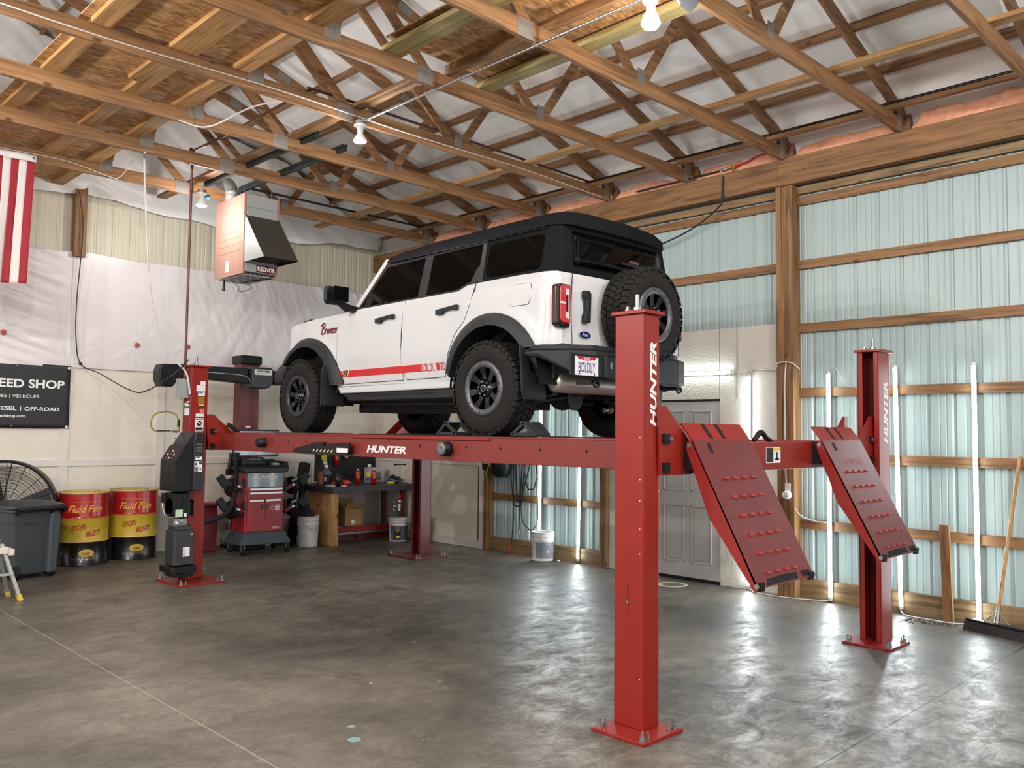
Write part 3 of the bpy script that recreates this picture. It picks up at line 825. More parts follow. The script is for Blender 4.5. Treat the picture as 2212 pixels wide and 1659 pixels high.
# ================================================================== wall tubes and small things on the right wall come later; the lift first
M_RED = mat('lift_red', (132,31,22), 0.36, var=0.07, scale=5, spec=0.4)
M_REDD = mat('lift_red_worn', (98,33,33), 0.36, var=0.16, scale=6)
M_REDB = mat('lift_red_bump', (150,30,34), 0.35)
M_LOGO = mat('logo_white', (226,224,222), 0.5)
M_LBL_W = mat('label_white', (222,220,222), 0.5)
M_LBL_K = mat('label_black', (30,28,30), 0.5)
M_LBL_Y = mat('label_yellow', (214,190,40), 0.5)
M_LBL_O = mat('label_orange', (206,84,44), 0.5)
M_LBL_B = mat('label_blue', (84,96,170), 0.5)
M_GOLD = mat('brass_plate', (168,128,60), 0.4, 0.5)
LX, LY = 5.46, 6.0
lift = thing('vehicle_lift', 'red four column vehicle lift holding up the white truck', 'vehicle lift', (LX, LY, 0))
def part(mb, name, m=None, parent=None, bevel=0.0, label=None, loc=None):
    """mesh given in world coordinates, linked under a parent"""
    o = mb.build(name, m, None, bevel)
    par = parent or lift
    o.parent = par
    wl = Vector((0,0,0)); q = par
    while q is not None: wl += q.location; q = q.parent
    o.location = -wl
    if label: o['label'] = label
    return o
def bolt(mb, x, y, z, r=0.011, h=0.03):
    mb.cyl((x,y,z), (x,y,z+0.008), r*2.0, None, 14); mb.cyl((x,y,z+0.008), (x,y,z+0.022), r*1.6, None, 6, True, False); mb.cyl((x,y,z+0.022), (x,y,z+0.022+h), r*0.8, None, 8)
HT = 2.375
def column(x0, x1, y0, y1, px0, px1, py0, py1, opening, label, logo=None, red=None):
    """C-section column standing on a base plate; opening: +1 faces +X, -1 faces -X"""
    m = red or M_RED
    t = 0.008; lip = 0.045
    mb = MB()
    z0 = 0.02
    if opening > 0:
        mb.box((x0,y0,z0),(x0+t,y1,HT)); mb.box((x0+t,y0,z0),(x1,y0+t,HT)); mb.box((x0+t,y1-t,z0),(x1,y1,HT))
        mb.box((x1-t,y0+t,z0),(x1,y0+lip,HT)); mb.box((x1-t,y1-lip,z0),(x1,y1-t,HT))
    else:
        mb.box((x1-t,y0,z0),(x1,y1,HT)); mb.box((x0,y0,z0),(x1-t,y0+t,HT)); mb.box((x0,y1-t,z0),(x1-t,y1,HT))
        mb.box((x0,y0+t,z0),(x0+t,y0+lip,HT)); mb.box((x0,y1-lip,z0),(x0+t,y1-t,HT))
    col = part(mb, 'column', m, None, 0.004, label)
    part(MB().box((px0,py0,0),(px1,py1,0.02)), 'base_plate', m, col, 0.003)
    for bx, by in ((px0+0.035,py0+0.035),(px1-0.035,py0+0.035),(px0+0.035,py1-0.035),(px1-0.035,py1-0.035)):
        mb = MB(); bolt(mb, bx, by, 0.02); part(mb, 'anchor_bolt', M_GALV, col)
        mb = MB(); bolt(mb, bx+0.05*(1 if bx < (px0+px1)/2 else -1), by, 0.02, 0.006, 0.02); part(mb, 'levelling_screw', M_GALV, col)
    part(MB().box((x0-0.02,y0-0.025,HT),(x1+0.02,y1+0.015,HT+0.02)), 'top_plate', m, col, 0.002)
    mb = MB(); cx, cy = (x0+x1)/2, (y0+y1)/2
    mb.cyl((cx,cy,HT+0.02),(cx,cy,HT+0.05),0.024,None,6,True,False); mb.cyl((cx,cy,HT+0.02),(cx,cy,HT+0.125),0.013,None,12)
    mb.cyl((cx,cy+0.07,HT+0.02),(cx,cy+0.07,HT+0.045),0.018,None,6,True,False); mb.cyl((cx,cy+0.07,HT+0.02),(cx,cy+0.07,HT+0.06),0.01,None,10)
    part(mb, 'cable_stud', M_GALV, col)
    # safety ladder strip and cable inside
    xi = x0+0.03 if opening > 0 else x1-0.03
    part(MB().box((xi-0.012,cy-0.035,0.03),(xi+0.012,cy+0.035,HT-0.02)), 'lock_ladder', M_BLACK, col)
    mb = MB(); mb.cyl((cx,cy-0.02,0.4),(cx,cy-0.02,HT+0.01),0.009,None,8); part(mb, 'wire_cable', M_GALV, col)
    return col
# near column
c1 = column(3.952, 4.105, 2.945, 3.150, 3.795, 4.165, 2.82, 3.19, 1, 'nearest red column with white lettering on its rear face')
c2 = column(7.03, 7.245, 2.865, 3.045, 6.86, 7.25, 2.73, 3.12, -1, 'red column by the wall tubes, open side showing')
c3 = column(4.125, 4.325, 9.31, 9.50, 3.905, 4.43, 8.945, 9.56, 1, 'far left red column carrying the power unit and many decals')
c4 = column(7.26, 7.44, 9.11, 9.31, 6.98, 7.52, 8.83, 9.45, -1, 'far red column behind the runway near the bench', None, M_REDD)
# lettering on the columns, read bottom to top
def col_logo(x0, x1, y, z0, z1, col):
    mb = MB(); mb.use(M_LOGO)
    M = frame((x1, y-0.0006, z0), (0,0,1), (-1,0,0))
    put_text(mb, 'HUNTER', M, z1-z0, x1-x0, shear=0.25, bold=0.035)
    part(mb, 'lettering', None, col)
col_logo(4.018, 4.078, 2.945, 1.722, 2.215, c1)
col_logo(7.125, 7.205, 2.865, 1.62, 2.13, c2)
mb = MB(); mb.use(M_LBL_K)
mb.box((3.9505,3.047,0.66),(3.952,3.052,0.83)); mb.use(M_CHROME); mb.cyl((3.952,3.05,0.72),(3.944,3.05,0.72),0.009,None,14)
mb.use(M_LBL_K)
for z in (0.25, 1.02, 1.16, 1.33, 1.47, 1.50, 1.70, 1.98):
    mb.cyl((3.953,3.13,z),(3.9512,3.13,z),0.0035,None,8)
mb.use(M_WHITE)
for z in (0.30, 1.00, 1.14, 1.30, 1.42, 1.66):
    mb.cyl((3.953,2.968,z),(3.9512,2.968,z),0.0035,None,8)
part(mb, 'slot_and_rivets', None, c1)
# decals on the far left column, on its -Y face
mb = MB(); Y = 9.3092
def dec(x0, x1, z0, z1, m, y=None):
    yy = Y if y is None else y
    mb.use(m); mb.add([(x0,yy,z0),(x1,yy,z0),(x1,yy,z1),(x0,yy,z1)], [(0,1,2,3)], None, False)
cxl = 4.235
dec(cxl+0.0, cxl+0.06, 2.175, 2.215, M_LBL_W); dec(cxl-0.045, cxl+0.058, 2.10, 2.17, M_LBL_W)
dec(cxl-0.025, cxl+0.055, 2.05, 2.09, M_LBL_W); dec(cxl-0.02, cxl+0.03, 2.078, 2.089, M_LBL_B, Y-0.0004)
dec(cxl-0.025, cxl+0.05, 1.965, 2.04, M_GOLD); dec(cxl-0.012, cxl+0.05, 1.925, 1.955, M_LBL_Y); dec(cxl-0.012, cxl+0.05, 1.925, 1.938, M_LBL_K, Y-0.0004)
dec(cxl, cxl+0.052, 1.86, 1.905, mat('label_pink', (210,110,104), 0.5)); dec(cxl-0.045, cxl+0.05, 1.815, 1.85, M_LBL_W)
for k, (hd, z1) in enumerate(((M_LBL_O,1.80),(M_LBL_O,1.65),(M_LBL_Y,1.50),(M_LBL_Y,1.345))):
    z0 = z1-0.142
    dec(cxl-0.05, cxl+0.048, z0, z1, M_LBL_W); dec(cxl-0.044, cxl+0.042, z1-0.02, z1-0.008, hd, Y-0.0004); dec(cxl-0.044, cxl+0.042, z0+0.006, z0+0.038, M_LBL_K, Y-0.0004)
    mb.use(M_LBL_K); zc = z0+0.08
    if k in (0, 2):
        mb.lathe([(0.026,0),(0.030,0)] if k == 2 else [(0.0,0),(0.03,0)], frame((cxl, Y-0.0006, zc), (1,0,0), (0,0,1)), 20, False)
        if k == 0:
            mb.use(M_LBL_W); mb.bar((cxl-0.02,Y-0.0012,zc+0.018),(cxl+0.02,Y-0.0012,zc-0.01),0.0006,0.012,(0,0,1)); mb.use(M_LBL_K)
        else:
            for q in (-0.01, 0.01): mb.box((cxl+q-0.0015,Y-0.001,zc-0.026),(cxl+q+0.0015,Y-0.0004,zc+0.026))
    elif k == 1:
        mb.box((cxl-0.032,Y-0.001,zc+0.012),(cxl+0.032,Y-0.0004,zc+0.024))
        for q in (-0.026,-0.008,0.008,0.026): mb.box((cxl+q-0.004,Y-0.001,zc-0.026),(cxl+q+0.004,Y-0.0004,zc+0.012))
    else:
        for q in (-0.03,-0.005): mb.box((cxl+q-0.002,Y-0.001,zc-0.03),(cxl+q+0.002,Y-0.0004,zc+0.03))
        mb.cyl((cxl+0.025,Y-0.0004,zc-0.005),(cxl+0.025,Y-0.001,zc-0.005),0.013,None,12)
part(mb, 'safety_decals', None, c3)
mb = MB()      # notice on the -X face, and the switch box on the column
def decx(y0, y1, z0, z1, m, x=4.1243):
    mb.use(m); mb.add([(x,y0,z0),(x,y1,z0),(x,y1,z1),(x,y0,z1)], [(3,2,1,0)], None, False)
decx(9.33, 9.46, 1.83, 1.97, M_LBL_W); decx(9.33, 9.46, 1.91, 1.935, mat('label_green', (60,120,88), 0.5), 4.1238); decx(9.33,9.38,1.955,1.99,M_LBL_W)
part(mb, 'notice', None, c3)
M_SWB = mat('grey_switch_box', (150,160,156), 0.45, 0.2)
mb = MB(); mb.box((4.03,9.36,2.02),(4.125,9.47,2.235)); mb.box((4.022,9.355,2.015),(4.03,9.475,2.24)); mb.tube([(4.07,9.42,2.02),(4.09,9.44,1.78),(4.10,9.44,1.62)],0.006,6)
part(mb, 'switch_box', M_SWB, c3, 0.003)

# crossbeams (yokes) with their end gussets
def yoke(x0, x1, y0, y1, z0, z1, gx, label, m=M_RED):
    mb = MB(); t = 0.01
    mb.box((x0,y0,z0),(x1,y0+t,z1)); mb.box((x0,y1-t,z0),(x1,y1,z1)); mb.box((x0,y0+t,z1-t),(x1,y1-t,z1)); mb.box((x0,y0+t,z0),(x0+0.4,y1-t,z0+t)); mb.box((x1-0.4,y0+t,z0),(x1,y1-t,z0+t))
    yo = part(mb, 'crossbeam', m, None, 0.003, label)
    for (xa, s) in gx:                     # rising carriage plates at both ends
        for yy in (y0-0.012, y1):
            mb = MB(); mb.prism([(xa,z0-0.004),(xa+s*0.32,z0-0.004),(xa+s*0.32,z1-0.01),(xa+s*0.06,z1+0.21),(xa-s*0.02,z1+0.21)], frame((0,yy+0.012,0),(1,0,0),(0,0,1)), 0, 0.012)
            part(mb, 'carriage_plate', m, yo)
        for zz in (z1+0.02, z0+0.04):
            mb = MB(); mb.box((xa+s*0.02,y0-0.03,zz-0.03),(xa+s*0.075,y0-0.012,zz+0.03))
            part(mb, 'slide_block', M_BLACK, yo)
        mb = MB(); mb.cyl((xa+s*0.07,y0-0.045,z1+0.02),(xa+s*0.07,y0-0.03,z1+0.02),0.012,None,6,True,False); part(mb, 'bolt', M_GALV, yo)
    return yo
ZY0, ZY1 = 1.445, 1.633
y1_ = yoke(4.115, 7.02, 2.935, 3.14, ZY0, ZY1, ((4.085,1),(7.05,-1)), 'near crossbeam between the two ramp columns')
y2_ = yoke(4.33, 7.25, 9.29, 9.50, ZY0, ZY1, ((4.33,1),(7.25,-1)), 'far crossbeam between the two rear columns')
mb = MB(); dec_y = 2.9345
for (x0,x1,z0,z1,m,o_) in ((5.32,5.52,1.49,1.60,M_LBL_W,0),(5.325,5.42,1.495,1.595,M_LBL_K,0.0004),(5.425,5.515,1.575,1.595,M_LBL_Y,0.0004),(5.455,5.48,1.51,1.565,M_LBL_K,0.0004),(5.44,5.50,1.51,1.52,M_LBL_K,0.0004)):
    mb.use(m); mb.add([(x0,dec_y-o_,z0),(x1,dec_y-o_,z0),(x1,dec_y-o_,z1),(x0,dec_y-o_,z1)],[(0,1,2,3)],None,False)
part(mb, 'caution_decal', None, y1_)
mb = MB(); mb.tube(spline([(5.36,3.05,1.64),(5.44,3.04,1.70),(5.50,3.03,1.66),(5.56,3.03,1.64)],5),0.018,8); part(mb,'cable_guard',M_BLACK,y1_)
mb = MB(); mb.tube(spline([(4.52,9.22,1.735),(4.56,9.20,1.71),(4.66,9.18,1.62),(4.74,9.17,1.535)],6),[0.02]+[0.028]*16+[0.022]*2,10) if False else mb.tube(spline([(4.52,9.22,1.735),(4.56,9.20,1.71),(4.66,9.18,1.62),(4.74,9.17,1.535)],6),0.026,10)
part(mb, 'hose_sleeve', M_DARK, y2_)

# runways
RY0, RY1 = 3.14, 8.72
ZR = 1.645
def runway(x0, x1, label, side_items):
    mb = MB(); t = 0.012
    mb.box((x0,RY0,ZR-t),(x1,RY1,ZR))                     # deck
    mb.box((x0+0.012,2.86,ZR-t),(x1-0.012,RY0,ZR-0.0005))       # deck over the crossbeam
    for xx, s in ((x0, 1), (x1, -1)):
        mb.box((xx,RY0,ZR-0.195),(xx+s*0.012,RY1,ZR-t)); mb.box((xx+s*0.012,RY0,ZR-0.195),(xx+s*0.06,RY1,ZR-0.183))
    mb.box((x0+0.012,RY1-0.012,ZR-0.195),(x1-0.012,RY1,ZR-t)); mb.box((x0+0.012,RY0,ZR-0.195),(x1-0.012,RY0+0.012,ZR-t))
    for yy in (4.6, 6.2, 7.6): mb.box((x0+0.012,yy-0.03,ZR-0.12),(x1-0.012,yy+0.03,ZR-t))
    mb.box((x0+0.1,RY1,ZR-0.19),(x1-0.1,9.29,ZR-0.02))
    rw = part(mb, 'runway', M_REDD if False else mat('runway_red', (116,36,32), 0.42, var=0.08, scale=9), None, 0.003, label)
    return rw
RNX = 4.365
rw1 = runway(RNX, 4.93, 'near runway with white lettering along its side', True)
rw2 = runway(5.98, 6.60, 'far runway under the right hand wheels', False)
# stop lips of the front wheel turntables and jacking rails
mb = MB()
for x0, x1, y0, y1 in ((RNX-0.004,4.93,3.16,4.55),(RNX-0.012,4.93,4.56,6.40)):
    pass
part(MB().box((RNX-0.016,4.66,ZR-0.028),(RNX,6.46,ZR-0.006)).box((RNX-0.004,4.66,ZR-0.034),(RNX+0.0,6.46,ZR-0.03)), 'slip_plate_rail', M_RED, rw1, 0.003)
part(MB().box((RNX+0.03,4.68,ZR),(4.90,6.44,ZR+0.006)), 'slip_plate', M_DARK, rw1)
def turn(x0, x1, rw):
    part(MB().box((x0+0.04,7.25,ZR),(x1-0.04,7.95,ZR+0.008)), 'turn_plate', mat('worn_steel', (78,72,70), 0.5, 0.6), rw)
turn(RNX,4.93,rw1); turn(5.98,6.60,rw2)
# keyhole slots along the side
mb = MB(); mb.use(M_LBL_K)
for y in (3.72, 4.15, 4.55, 4.93, 5.50, 6.50, 6.90, 7.25, 7.58, 7.90):
    z = ZR-0.085
    mb.cyl((RNX-0.0008,y,z),(RNX+0.004,y,z),0.008,None,10); mb.box((RNX-0.0008,y-0.003,z-0.018),(RNX+0.004,y+0.003,z+0.024)); mb.box((RNX-0.0008,y-0.016,z-0.003),(RNX+0.004,y+0.016,z+0.003))
part(mb, 'keyhole_slots', None, rw1)
mb = MB(); mb.use(M_LOGO); put_text(mb, 'HUNTER', frame((RNX-0.0008, 6.245, ZR-0.155), (0,-1,0), (0,0,1)), 0.56, 0.062, shear=0.22, bold=0.035); part(mb, 'lettering', None, rw1)
for y, r in ((5.14, 0.056), (8.06, 0.048)):      # round caps of the air line reels
    mb = MB(); M = frame((RNX, y, ZR-0.10), (0,1,0), (0,0,1)) @ Matrix.Rotation(0, 4, 'Z')
    M = frame((RNX, y, ZR-0.10), (0,0,1), (0,1,0))
    mb.use(M_BLACK); mb.lathe([(r*1.02,0),(r*1.02,0.07),(r*0.92,0.075),(r*0.86,0.078)], M, 28); mb.use(mat('grey_cap', (96,98,100), 0.4) if y < 6 else M_BLACK); mb.lathe([(r*0.9,0.076),(r*0.86,0.082),(0.012,0.083),(0.008,0.079),(0,0.079)], M, 28)
    part(mb, 'wheel_stop_roller', None, rw1)
# folded jack stop with hazard stripes
mb = MB(); mb.use(M_BLACK)
M = frame((RNX-0.035, 0, 0), (0,-1,0), (0,0,1))
mb.prism([(-7.44,1.475),(-7.40,1.502),(-7.02,1.567),(-6.90,1.567),(-6.90,1.492),(-7.05,1.475)], M, -0.034, 0.0)
mb.prism([(-7.09,1.475),(-7.05,1.487),(-6.70,1.566),(-6.43,1.568),(-6.43,1.495),(-6.45,1.475)], M, 0.004, 0.03)
mb.box((RNX-0.065,6.45,1.468),(RNX,7.40,1.476))
mb.use(mat('hazard_cream', (214,196,150), 0.5))
for k in range(6):
    y = 7.03-k*0.062; mb.prism([(-y,1.480),(-y+0.02,1.480),(-y+0.042,1.502),(-y+0.022,1.502)], M, 0.0305, 0.0312)
mb.use(M_LBL_W); mb.prism([(-6.62,1.482),(-6.44,1.482),(-6.44,1.522),(-6.62,1.522)], M, 0.0305, 0.0312)
part(mb, 'jack_stop', None, rw1)

# ramps, hanging from the rear of the runways with their lips up
def ramp(x0, x1, label):
    fold = (2.845, 1.647); tip = (2.925, 1.747); end = (2.42, 0.835)
    d = Vector((0, end[0]-fold[0], end[1]-fold[1])); L = d.length; d.normalize()
    M = frame((x0, fold[0], fold[1]), (1,0,0), d)
    nz = M.to_3x3() @ Vector((0,0,1)); s = 1 if nz.y < 0 else -1
    w_ = x1-x0
    mb = MB(); mb.use(M_REDD); mb.prism([(fold[0]+0.0,fold[1]),(end[0],end[1]),(end[0]+0.012,end[1]-0.004),(fold[0]+0.012,fold[1]-0.004)], frame((x0,0,0),(0,1,0),(0,0,1)), 0, x1-x0)
    mb.use(M_REDB)
    for k in range(6):
        yy = 0.255+k*0.118 if k < 5 else 0.255+5*0.118-0.005
        for q in range(4):
            xx = w_*(0.26+0.155*q); mb.prism([(xx-0.026,yy-0.008),(xx+0.018,yy-0.008),(xx+0.026,yy),(xx+0.018,yy+0.008),(xx-0.026,yy+0.008)], M, 0, 0.010*s)
    mb.use(M_DARK)
    mb.prism([(0.13,L-0.045),(w_*0.5,L-0.052),(w_*0.72,L-0.048),(w_*0.70,L-0.012),(0.10,L-0.008)], M, 0.0006*s, 0.0012*s); mb.prism([(w_*0.78,L-0.05),(w_-0.04,L-0.05),(w_-0.02,L-0.012),(w_*0.8,L-0.014)], M, 0.0006*s, 0.0012*s)
    mb.prism([(w_*0.20,0.02),(w_*0.20+0.035,0.02),(w_*0.20+0.035,0.085),(w_*0.20,0.085)], M, 0.0006*s, 0.0014*s)
    root = part(mb, 'ramp', None, None, 0.0, label)
    mb = MB(); mb.prism([(fold[0],fold[1]),(tip[0],tip[1]),(tip[0]+0.010,tip[1]-0.006),(fold[0]+0.011,fold[1]-0.006)], frame((x0-0.0,0,0),(0,1,0),(0,0,1)), 0, x1-x0); mb.use(M_RED); mb.mats = [M_RED]; mb.use(M_DARK)
    for q in (0.30, 0.52):
        Ml = frame((x0,fold[0],fold[1]),(1,0,0),(0,tip[0]-fold[0],tip[1]-fold[1])); nl = Ml.to_3x3() @ Vector((0,0,1)); sl = 1 if nl.y < 0 else -1
        mb.prism([(w_*q,0.012),(w_*q+0.04,0.012),(w_*q+0.04,0.125),(w_*q,0.125)], Ml, 0.0006*sl, 0.0014*sl)
    part(mb, 'stop_lip', None, root)
    for xx in (x0, x1-0.01):
        mb = MB(); mb.prism([(fold[0]+0.002,fold[1]-0.01),(end[0],end[1]),(end[0]+0.025,end[1]-0.025),(2.70,1.155),(2.735,1.20),(2.89,1.595),(2.885,1.63),(2.87,1.645)], frame((xx,0,0),(0,1,0),(0,0,1)), 0, 0.01)
        part(mb, 'side_plate', M_RED, root)
    mb = MB()
    for xx in (x0-0.006, x1-0.004):
        mb.cyl((xx,2.868,1.615),(xx+0.01,2.868,1.615),0.014,None,14); mb.cyl((xx,end[0]+0.012,end[1]+0.012),(xx+0.01,end[0]+0.012,end[1]+0.012),0.014,None,14)
    mb.cyl((x0,2.868,1.615),(x1,2.868,1.615),0.01,None,10)
    part(mb, 'hinge_pin', M_GALV, root)
    for xx in (x0+0.012, x1-0.062): part(MB().box((xx,end[0]-0.004,end[1]-0.016),(xx+0.05,end[0]+0.02,end[1]+0.03)), 'ramp_wheel', M_BLACK, root)
    for xx in (x0+0.02, x1-0.05): part(MB().box((xx,2.87,1.47),(xx+0.03,2.94,1.63)), 'hinge_bracket', M_BLACK, root)
    return root
r1 = ramp(4.30, 4.96, 'near ramp hanging from the near runway')
r2 = ramp(5.97, 6.62, 'far ramp hanging in front of the wall tubes')
Mr = frame((6.10,0,0),(1,0,0),(0,1,0))
dr = Vector((0,2.42-2.845,0.835-1.647)).normalized()
mb = MB(); mb.use(M_RED); Mt = frame(Vector((6.13,2.845,1.647))+dr*0.20, (1,0,0), -dr); put_text(mb, 'HUNTER', Matrix.Translation((0,-0.0012,0)) @ Mt, 0.34, 0.05, shear=0.0, bold=0.02); part(mb, 'lettering', None, r2)

# power unit on the far left column
pu = part(MB().box((3.87,9.0,0.62),(3.88,9.01,0.63)), 'power_unit', M_BLACK)
mb = MB(); M = frame((0,0,0),(0,-1,0),(0,0,1))      # console box: outline seen from the side, pushed along X
mb.use(M_BLACK); mb.prism([(-9.50,1.00),(-9.20,1.00),(-9.20,1.50),(-9.26,1.62),(-9.50,1.62)], frame((4.12,0,0),(0,-1,0),(0,0,1)) , -0.02, 0.10) if False else None
def yz(poly, xa, xb, m):
    mb.use(m); mb.prism(poly, frame((xa,0,0),(0,1,0),(0,0,1)), 0, xb-xa)
def xz(poly, ya, yb, m):
    mb.use(m); mb.prism(poly, frame((0,yb,0),(1,0,0),(0,0,1)), 0, yb-ya)
xz([(3.88,1.00),(4.12,1.00),(4.12,1.50),(3.985,1.50),(3.88,1.33)], 9.10, 9.48, M_BLACK)
xz([(4.12,1.00),(4.20,1.00),(4.20,1.64),(4.10,1.64),(4.08,1.50),(4.08,1.00)], 9.08, 9.305, mat('black_sheet', (30,30,33), 0.4))
xz([(4.0,1.50),(4.12,1.50),(4.12,1.64),(4.09,1.64)], 9.14, 9.46, mat('lever_panel', (30,30,32), 0.35))
part(mb, 'console', None, pu, 0.008)
mb = MB(); mb.use(M_GALV)
for k in range(5): mb.cyl((4.02+0.016*(k%3),9.20+0.05*k,1.53+0.025*(k%3)),(3.985+0.016*(k%3),9.20+0.05*k,1.55+0.025*(k%3)),0.006,None,8)
part(mb, 'control_levers', None, pu)
mb = MB(); nx = Vector((-0.95,0,0.31)).normalized()
Mc = frame((3.882,9.42,1.305),(0,-1,0),(0.31,0,0.95))
for i in range(3):
    for j in range(3):
        mb.use(M_WHITE if (i+j) % 2 else mat('red_button', (150,30,30), 0.4)); mb.box((0.05+i*0.08,0.015+j*0.045,-0.004),(0.075+i*0.08,0.035+j*0.045,0.004), frame((3.884,9.44,1.335),(0,-1,0),(0.525,0,0.85)))
part(mb, 'buttons', None, pu)
mb = MB()
def decp(x0,x1,z0,z1,m,y=9.0795):
    mb.use(m); mb.add([(x0,y,z0),(x1,y,z0),(x1,y,z1),(x0,y,z1)],[(0,1,2,3)],None,False)
decp(4.10,4.175,1.34,1.375,M_LBL_W); decp(4.105,4.15,1.36,1.374,M_LBL_B,9.079); decp(4.09,4.18,1.21,1.325,M_LBL_W); decp(4.14,4.178,1.29,1.322,mat('label_maroon',(80,40,48),0.5),9.079); decp(4.092,4.132,1.213,1.265,mat('label_grey',(110,102,104),0.5),9.079); decp(4.10,4.115,1.28,1.31,M_LBL_K,9.079); decp(4.15,4.165,1.23,1.255,M_LBL_K,9.079)
for z in (1.43,1.465,1.50): decp(4.105,4.17,z,z+0.018,mat('label_dim',(92,92,96),0.5))
part(mb, 'decals', None, pu)
mb = MB(); mb.use(M_BLACK); mb.box((3.92,9.18,0.74),(4.10,9.42,0.98)); mb.cyl((3.92,9.30,0.82),(4.10,9.30,0.82),0.10,None,20); mb.box((4.02,9.17,0.72),(4.09,9.44,0.98)); mb.box((3.89,9.36,0.86),(3.93,9.46,0.97))
for z in (0.65, 0.98): mb.box((3.97,9.22,z),(4.09,9.38,z+0.03))
part(mb, 'motor', None, pu, 0.01)
mb = MB(); mb.use(mat('pale_green_label', (176,206,176), 0.5)); mb.box((3.94,9.177,0.72),(4.02,9.18,0.80)); mb.use(M_WHITE); mb.box((4.03,9.168,0.72),(4.06,9.17,0.76)); mb.cyl((3.96,9.22,0.66),(3.96,9.17,0.66),0.014); mb.use(M_CHROME); mb.cyl((4.03,9.22,0.665),(4.03,9.165,0.665),0.018); mb.use(M_GALV); mb.box((3.93,9.20,0.62),(4.08,9.34,0.70)); mb.use(M_WHITE); mb.tube(spline([(3.93,9.42,0.72),(3.90,9.43,0.85),(3.93,9.40,0.98)],5),0.006,6); part(mb, 'valve_block', None, pu)
mb = MB(); mb.use(mat('charcoal_tank', (44,46,50), 0.4)); mb.prism(rrect(3.90,9.10,4.13,9.34,0.025), Matrix.Identity(4), 0.21, 0.58); mb.prism(rrect(3.92,9.12,4.11,9.32,0.025), Matrix.Identity(4), 0.58, 0.63); part(mb, 'oil_tank', None, pu, 0.006)
mb = MB(); mb.use(M_LBL_W); mb.box((4.0,9.098,0.30),(4.075,9.0995,0.40)); mb.use(M_LBL_O)
for k in range(4): mb.box((4.0,9.097,0.312+k*0.022),(4.03,9.098,0.318+k*0.022))
part(mb, 'warning_decal', None, pu); mb = MB(); mb.use(M_LBL_Y); mb.box((4.08,9.098,0.53),(4.11,9.0995,0.545)); part(mb, 'yellow_decal', None, pu)
mb = MB(); mb.prism(rrect(3.86,9.04,4.15,9.40,0.05), Matrix.Identity(4), 0.13, 0.20); mb.prism(rrect(3.90,9.08,4.13,9.36,0.05), Matrix.Identity(4), 0.085, 0.13); part(mb, 'drip_tray', M_BLACK, pu, 0.006)
mb = MB(); mb.tube(spline([(3.98,9.42,1.65),(3.82,9.47,1.65),(3.76,9.48,1.72),(3.80,9.48,1.83),(3.92,9.47,1.87),(4.02,9.46,1.84),(4.06,9.45,1.78)],8),0.009,8)
part(mb, 'air_hose', mat('olive_hose', (132,128,56), 0.5), pu)
mb = MB(); mb.use(M_BLACK); mb.cyl((4.06,9.45,1.78),(4.06,9.45,1.70),0.014); mb.use(M_GOLD); mb.cyl((4.06,9.45,1.70),(4.06,9.45,1.64),0.011); mb.use(M_BLACK); mb.cyl((3.83,9.47,1.65),(3.96,9.43,1.65),0.012); mb.use(M_GALV); mb.cyl((3.96,9.43,1.65),(4.05,9.44,1.645),0.012); part(mb, 'hose_fittings', None, pu)
mb = MB(); mb.box((4.15,9.22,0.72),(4.165,9.30,0.90)); mb.box((4.10,9.24,0.74),(4.15,9.28,0.88)); part(mb, 'junction_cover', M_BLACK, pu, 0.004)
# wheel chocks on the near runway
M_CHOCK = mat('chock_rubber', (30,30,32), 0.7, var=0.1, scale=20)
def chock(y, s, lab):
    mb = MB(); M = frame((4.62,y,ZR+0.0065),(0,s,0),(0,0,1))
    Mi = M.to_3x3(); P_ = lambda x_, z_, w_: M @ Vector((x_, z_, w_))
    for w_ in (-0.075, 0.075):
        for (p_, q_) in (((0.0,0.014),(0.25,0.014)), ((0.012,0.014),(0.115,0.102)), ((0.10,0.102),(0.235,0.014)), ((0.095,0.098),(0.15,0.098))):
            mb.bar(P_(p_[0],p_[1],w_), P_(q_[0],q_[1],w_), 0.03, 0.026, (0,0,1))
    mb.prism([(0,0),(0.25,0),(0.24,0.014),(0.01,0.014)], M, -0.09, 0.09); mb.prism([(0.0,0.012),(0.105,0.110),(0.118,0.102),(0.02,0.012)], M, -0.09, 0.09)
    tag(mb.build('wheel_chock', M_CHOCK, None, 0.004), lab, 'wheel chock', 'wheel chocks at the rear wheel')
chock(4.37, 1, 'dark rubber wheel chock wedged behind the left rear tyre'); chock(5.49, -1, 'dark rubber wheel chock wedged in front of the left rear tyre')
# ================================================================== the truck
M_PAINT = mat('truck_white', (192,192,193), 0.22, coat=0.6, spec=0.5)
M_TRIMB = mat('trim_grey_black', (31,33,35), 0.5, var=0.06, scale=30, bump=0.1, bscale=400, spec=0.3)
M_FABRIC = mat('soft_top_fabric', (15,16,19), 0.8, bump=0.15, bscale=220, spec=0.12)
M_GLASSK = mat('tinted_glass', (5,6,7), 0.04, spec=0.18)
M_TYRE = mat('tyre_rubber', (30,28,26), 0.8, var=0.15, scale=14, spec=0.2)
M_RIMK = mat('gloss_black_rim', (10,10,11), 0.2, coat=0.15, spec=0.3)
M_RIMG = mat('grey_ring', (88,88,92), 0.38, 0.5)
M_RIMD = mat('dark_ring', (50,50,56), 0.36, 0.4)
M_SEAM = mat('seam_dark', (40,38,38), 0.8)
M_STRIPE = mat('stripe_red', (190,26,34), 0.35)
M_UNDER = mat('underbody_black', (16,16,17), 0.6, var=0.3, scale=9)
M_EXH = mat('exhaust_steel', (176,168,156), 0.38, 0.55, var=0.1, scale=4)
truck = thing('off_road_truck', 'white four door off road truck with black soft top raised on the red lift', 'truck', (5.42, 4.932, 1.645))
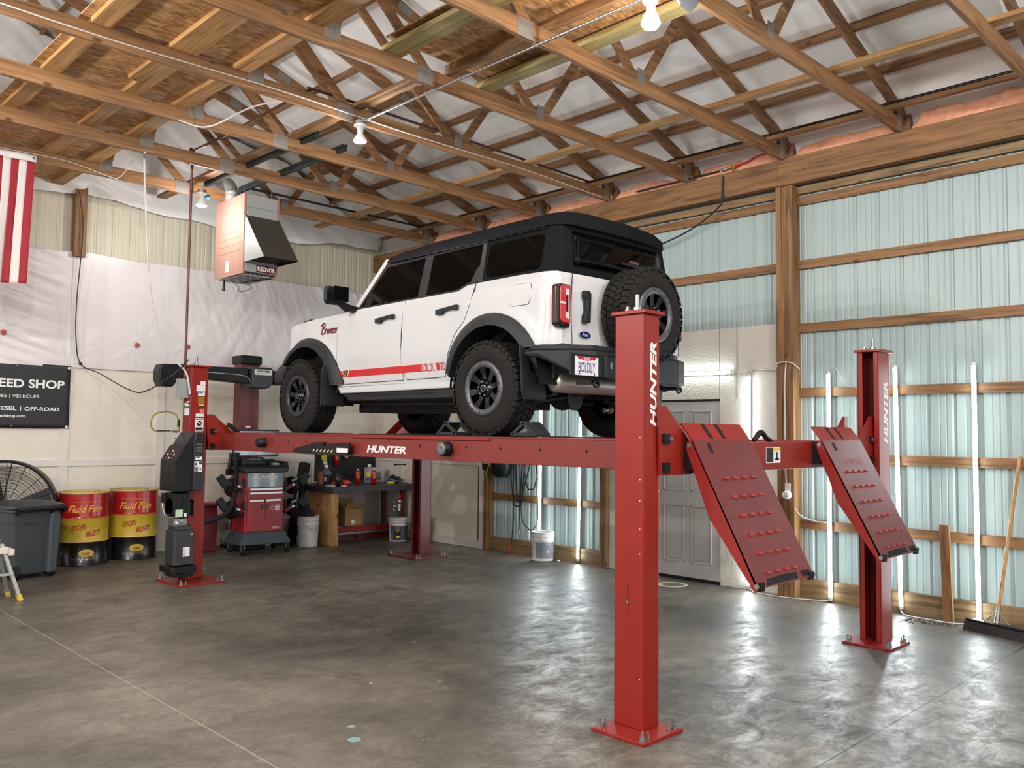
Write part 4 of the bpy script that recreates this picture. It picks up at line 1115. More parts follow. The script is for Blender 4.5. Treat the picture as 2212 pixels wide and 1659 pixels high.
def sm(t): t = max(0, min(1, t)); return t*t*(3-2*t)
def Wb(y, z):
    w = 0.865
    if z > 1.07: w -= 0.035*min(1, (z-1.07)/0.12)**2
    if z < 0.75: w -= 0.05*min(1, (0.75-z)/0.3)**1.5
    if y > 2.70: w -= 0.10*min(1, (y-2.70)/0.58)**2
    if y < -0.56: w -= 0.085*min(1, (-0.56-y)/0.14)**2
    # swell over the wheels
    for yc in (0.0, 2.75):
        r = math.hypot(y-yc, (z-0.40)); w += 0.022*math.exp(-((r-0.57)/0.10)**2)
    return w
def Wg(y, z):
    w = 0.815-0.22*(z-1.19)
    yr = -0.66; r = 0.16
    if y < yr+r: w += -r+math.sqrt(max(0, r*r-(yr+r-y)**2))
    return w
def slab(outline, ycuts, zcuts, xcuts, fn):
    """outline in (y,z) spanning x -1..1, cut into a grid and shaped by fn(x,y,z) -> (x,y,z)"""
    bm = bmesh.new()
    a = [bm.verts.new((-1, p[0], p[1])) for p in outline]; b = [bm.verts.new((1, p[0], p[1])) for p in outline]
    bm.faces.new(a); bm.faces.new(list(reversed(b)))
    n = len(outline)
    for i in range(n): bm.faces.new((a[i], b[i], b[(i+1) % n], a[(i+1) % n]))
    for ax, cuts in ((1, ycuts), (2, zcuts), (0, xcuts)):
        for c in cuts:
            co = [0,0,0]; co[ax] = c; no = [0,0,0]; no[ax] = 1
            bmesh.ops.bisect_plane(bm, geom=bm.verts[:]+bm.edges[:]+bm.faces[:], dist=1e-5, plane_co=co, plane_no=no)
    bmesh.ops.recalc_face_normals(bm, faces=bm.faces[:])
    for v in bm.verts: v.co = Vector(fn(*v.co))
    return bm
def bm_obj(bm, name, mats, parent=None, bevel=0.0, seg=2, ang=35, smooth=True):
    me = bpy.data.meshes.new(name); bm.to_mesh(me); bm.free()
    for m in mats: me.materials.append(m)
    if smooth:
        me.polygons.foreach_set('use_smooth', [True]*len(me.polygons))
        try: me.set_sharp_from_angle(angle=R(32))
        except Exception: pass
    o = bpy.data.objects.new(name, me); COL.objects.link(o)
    o.parent = parent or truck
    if bevel:
        md = o.modifiers.new('bevel', 'BEVEL'); md.width = bevel; md.segments = seg; md.limit_method = 'ANGLE'; md.angle_limit = R(ang)
    return o
def fr(a, b, n): return [a+(b-a)*i/n for i in range(1, n)]
def arc(cy, cz, ry, rz, a0, a1, n): return [(cy+ry*math.cos(R(a0+(a1-a0)*i/n)), cz+rz*math.sin(R(a0+(a1-a0)*i/n))) for i in range(n+1)]
def side(outline, W, s, off, thick, ycuts=(), zcuts=()):
    """a skin plate following the side of the truck; s=-1 left, +1 right"""
    def fn(x, y, z):
        return (s*(W(y, z)+off-(thick if x < 0 else 0)), y, z)
    return slab(outline, ycuts, zcuts, [], fn)
# --- lower body shell with wheel openings
rear_arch = arc(-0.03, 0.40, 0.50, 0.525, 150, 8, 18)
front_arch = arc(2.70, 0.40, 0.50, 0.525, 172, 38, 18)
OUT = [(-0.68,1.20),(-0.70,1.0),(-0.70,0.70),(-0.56,0.665)] + rear_arch + [(0.50,0.46),(2.18,0.46)] + front_arch + [(3.25,0.72),(3.28,0.86),(3.27,1.00),(3.21,1.075),(3.08,1.125),(2.6,1.155),(2.0,1.18),(1.95,1.195),(0.42,1.205),(0.30,1.245),(-0.30,1.252),(-0.66,1.245)]
def body_fn(x, y, z):
    w = Wb(y, z)
    zz = z
    if y > 1.98 and z > 1.05: zz = z+0.022*(1-x*x) - 0.012*math.exp(-((abs(x)-0.72)/0.10)**2)
    yy = y
    if y > 3.15: yy = y-0.10*x*x
    if y < -0.62: yy = y-0.035*(1-x*x)
    return (x*w, yy, zz)
bm = slab(OUT, fr(-0.7,3.28,90), fr(0.46,1.25,26), fr(-1,1,12), body_fn)
body = bm_obj(bm, 'body', [M_PAINT], None, 0.022, 3, 38)
# --- cabin (dark glass house) and soft top
CAB = [(-0.66,1.24),(-0.645,1.40),(-0.60,1.68),(1.50,1.63),(1.92,1.19),(0.42,1.20),(0.30,1.24)]
def cab_fn(x, y, z):
    yy = y
    if y < -0.5: yy = y-0.03*(1-x*x)
    return (x*Wg(y, z), yy, z)
bm = slab(CAB, fr(-0.66,-0.46,7)+fr(-0.46,1.9,10), fr(1.2,1.68,6), fr(-1,1,6), cab_fn)
cabin = bm_obj(bm, 'cabin', [M_FABRIC], None, 0.012, 2)
TOP = [(-0.655,1.625),(-0.625,1.70),(-0.58,1.735),(0.0,1.732),(0.9,1.715),(1.40,1.690),(1.52,1.655),(1.555,1.615),(1.50,1.60),(0.9,1.605)]
def top_fn(x, y, z):
    w = Wg(y, min(z,1.66))+0.014
    zz = z
    if z > 1.66: zz = z+0.014*(1-x*x)+0.012-0.03*abs(x)**8
    zz += 0.006*noise.noise((y*5, x*3, 1))*(1 if z > 1.66 else 0.3)
    yy = y
    if y < -0.5: yy = y-0.035*(1-x*x)
    return (x*w, yy, zz)
bm = slab(TOP, fr(-0.655,-0.46,7)+fr(-0.46,1.55,16), [1.64,1.66,1.70], fr(-1,1,12), top_fn)
top = bm_obj(bm, 'soft_top', [M_FABRIC], None, 0.012, 3)
# seams of the fabric
for s in (-1, 1):
    mb = MB(); mb.tube([(s*(Wg(y,1.61)+0.016), y, 1.606+0.012*(0.5-y)*0.3) for y in [-0.5+0.1*i for i in range(20)]], 0.004, 6)
    mb.build('roof_seam', M_BLACK, top)
for s, sd in ((-1, 'left'), (1, 'right')):
    # quarter window, rear door glass, front door glass
    q = rrect(-0.485, 1.285, 0.13, 1.565, 0.045); q = [(p[0]-0.05*(p[1]-1.285)*0, p[1]) for p in q]
    bm = side(q, Wg, s, 0.004, 0.008, [-0.3,0,0.05]); o = bm_obj(bm, 'quarter_window', [M_GLASSK]); 
    fd = [(0.985,1.215),(1.86,1.205),(1.53,1.565),(0.965,1.585)]
    rd = [(0.385,1.225),(0.875,1.217),(0.862,1.588),(0.215,1.60),(0.215,1.265),(0.30,1.265)]
    bm = side(fd, Wg, s, 0.004, 0.008, fr(0.965,1.86,4)); bm_obj(bm, 'front_side_glass', [M_GLASSK])
    bm = side(rd, Wg, s, 0.004, 0.008, fr(0.215,0.875,4)); bm_obj(bm, 'rear_side_glass', [M_GLASSK])
    # window frames and pillars in satin black
    def strip(poly, m, nm, off=0.009, yc=()):
        bm = side(poly, Wg, s, off, 0.012, yc); return bm_obj(bm, nm, [m], None, 0.002)
    strip([(0.87,1.20),(0.985,1.20),(0.965,1.60),(0.862,1.60)], M_TRIMB, 'door_pillar')
    strip([(0.155,1.25),(0.215,1.25),(0.215,1.61),(0.17,1.61)], M_TRIMB, 'rear_pillar')
    strip([(0.215,1.265),(0.30,1.268),(0.245,1.385),(0.215,1.40)], M_TRIMB, 'window_corner', 0.007)
    strip([(1.86,1.20),(1.905,1.195),(1.545,1.59),(1.51,1.59)], M_TRIMB, 'front_frame', 0.006)
    strip([(0.17,1.588),(1.53,1.562),(1.54,1.585),(0.17,1.612)], M_TRIMB, 'window_rail', 0.007, fr(0.17,1.54,6))
    # white windscreen pillar
    strip([(1.905,1.185),(1.985,1.18),(1.585,1.645),(1.525,1.64)], M_PAINT, 'windscreen_pillar', 0.012)
    # door skins over dark gaps
    dA = [(1.155,0.49),(2.07,0.482),(2.165,0.70),(2.175,0.95),(2.14,1.165),(2.0,1.19),(1.14,1.2),(1.12,1.15)]
    dB = [(0.555,0.495),(1.10,0.49),(1.16,0.62),(1.155,0.9),(1.125,1.17),(1.13,1.2),(0.42,1.205),(0.30,1.243),(0.205,1.245),(0.25,1.05),(0.29,0.94),(0.40,0.84),(0.49,0.68)]
    def outline_grow(p, g):
        n_ = len(p); A = sum(p[i][0]*p[(i+1)%n_][1]-p[(i+1)%n_][0]*p[i][1] for i in range(n_)); sg = 1 if A > 0 else -1
        out = []
        for i in range(n_):
            a_ = Vector(p[i])-Vector(p[i-1]); b_ = Vector(p[(i+1)%n_])-Vector(p[i]); a_.normalize(); b_.normalize()
            na = Vector((a_.y,-a_.x))*sg; nb = Vector((b_.y,-b_.x))*sg; m_ = (na+nb); m_ = m_/max(0.4, m_.dot(na))
            out.append((p[i][0]+m_.x*g, p[i][1]+m_.y*g))
        return out
    for nm, pl, h0, h1 in (('front_door', dA, 1.235, 1.505), ('rear_door', dB, 0.365, 0.635)):
        bm = side(pl, Wb, s, 0.0055, 0.02, fr(0.2,2.2,14), fr(0.48,1.21,10)); dr_ = bm_obj(bm, nm, [M_PAINT], None, 0.004, 2)
        bm = side(outline_grow(pl, 0.0045), Wb, s, 0.002, 0.01, fr(0.2,2.2,14), fr(0.48,1.21,10)); bm_obj(bm, 'door_gap', [M_SEAM], dr_)
        # handle with scoop
        zc = 1.048
        bm = side([(h1,zc-0.03),(h1,zc+0.012),(h0+0.02,zc+0.034),(h0,zc+0.034),(h0,zc-0.004),(h0+0.05,zc-0.008),(h0+0.07,zc+0.004),(h1-0.10,zc-0.008),(h1-0.08,zc-0.03)], Wb, s, 0.042, 0.03, fr(h0,h1,4))
        hd = bm_obj(bm, 'door_handle', [M_TRIMB], dr_, 0.006, 2)
        bm = side([(h0+0.02,zc-0.004),(h0+0.05,zc-0.004),(h0+0.05,zc+0.03),(h0+0.02,zc+0.03)], Wb, s, 0.02, 0.03); bm_obj(bm, 'handle_foot', [M_TRIMB], hd)
        mb = MB(); mb.sphere(((Wb(h1-0.13,zc)+0.002)*s, (h0+h1)/2, zc-0.02), 0.045, 14, 8, (0.08,1.1,0.6)); mb.build('handle_cup', mat('cup_white', (206,204,202), 0.3), dr_)
    # belt moulding
    bm = side([(1.95,1.188),(1.95,1.205),(0.43,1.218),(0.30,1.26),(0.20,1.262),(0.20,1.247),(0.295,1.247),(0.42,1.204)], lambda y,z: Wb(y,1.19)+0.004, s, 0.002, 0.05, fr(0.2,1.95,8)); bm_obj(bm, 'belt_moulding', [M_TRIMB])
    # red stripe with lettering
    bm = side([(0.885,0.552),(0.885,0.615),(2.30,0.606),(2.26,0.545)], Wb, s, 0.0085, 0.003, fr(0.9,2.3,20)); st = bm_obj(bm, 'side_stripe', [M_STRIPE])
    mb = MB(); mb.use(M_STRIPE)
    ww = lambda p: Vector((s*(Wb(p.x, p.y)+0.0105), p.x, p.y))
    if s < 0:
        for k, ch in enumerate('BOLDLY GO'):
            if ch == ' ':
                mb.add([ww(Vector(q)) for q in ((0.885-0.0395*k,0.551),(0.853-0.0395*k,0.551),(0.853-0.0395*k,0.616),(0.885-0.0395*k,0.616))], [(0,1,2,3)]); continue
            y0 = 0.876-0.0395*k
            vs, fs, tw, th = text_mesh(ch, 0.0, 0.0, 1.0)
            mb.add([ww(Vector((y0-v.x*0.029/tw, 0.550+v.y*0.067/th, 0))) for v in vs], fs)
        for k in range(1,5): mb.add([ww(Vector(q)) for q in ((0.885-0.079*k+0.006,0.556),(0.885-0.079*k,0.556),(0.885-0.079*k,0.618),(0.885-0.079*k+0.006,0.618))], [(0,1,2,3)])
        mb.build('stripe_lettering', None, st)
    bm = side([(2.03,0.532),(1.985,0.585),(1.975,0.615),(2.085,0.615),(2.075,0.585)], Wb, s, 0.0105, 0.003); bm_obj(bm, 'shield_badge', [M_WHITE])
    bm = side([(2.03,0.540),(1.992,0.587),(1.985,0.610),(2.076,0.610),(2.068,0.587)], Wb, s, 0.0113, 0.003); bm_obj(bm, 'shield_field', [M_BLACK])
    bm = side([(2.03,0.548),(2.022,0.588),(2.0,0.592),(2.0,0.602),(2.06,0.602),(2.06,0.592),(2.038,0.588)], Wb, s, 0.012, 0.003); bm_obj(bm, 'shield_emblem', [mat('badge_gold', (196,150,60), 0.35, 0.6)])
    # fender flares
    def flare(cy, oa, ia, n=22, nm='fender_flare'):
        vs = []; fs = []
        for i in range(n+1):
            t = i/n
            po, pi = oa(t), ia(t)
            w0 = Wb(po[0], po[1])
            w1 = 0.932-0.02*max(0, (abs(po[0]-cy)-0.42))*4
            pm = (po[0]*0.55+pi[0]*0.45, po[1]*0.55+pi[1]*0.45)
            for (p, w) in ((po, w0-0.01), (po, w0+0.014), (pm, w1-0.006), (pi, w1), (pi, w1-0.035), (pi, w1-0.30)):
                vs.append((s*w, p[0], p[1]))
        k = 6
        for i in range(n):
            for j in range(k-1):
                f = (i*k+j, i*k+j+1, (i+1)*k+j+1, (i+1)*k+j); fs.append(f if s < 0 else tuple(reversed(f)))
        MBf = MB(); MBf.use(M_TRIMB).add(vs, fs, None, True); o = MBf.build(nm, None, truck)
        try: o.data.set_sharp_from_angle(angle=R(40))
        except Exception: pass
        return o
    def ell(cy, cz, ry, rz, a0, a1): return lambda t: (cy+ry*math.cos(R(a0+(a1-a0)*t)), cz+rz*math.sin(R(a0+(a1-a0)*t)))
    flare(-0.03, ell(-0.03,0.40,0.565,0.575,151,16), ell(-0.03,0.40,0.465,0.475,146,10))
    flare(2.70, ell(2.68,0.40,0.60,0.565,172,33), ell(2.70,0.40,0.485,0.475,172,42))
    # inner wheel wells
    for cy in (-0.03, 2.70):
        mb = MB(); M = frame((s*0.55, cy, 0.40), (0,1,0), (0,0,1)) @ Matrix.Identity(4)
        ring = [(0.515*math.cos(R(a)), 0.525*math.sin(R(a))) for a in range(0, 181, 12)]
        vs = []; 
        for (a, b) in ring: vs += [(s*0.45, cy+a, 0.40+b), (s*0.86, cy+a, 0.40+b)]
        nn = len(ring); mb.add(vs, [(2*i,2*i+1,2*i+3,2*i+2) for i in range(nn-1)], None, True)
        mb.add([(s*0.45, cy+a, 0.40+b) for a, b in ring], [tuple(range(nn))], None, False)
        mb.build('wheel_well', M_UNDER, truck)
    # sill step and rocker
    bm = side([(0.47,0.40),(2.14,0.39),(2.18,0.455),(0.47,0.462)], Wb, s, 0.012, 0.10, fr(0.5,2.1,4)); bm_obj(bm, 'sill', [M_PAINT], None, 0.012, 3)
    bm = side([(0.49,0.315),(2.06,0.315),(2.14,0.41),(0.47,0.42)], Wb, s, -0.02, 0.09, fr(0.5,2.1,4)); bm_obj(bm, 'rocker_rail', [M_TRIMB], None, 0.012, 2)
    # mud flaps
    mb = MB(); M = frame((s*0.0, 2.26, 0), (s,0,0), (0,0,1))
    mb.prism([(0.70,0.27),(0.985,0.275),(0.985,0.60),(0.955,0.68),(0.90,0.62),(0.80,0.46),(0.70,0.40)], frame((0,2.275,0),(s,0,0),(0,0,1)), -0.006, 0.006)
    mb.prism([(0.72,0.285),(0.955,0.285),(0.955,0.335),(0.72,0.335)], frame((0,2.275,0),(s,0,0),(0,0,1)), -0.012, 0.012); mb.build('mud_flap', M_TRIMB, truck, 0.004)
    mb = MB(); mb.prism([(0.66,0.29),(0.915,0.285),(0.935,0.34),(0.965,0.70),(0.91,0.66),(0.84,0.50),(0.66,0.44)], frame((0,-0.43,0),(s,0,0),(0,0,1)), -0.007, 0.007)
    mb.prism([(0.68,0.30),(0.90,0.30),(0.90,0.345),(0.68,0.345)], frame((0,-0.43,0),(s,0,0),(0,0,1)), -0.013, 0.013); mb.build('mud_flap', M_TRIMB, truck, 0.004)
    # mirror
    mb = MB(); mb.use(M_BLACK); mb.prism(rrect(-0.100,-0.088,0.100,0.088,0.04), frame((s*1.075, 1.90, 1.305),(s,0,0),(0.0,0.0,1)), -0.035*s if s<0 else -0.035, 0.08)
    mr = mb.build('door_mirror', None, truck, 0.018, 3)
    mb = MB(); mb.use(M_BLACK); mb.prism([(0.80,1.165),(0.93,1.165),(1.04,1.235),(1.0,1.255),(0.90,1.225),(0.80,1.215)], frame((0,1.93,0),(s,0,0),(0,0,1)), -0.04, 0.04); mb.build('mirror_arm', None, mr, 0.008)
    mb = MB(); mb.use(mat('mirror_glass', (20,22,24), 0.03, 0.6)); mb.box((s*1.16, 1.815, 1.235), (s*0.99, 1.8185, 1.375)); mb.build('mirror_glass', None, mr, 0.01)
    # front corner trail sight on the fender
    mb = MB(); mb.prism([(2.90,1.13),(3.13,1.10),(3.10,1.165),(3.04,1.185),(2.91,1.198)], frame((s*0.70,0,0),(0,1,0),(0,0,1)), -0.012, 0.012); mb.build('trail_sight', M_BLACK, truck, 0.004)
# fuel door on the left
gp = rrect(-0.445,1.008,-0.235,1.175,0.035)
bm = side(outline_grow(gp,0.003), Wb, -1, 0.003, 0.006, fr(-0.45,-0.23,3)); o = bm_obj(bm, 'fuel_door_gap', [M_SEAM])
bm = side(gp, Wb, -1, 0.0055, 0.006, fr(-0.45,-0.23,3), [1.05,1.1,1.15]); bm_obj(bm, 'fuel_door', [M_PAINT])
# script badge on the front fender
mb = MB(); mb.use(mat('badge_red_black', (110,20,26), 0.4))
SCR = [[(0.02,0.02),(0.06,0.30)],[(-0.03,0.24),(0.06,0.31),(0.15,0.30),(0.15,0.22),(0.06,0.17),(0.15,0.16),(0.16,0.06),(0.08,0.0),(-0.02,0.03)],
       [(0.17,0.02),(0.21,0.14),(0.24,0.12),(0.27,0.14)],[(0.33,0.13),(0.28,0.08),(0.30,0.02),(0.35,0.04),(0.37,0.11),(0.33,0.14)],
       [(0.40,0.02),(0.43,0.13),(0.43,0.08),(0.48,0.14),(0.49,0.10),(0.48,0.02),(0.52,0.04)],[(0.61,0.12),(0.57,0.14),(0.53,0.08),(0.55,0.02),(0.61,0.04)],
       [(0.68,0.13),(0.63,0.08),(0.65,0.02),(0.70,0.04),(0.72,0.11),(0.68,0.14),(0.78,0.13)]]
for stx in SCR:
    pts = spline([Vector((p[0]*0.36, p[1]*0.36+p[0]*0.0, 0)) for p in stx], 5)
    mb.tube([(-(Wb(2.45-p.x, 0.99+p.y)+0.006), 2.45-p.x, 0.985+p.y) for p in pts], 0.0055, 6)
mb.build('script_badge', None, truck)
# --- front end
mb = MB(); mb.use(M_TRIMB); mb.prism([(-0.62,0.80),(0.62,0.80),(0.66,0.88),(0.66,1.0),(0.62,1.03),(-0.62,1.03),(-0.66,1.0),(-0.66,0.88)], frame((0,3.285,0),(-1,0,0),(0,0,1)), -0.03, 0.012); mb.build('grille', None, truck, 0.01)
mb = MB(); mb.use(M_WHITE)
for s in (-1,1): mb.lathe([(0.085,0),(0.085,0.01),(0.06,0.02),(0,0.022)], frame((s*0.53,3.292,0.92),(-1,0,0),(0,0,1)), 24)
mb.build('headlights', None, truck)
mb = MB(); mb.prism([(-0.84,0.52),(0.84,0.52),(0.86,0.62),(0.78,0.74),(-0.78,0.74),(-0.86,0.62)], frame((0,3.36,0),(-1,0,0),(0,0,1)), -0.12, 0.06); mb.build('front_bumper', M_TRIMB, truck, 0.03, 3)
mb = MB()
for s in (-1, 1):
    M = frame((0,0,0),(0,1,0),(0,0,1))
mb.add([(-0.70,1.905,1.22),(0.70,1.905,1.22),(0.66,1.56,1.60),(-0.66,1.56,1.60)], [(0,1,2,3)], None, False); wsd = mb.build('windscreen', M_GLASSK, truck)
wsd.modifiers.new('t','SOLIDIFY').thickness = 0.006
# --- tail: gate gap, lamps, handle, badge
YR = -0.70
def rear_y(x): return -0.70-0.035*(1-(x/0.80)**2)
mb = MB(); mb.use(M_SEAM)
for zz in range(12):
    z0 = 0.70+zz*0.045
    xg = -0.672-0.012*math.sin(zz/11*PI)
    mb.box((xg-0.003, rear_y(xg)-0.0015, z0), (xg+0.003, rear_y(xg)+0.004, z0+0.0455))
    mb.box((0.80-0.003, rear_y(0.78)-0.0015, z0), (0.80+0.003, rear_y(0.78)+0.004, z0+0.0455))
mb.build('tailgate_seam', None, truck)
M_LAMPR = mat('lamp_red', (176,24,30), 0.12, coat=0.8); M_LAMPD = mat('lamp_dark_red', (70,10,14), 0.1, coat=0.8); M_LAMPW = mat('lamp_clear', (200,196,196), 0.15, coat=0.6)
for s in (-1, 1):
    yb = -0.69; xa, xb = s*0.735, s*0.872
    lamp_parts = []
    mb = MB(); mb.use(M_BLACK)
    prof = [(0.735,0.815),(0.835,0.815),(0.88,0.835),(0.88,1.115),(0.86,1.135),(0.735,1.138)]
    mb.prism(prof, frame((0,yb,0),(s,0,0),(0,0,1)), -0.055 if s < 0 else -0.05, 0.015 if s < 0 else 0.055)
    tlp = mb.build('tail_lamp', None, truck, 0.012, 3)
    if s > 0: tlp.location = (-0.06, 0.02, 0)
    M = frame((0, yb-0.052, 0), (s,0,0), (0,0,1)); d = -1 if (M.to_3x3() @ Vector((0,0,1))).y > 0 else 1
    mb = MB(); mb.use(M_LAMPR); mb.prism([(0.742,0.845),(0.835,0.845),(0.862,0.87),(0.862,1.10),(0.845,1.125),(0.742,1.13)], M, 0.0, 0.012*d); mb.build('lens', None, tlp, 0.006)
    mb = MB(); mb.use(M_LAMPD); mb.box((s*0.875,yb-0.04,0.845),(s*0.887,yb+0.004,1.115)); mb.build('side_lens', None, tlp, 0.005)
    mb = MB(); mb.use(M_LAMPW); mb.prism([(0.762,0.87),(0.80,0.885),(0.80,0.93),(0.775,0.93),(0.775,1.05),(0.80,1.05),(0.80,1.10),(0.762,1.095)], M, 0.012*d, 0.0155*d)
    mb.prism([(0.80,0.985),(0.862,0.985),(0.862,1.0),(0.80,1.0)], M, 0.012*d, 0.0155*d); mb.build('reverse_lens', None, tlp)
    mb = MB(); mb.use(M_BLACK); mb.prism([(0.777,0.925),(0.792,0.925),(0.792,1.055),(0.777,1.055)], M, 0.012*d, 0.018*d); mb.build('lens_bar', None, tlp)
mb = MB(); mb.use(M_TRIMB); mb.prism([(0.575,0.865),(0.51,0.87),(0.502,1.09),(0.515,1.112),(0.575,1.112),(0.573,1.06),(0.555,1.04),(0.553,0.955),(0.573,0.925)], frame((0,-0.735,0),(-1,0,0),(0,0,1)), 0.0, -0.035) if False else mb.prism([(-0.575,0.865),(-0.51,0.87),(-0.502,1.09),(-0.515,1.112),(-0.575,1.112),(-0.573,1.06),(-0.555,1.04),(-0.553,0.955),(-0.573,0.925)], frame((0,-0.72,0),(1,0,0),(0,0,1)), 0.0, 0.045)
mb.build('tailgate_handle', None, truck, 0.007, 2)
mb = MB(); mb.use(M_CHROME); ME = frame((-0.536,-0.7215,0.778),(1,0,0),(0,0,1)); mb.add([(0.068*math.cos(t*PI/16),0.0255*math.sin(t*PI/16),0.0) for t in range(32)]+[(0.068*math.cos(t*PI/16),0.0255*math.sin(t*PI/16),0.008) for t in range(32)], [tuple(range(32,64))]+[(t,(t+1)%32,32+(t+1)%32,32+t) for t in range(32)], ME)
mb.use(mat('oval_blue', (18,26,92), 0.25)); mb.add([(0.064*math.cos(t*PI/16),0.0225*math.sin(t*PI/16),0.009) for t in range(32)], [tuple(range(32))], ME)
mb.use(M_WHITE); put_text(mb, 'Ford', Matrix.Translation((0,0,0)) @ ME @ Matrix.Translation((0,0,0.0098)), 0.075, 0.024, shear=0.35, center=True); mb.build('oval_badge', None, truck)
# rear window in the soft top
def RW(p):
    x, z = p; t = (z-1.24)/0.44
    return (x, -0.66+0.06*max(0,t)-0.03*(1-(x/0.7)**2)-0.012, z)
mb = MB(); mb.use(M_GLASSK)
def rwf(u, v):
    z = 1.315+(1.585-1.315)*v; xm = 0.60-0.02*v
    return RW((-xm+2*xm*u, z))
mb.grid(rwf, 16, 4, True)
rw_ = mb.build('rear_window', None, truck); rw_.modifiers.new('t','SOLIDIFY').thickness = 0.006
mb = MB(); mb.use(M_LAMPD); mb.box((0.03,-0.735,1.405),(0.16,-0.715,1.43)); mb.use(M_BLACK); mb.box((-0.05,-0.73,1.385),(0.25,-0.70,1.407)); mb.build('brake_lamp', None, truck, 0.004)
# --- rear bumper
bump = [(-0.93,-0.44),(-0.93,-0.60),(-0.80,-0.80),(-0.62,-0.90),(0.50,-0.90),(0.64,-0.86),(0.84,-0.66),(0.92,-0.44),(0.80,-0.44),(0.78,-0.60),(-0.80,-0.60),(-0.82,-0.44)]
mb = MB(); mb.use(M_TRIMB); mb.prism(bump, Matrix.Identity(4), 0.435, 0.645); 
for v in mb.v:
    if v.z < 0.5:
        if abs(v.x) > 0.87: v.z = 0.605
        elif v.x < -0.7 and v.y < -0.7: v.z = 0.475
        elif v.x < -0.7: v.z = 0.60
rb = mb.build('rear_bumper', None, truck, 0.022, 3)
mb = MB(); mb.use(M_TRIMB); mb.prism([(-0.90,-0.46),(-0.90,-0.60),(-0.78,-0.76),(-0.60,-0.86),(0.48,-0.86),(0.60,-0.82),(0.80,-0.64),(0.88,-0.46)], Matrix.Identity(4), 0.645, 0.69); mb.build('step_pad', None, rb, 0.012)
mb = MB(); mb.use(M_BLACK); mb.box((-0.93,-0.912,0.445),(-0.55,-0.90,0.605)); mb.build('plate_recess', None, rb, 0.01)
mb = MB(); mb.box((-0.53,-0.925,0.43),(-0.34,-0.88,0.62)); mb.build('hitch_cover', M_BLACK, rb, 0.02); 
mb = MB(); mb.use(M_CHROME); mb.box((-0.475,-0.928,0.515),(-0.455,-0.926,0.56)); mb.build('step_lamp', None, rb)
mb = MB(); mb.use(mat('plate_white', (216,216,226), 0.4)); mb.box((-0.882,-0.918,0.452),(-0.612,-0.914,0.588)); 
mb.use(mat('plate_red', (186,28,44), 0.4)); MP = frame((-0.882,-0.9184,0.452),(1,0,0),(0,0,1)); mb.prism([(0.02,0.136),(0.25,0.136),(0.24,0.124),(0.19,0.112),(0.135,0.106),(0.08,0.112),(0.03,0.124)], MP, 0, 0.0004)
mb.use(M_WHITE); put_text(mb, 'OHIO', frame((-0.747,-0.9194,0.574),(1,0,0),(0,0,1)), 0.075, 0.018, bold=0.02, center=True)
mb.use(mat('plate_blue', (26,30,84), 0.4)); put_text(mb, 'BOLDLY', frame((-0.747,-0.919,0.510),(1,0,0),(0,0,1)), 0.195, 0.074, bold=0.0, center=True)
mb.use(M_BLACK)
for x, z in ((-0.835,0.572),(-0.660,0.572),(-0.835,0.464),(-0.660,0.464)): mb.cyl((x,-0.917,z),(x,-0.921,z),0.007,None,10)
mb.build('licence_plate', None, rb)
for s in (-1,1):
    mb = MB(); mb.tube([(s*0.56+0.035*math.cos(t*PI/8), -0.86, 0.40+0.022*math.sin(t*PI/8)) for t in range(16)], 0.009, 8, True); mb.box((s*0.56-0.05,-0.85,0.40),(s*0.56+0.05,-0.70,0.43)); mb.build('tow_loop', M_BLACK, rb)
# --- underbody
mb = MB()
for s in (-1, 1):
    mb.box((s*0.50,-0.36,0.33),(s*0.42,3.1,0.43))
for y in (0.6, 1.3, 1.9, 3.0): mb.box((-0.46,y-0.05,0.33),(0.46,y+0.05,0.42))
mb.box((-0.40,0.45,0.24),(0.40,1.35,0.36)); mb.box((-0.60,0.55,0.30),(-0.44,1.9,0.36)); mb.box((-0.35,1.5,0.22),(0.35,2.5,0.45)); mb.box((-0.80,0.45,0.36),(0.80,2.15,0.42))
mb.box((-0.70,-0.55,0.44),(0.70,0.5,0.72)); mb.box((-0.45,2.2,0.40),(0.45,3.2,0.75))
mb.tube([(-0.58,2.1,0.30),(-0.58,0.7,0.28)], 0.03, 10); mb.tube([(-0.2,0.2,0.33),(-0.12,1.6,0.36)], 0.035, 10); mb.build('chassis', M_UNDER, truck, 0.01)
mb = MB(); mb.cyl((-0.62,0,0.375),(0.62,0,0.375),0.042,None,16); mb.sphere((0.05,0.0,0.335),0.135,18,12,(0.95,0.85,0.8)); mb.cyl((0.05,-0.12,0.33),(0.05,-0.145,0.33),0.105,None,14)
for s in (-1,1): mb.cyl((s*0.50,-0.12,0.30),(s*0.52,-0.18,0.62),0.028,None,12); mb.cyl((s*0.42,0.12,0.40),(s*0.42,0.12,0.65),0.06,None,14); mb.tube([(s*0.48,0,0.30),(s*0.44,0.75,0.34)],0.025,8)
mb.tube([(-0.48,-0.1,0.28),(0.42,-0.16,0.40)],0.016,8)
mb.build('rear_axle', M_UNDER, truck)
mb = MB()
for s in (-1,1):
    mb.tube([(s*0.35,2.6,0.32),(s*0.70,2.78,0.34)],0.032,8); mb.tube([(s*0.35,2.95,0.32),(s*0.70,2.80,0.34)],0.032,8); mb.cyl((s*0.58,2.8,0.36),(s*0.50,2.8,0.74),0.055,None,14)
mb.tube([(-0.65,2.68,0.36),(0.65,2.68,0.36)],0.018,8); mb.build('front_suspension', M_UNDER, truck)
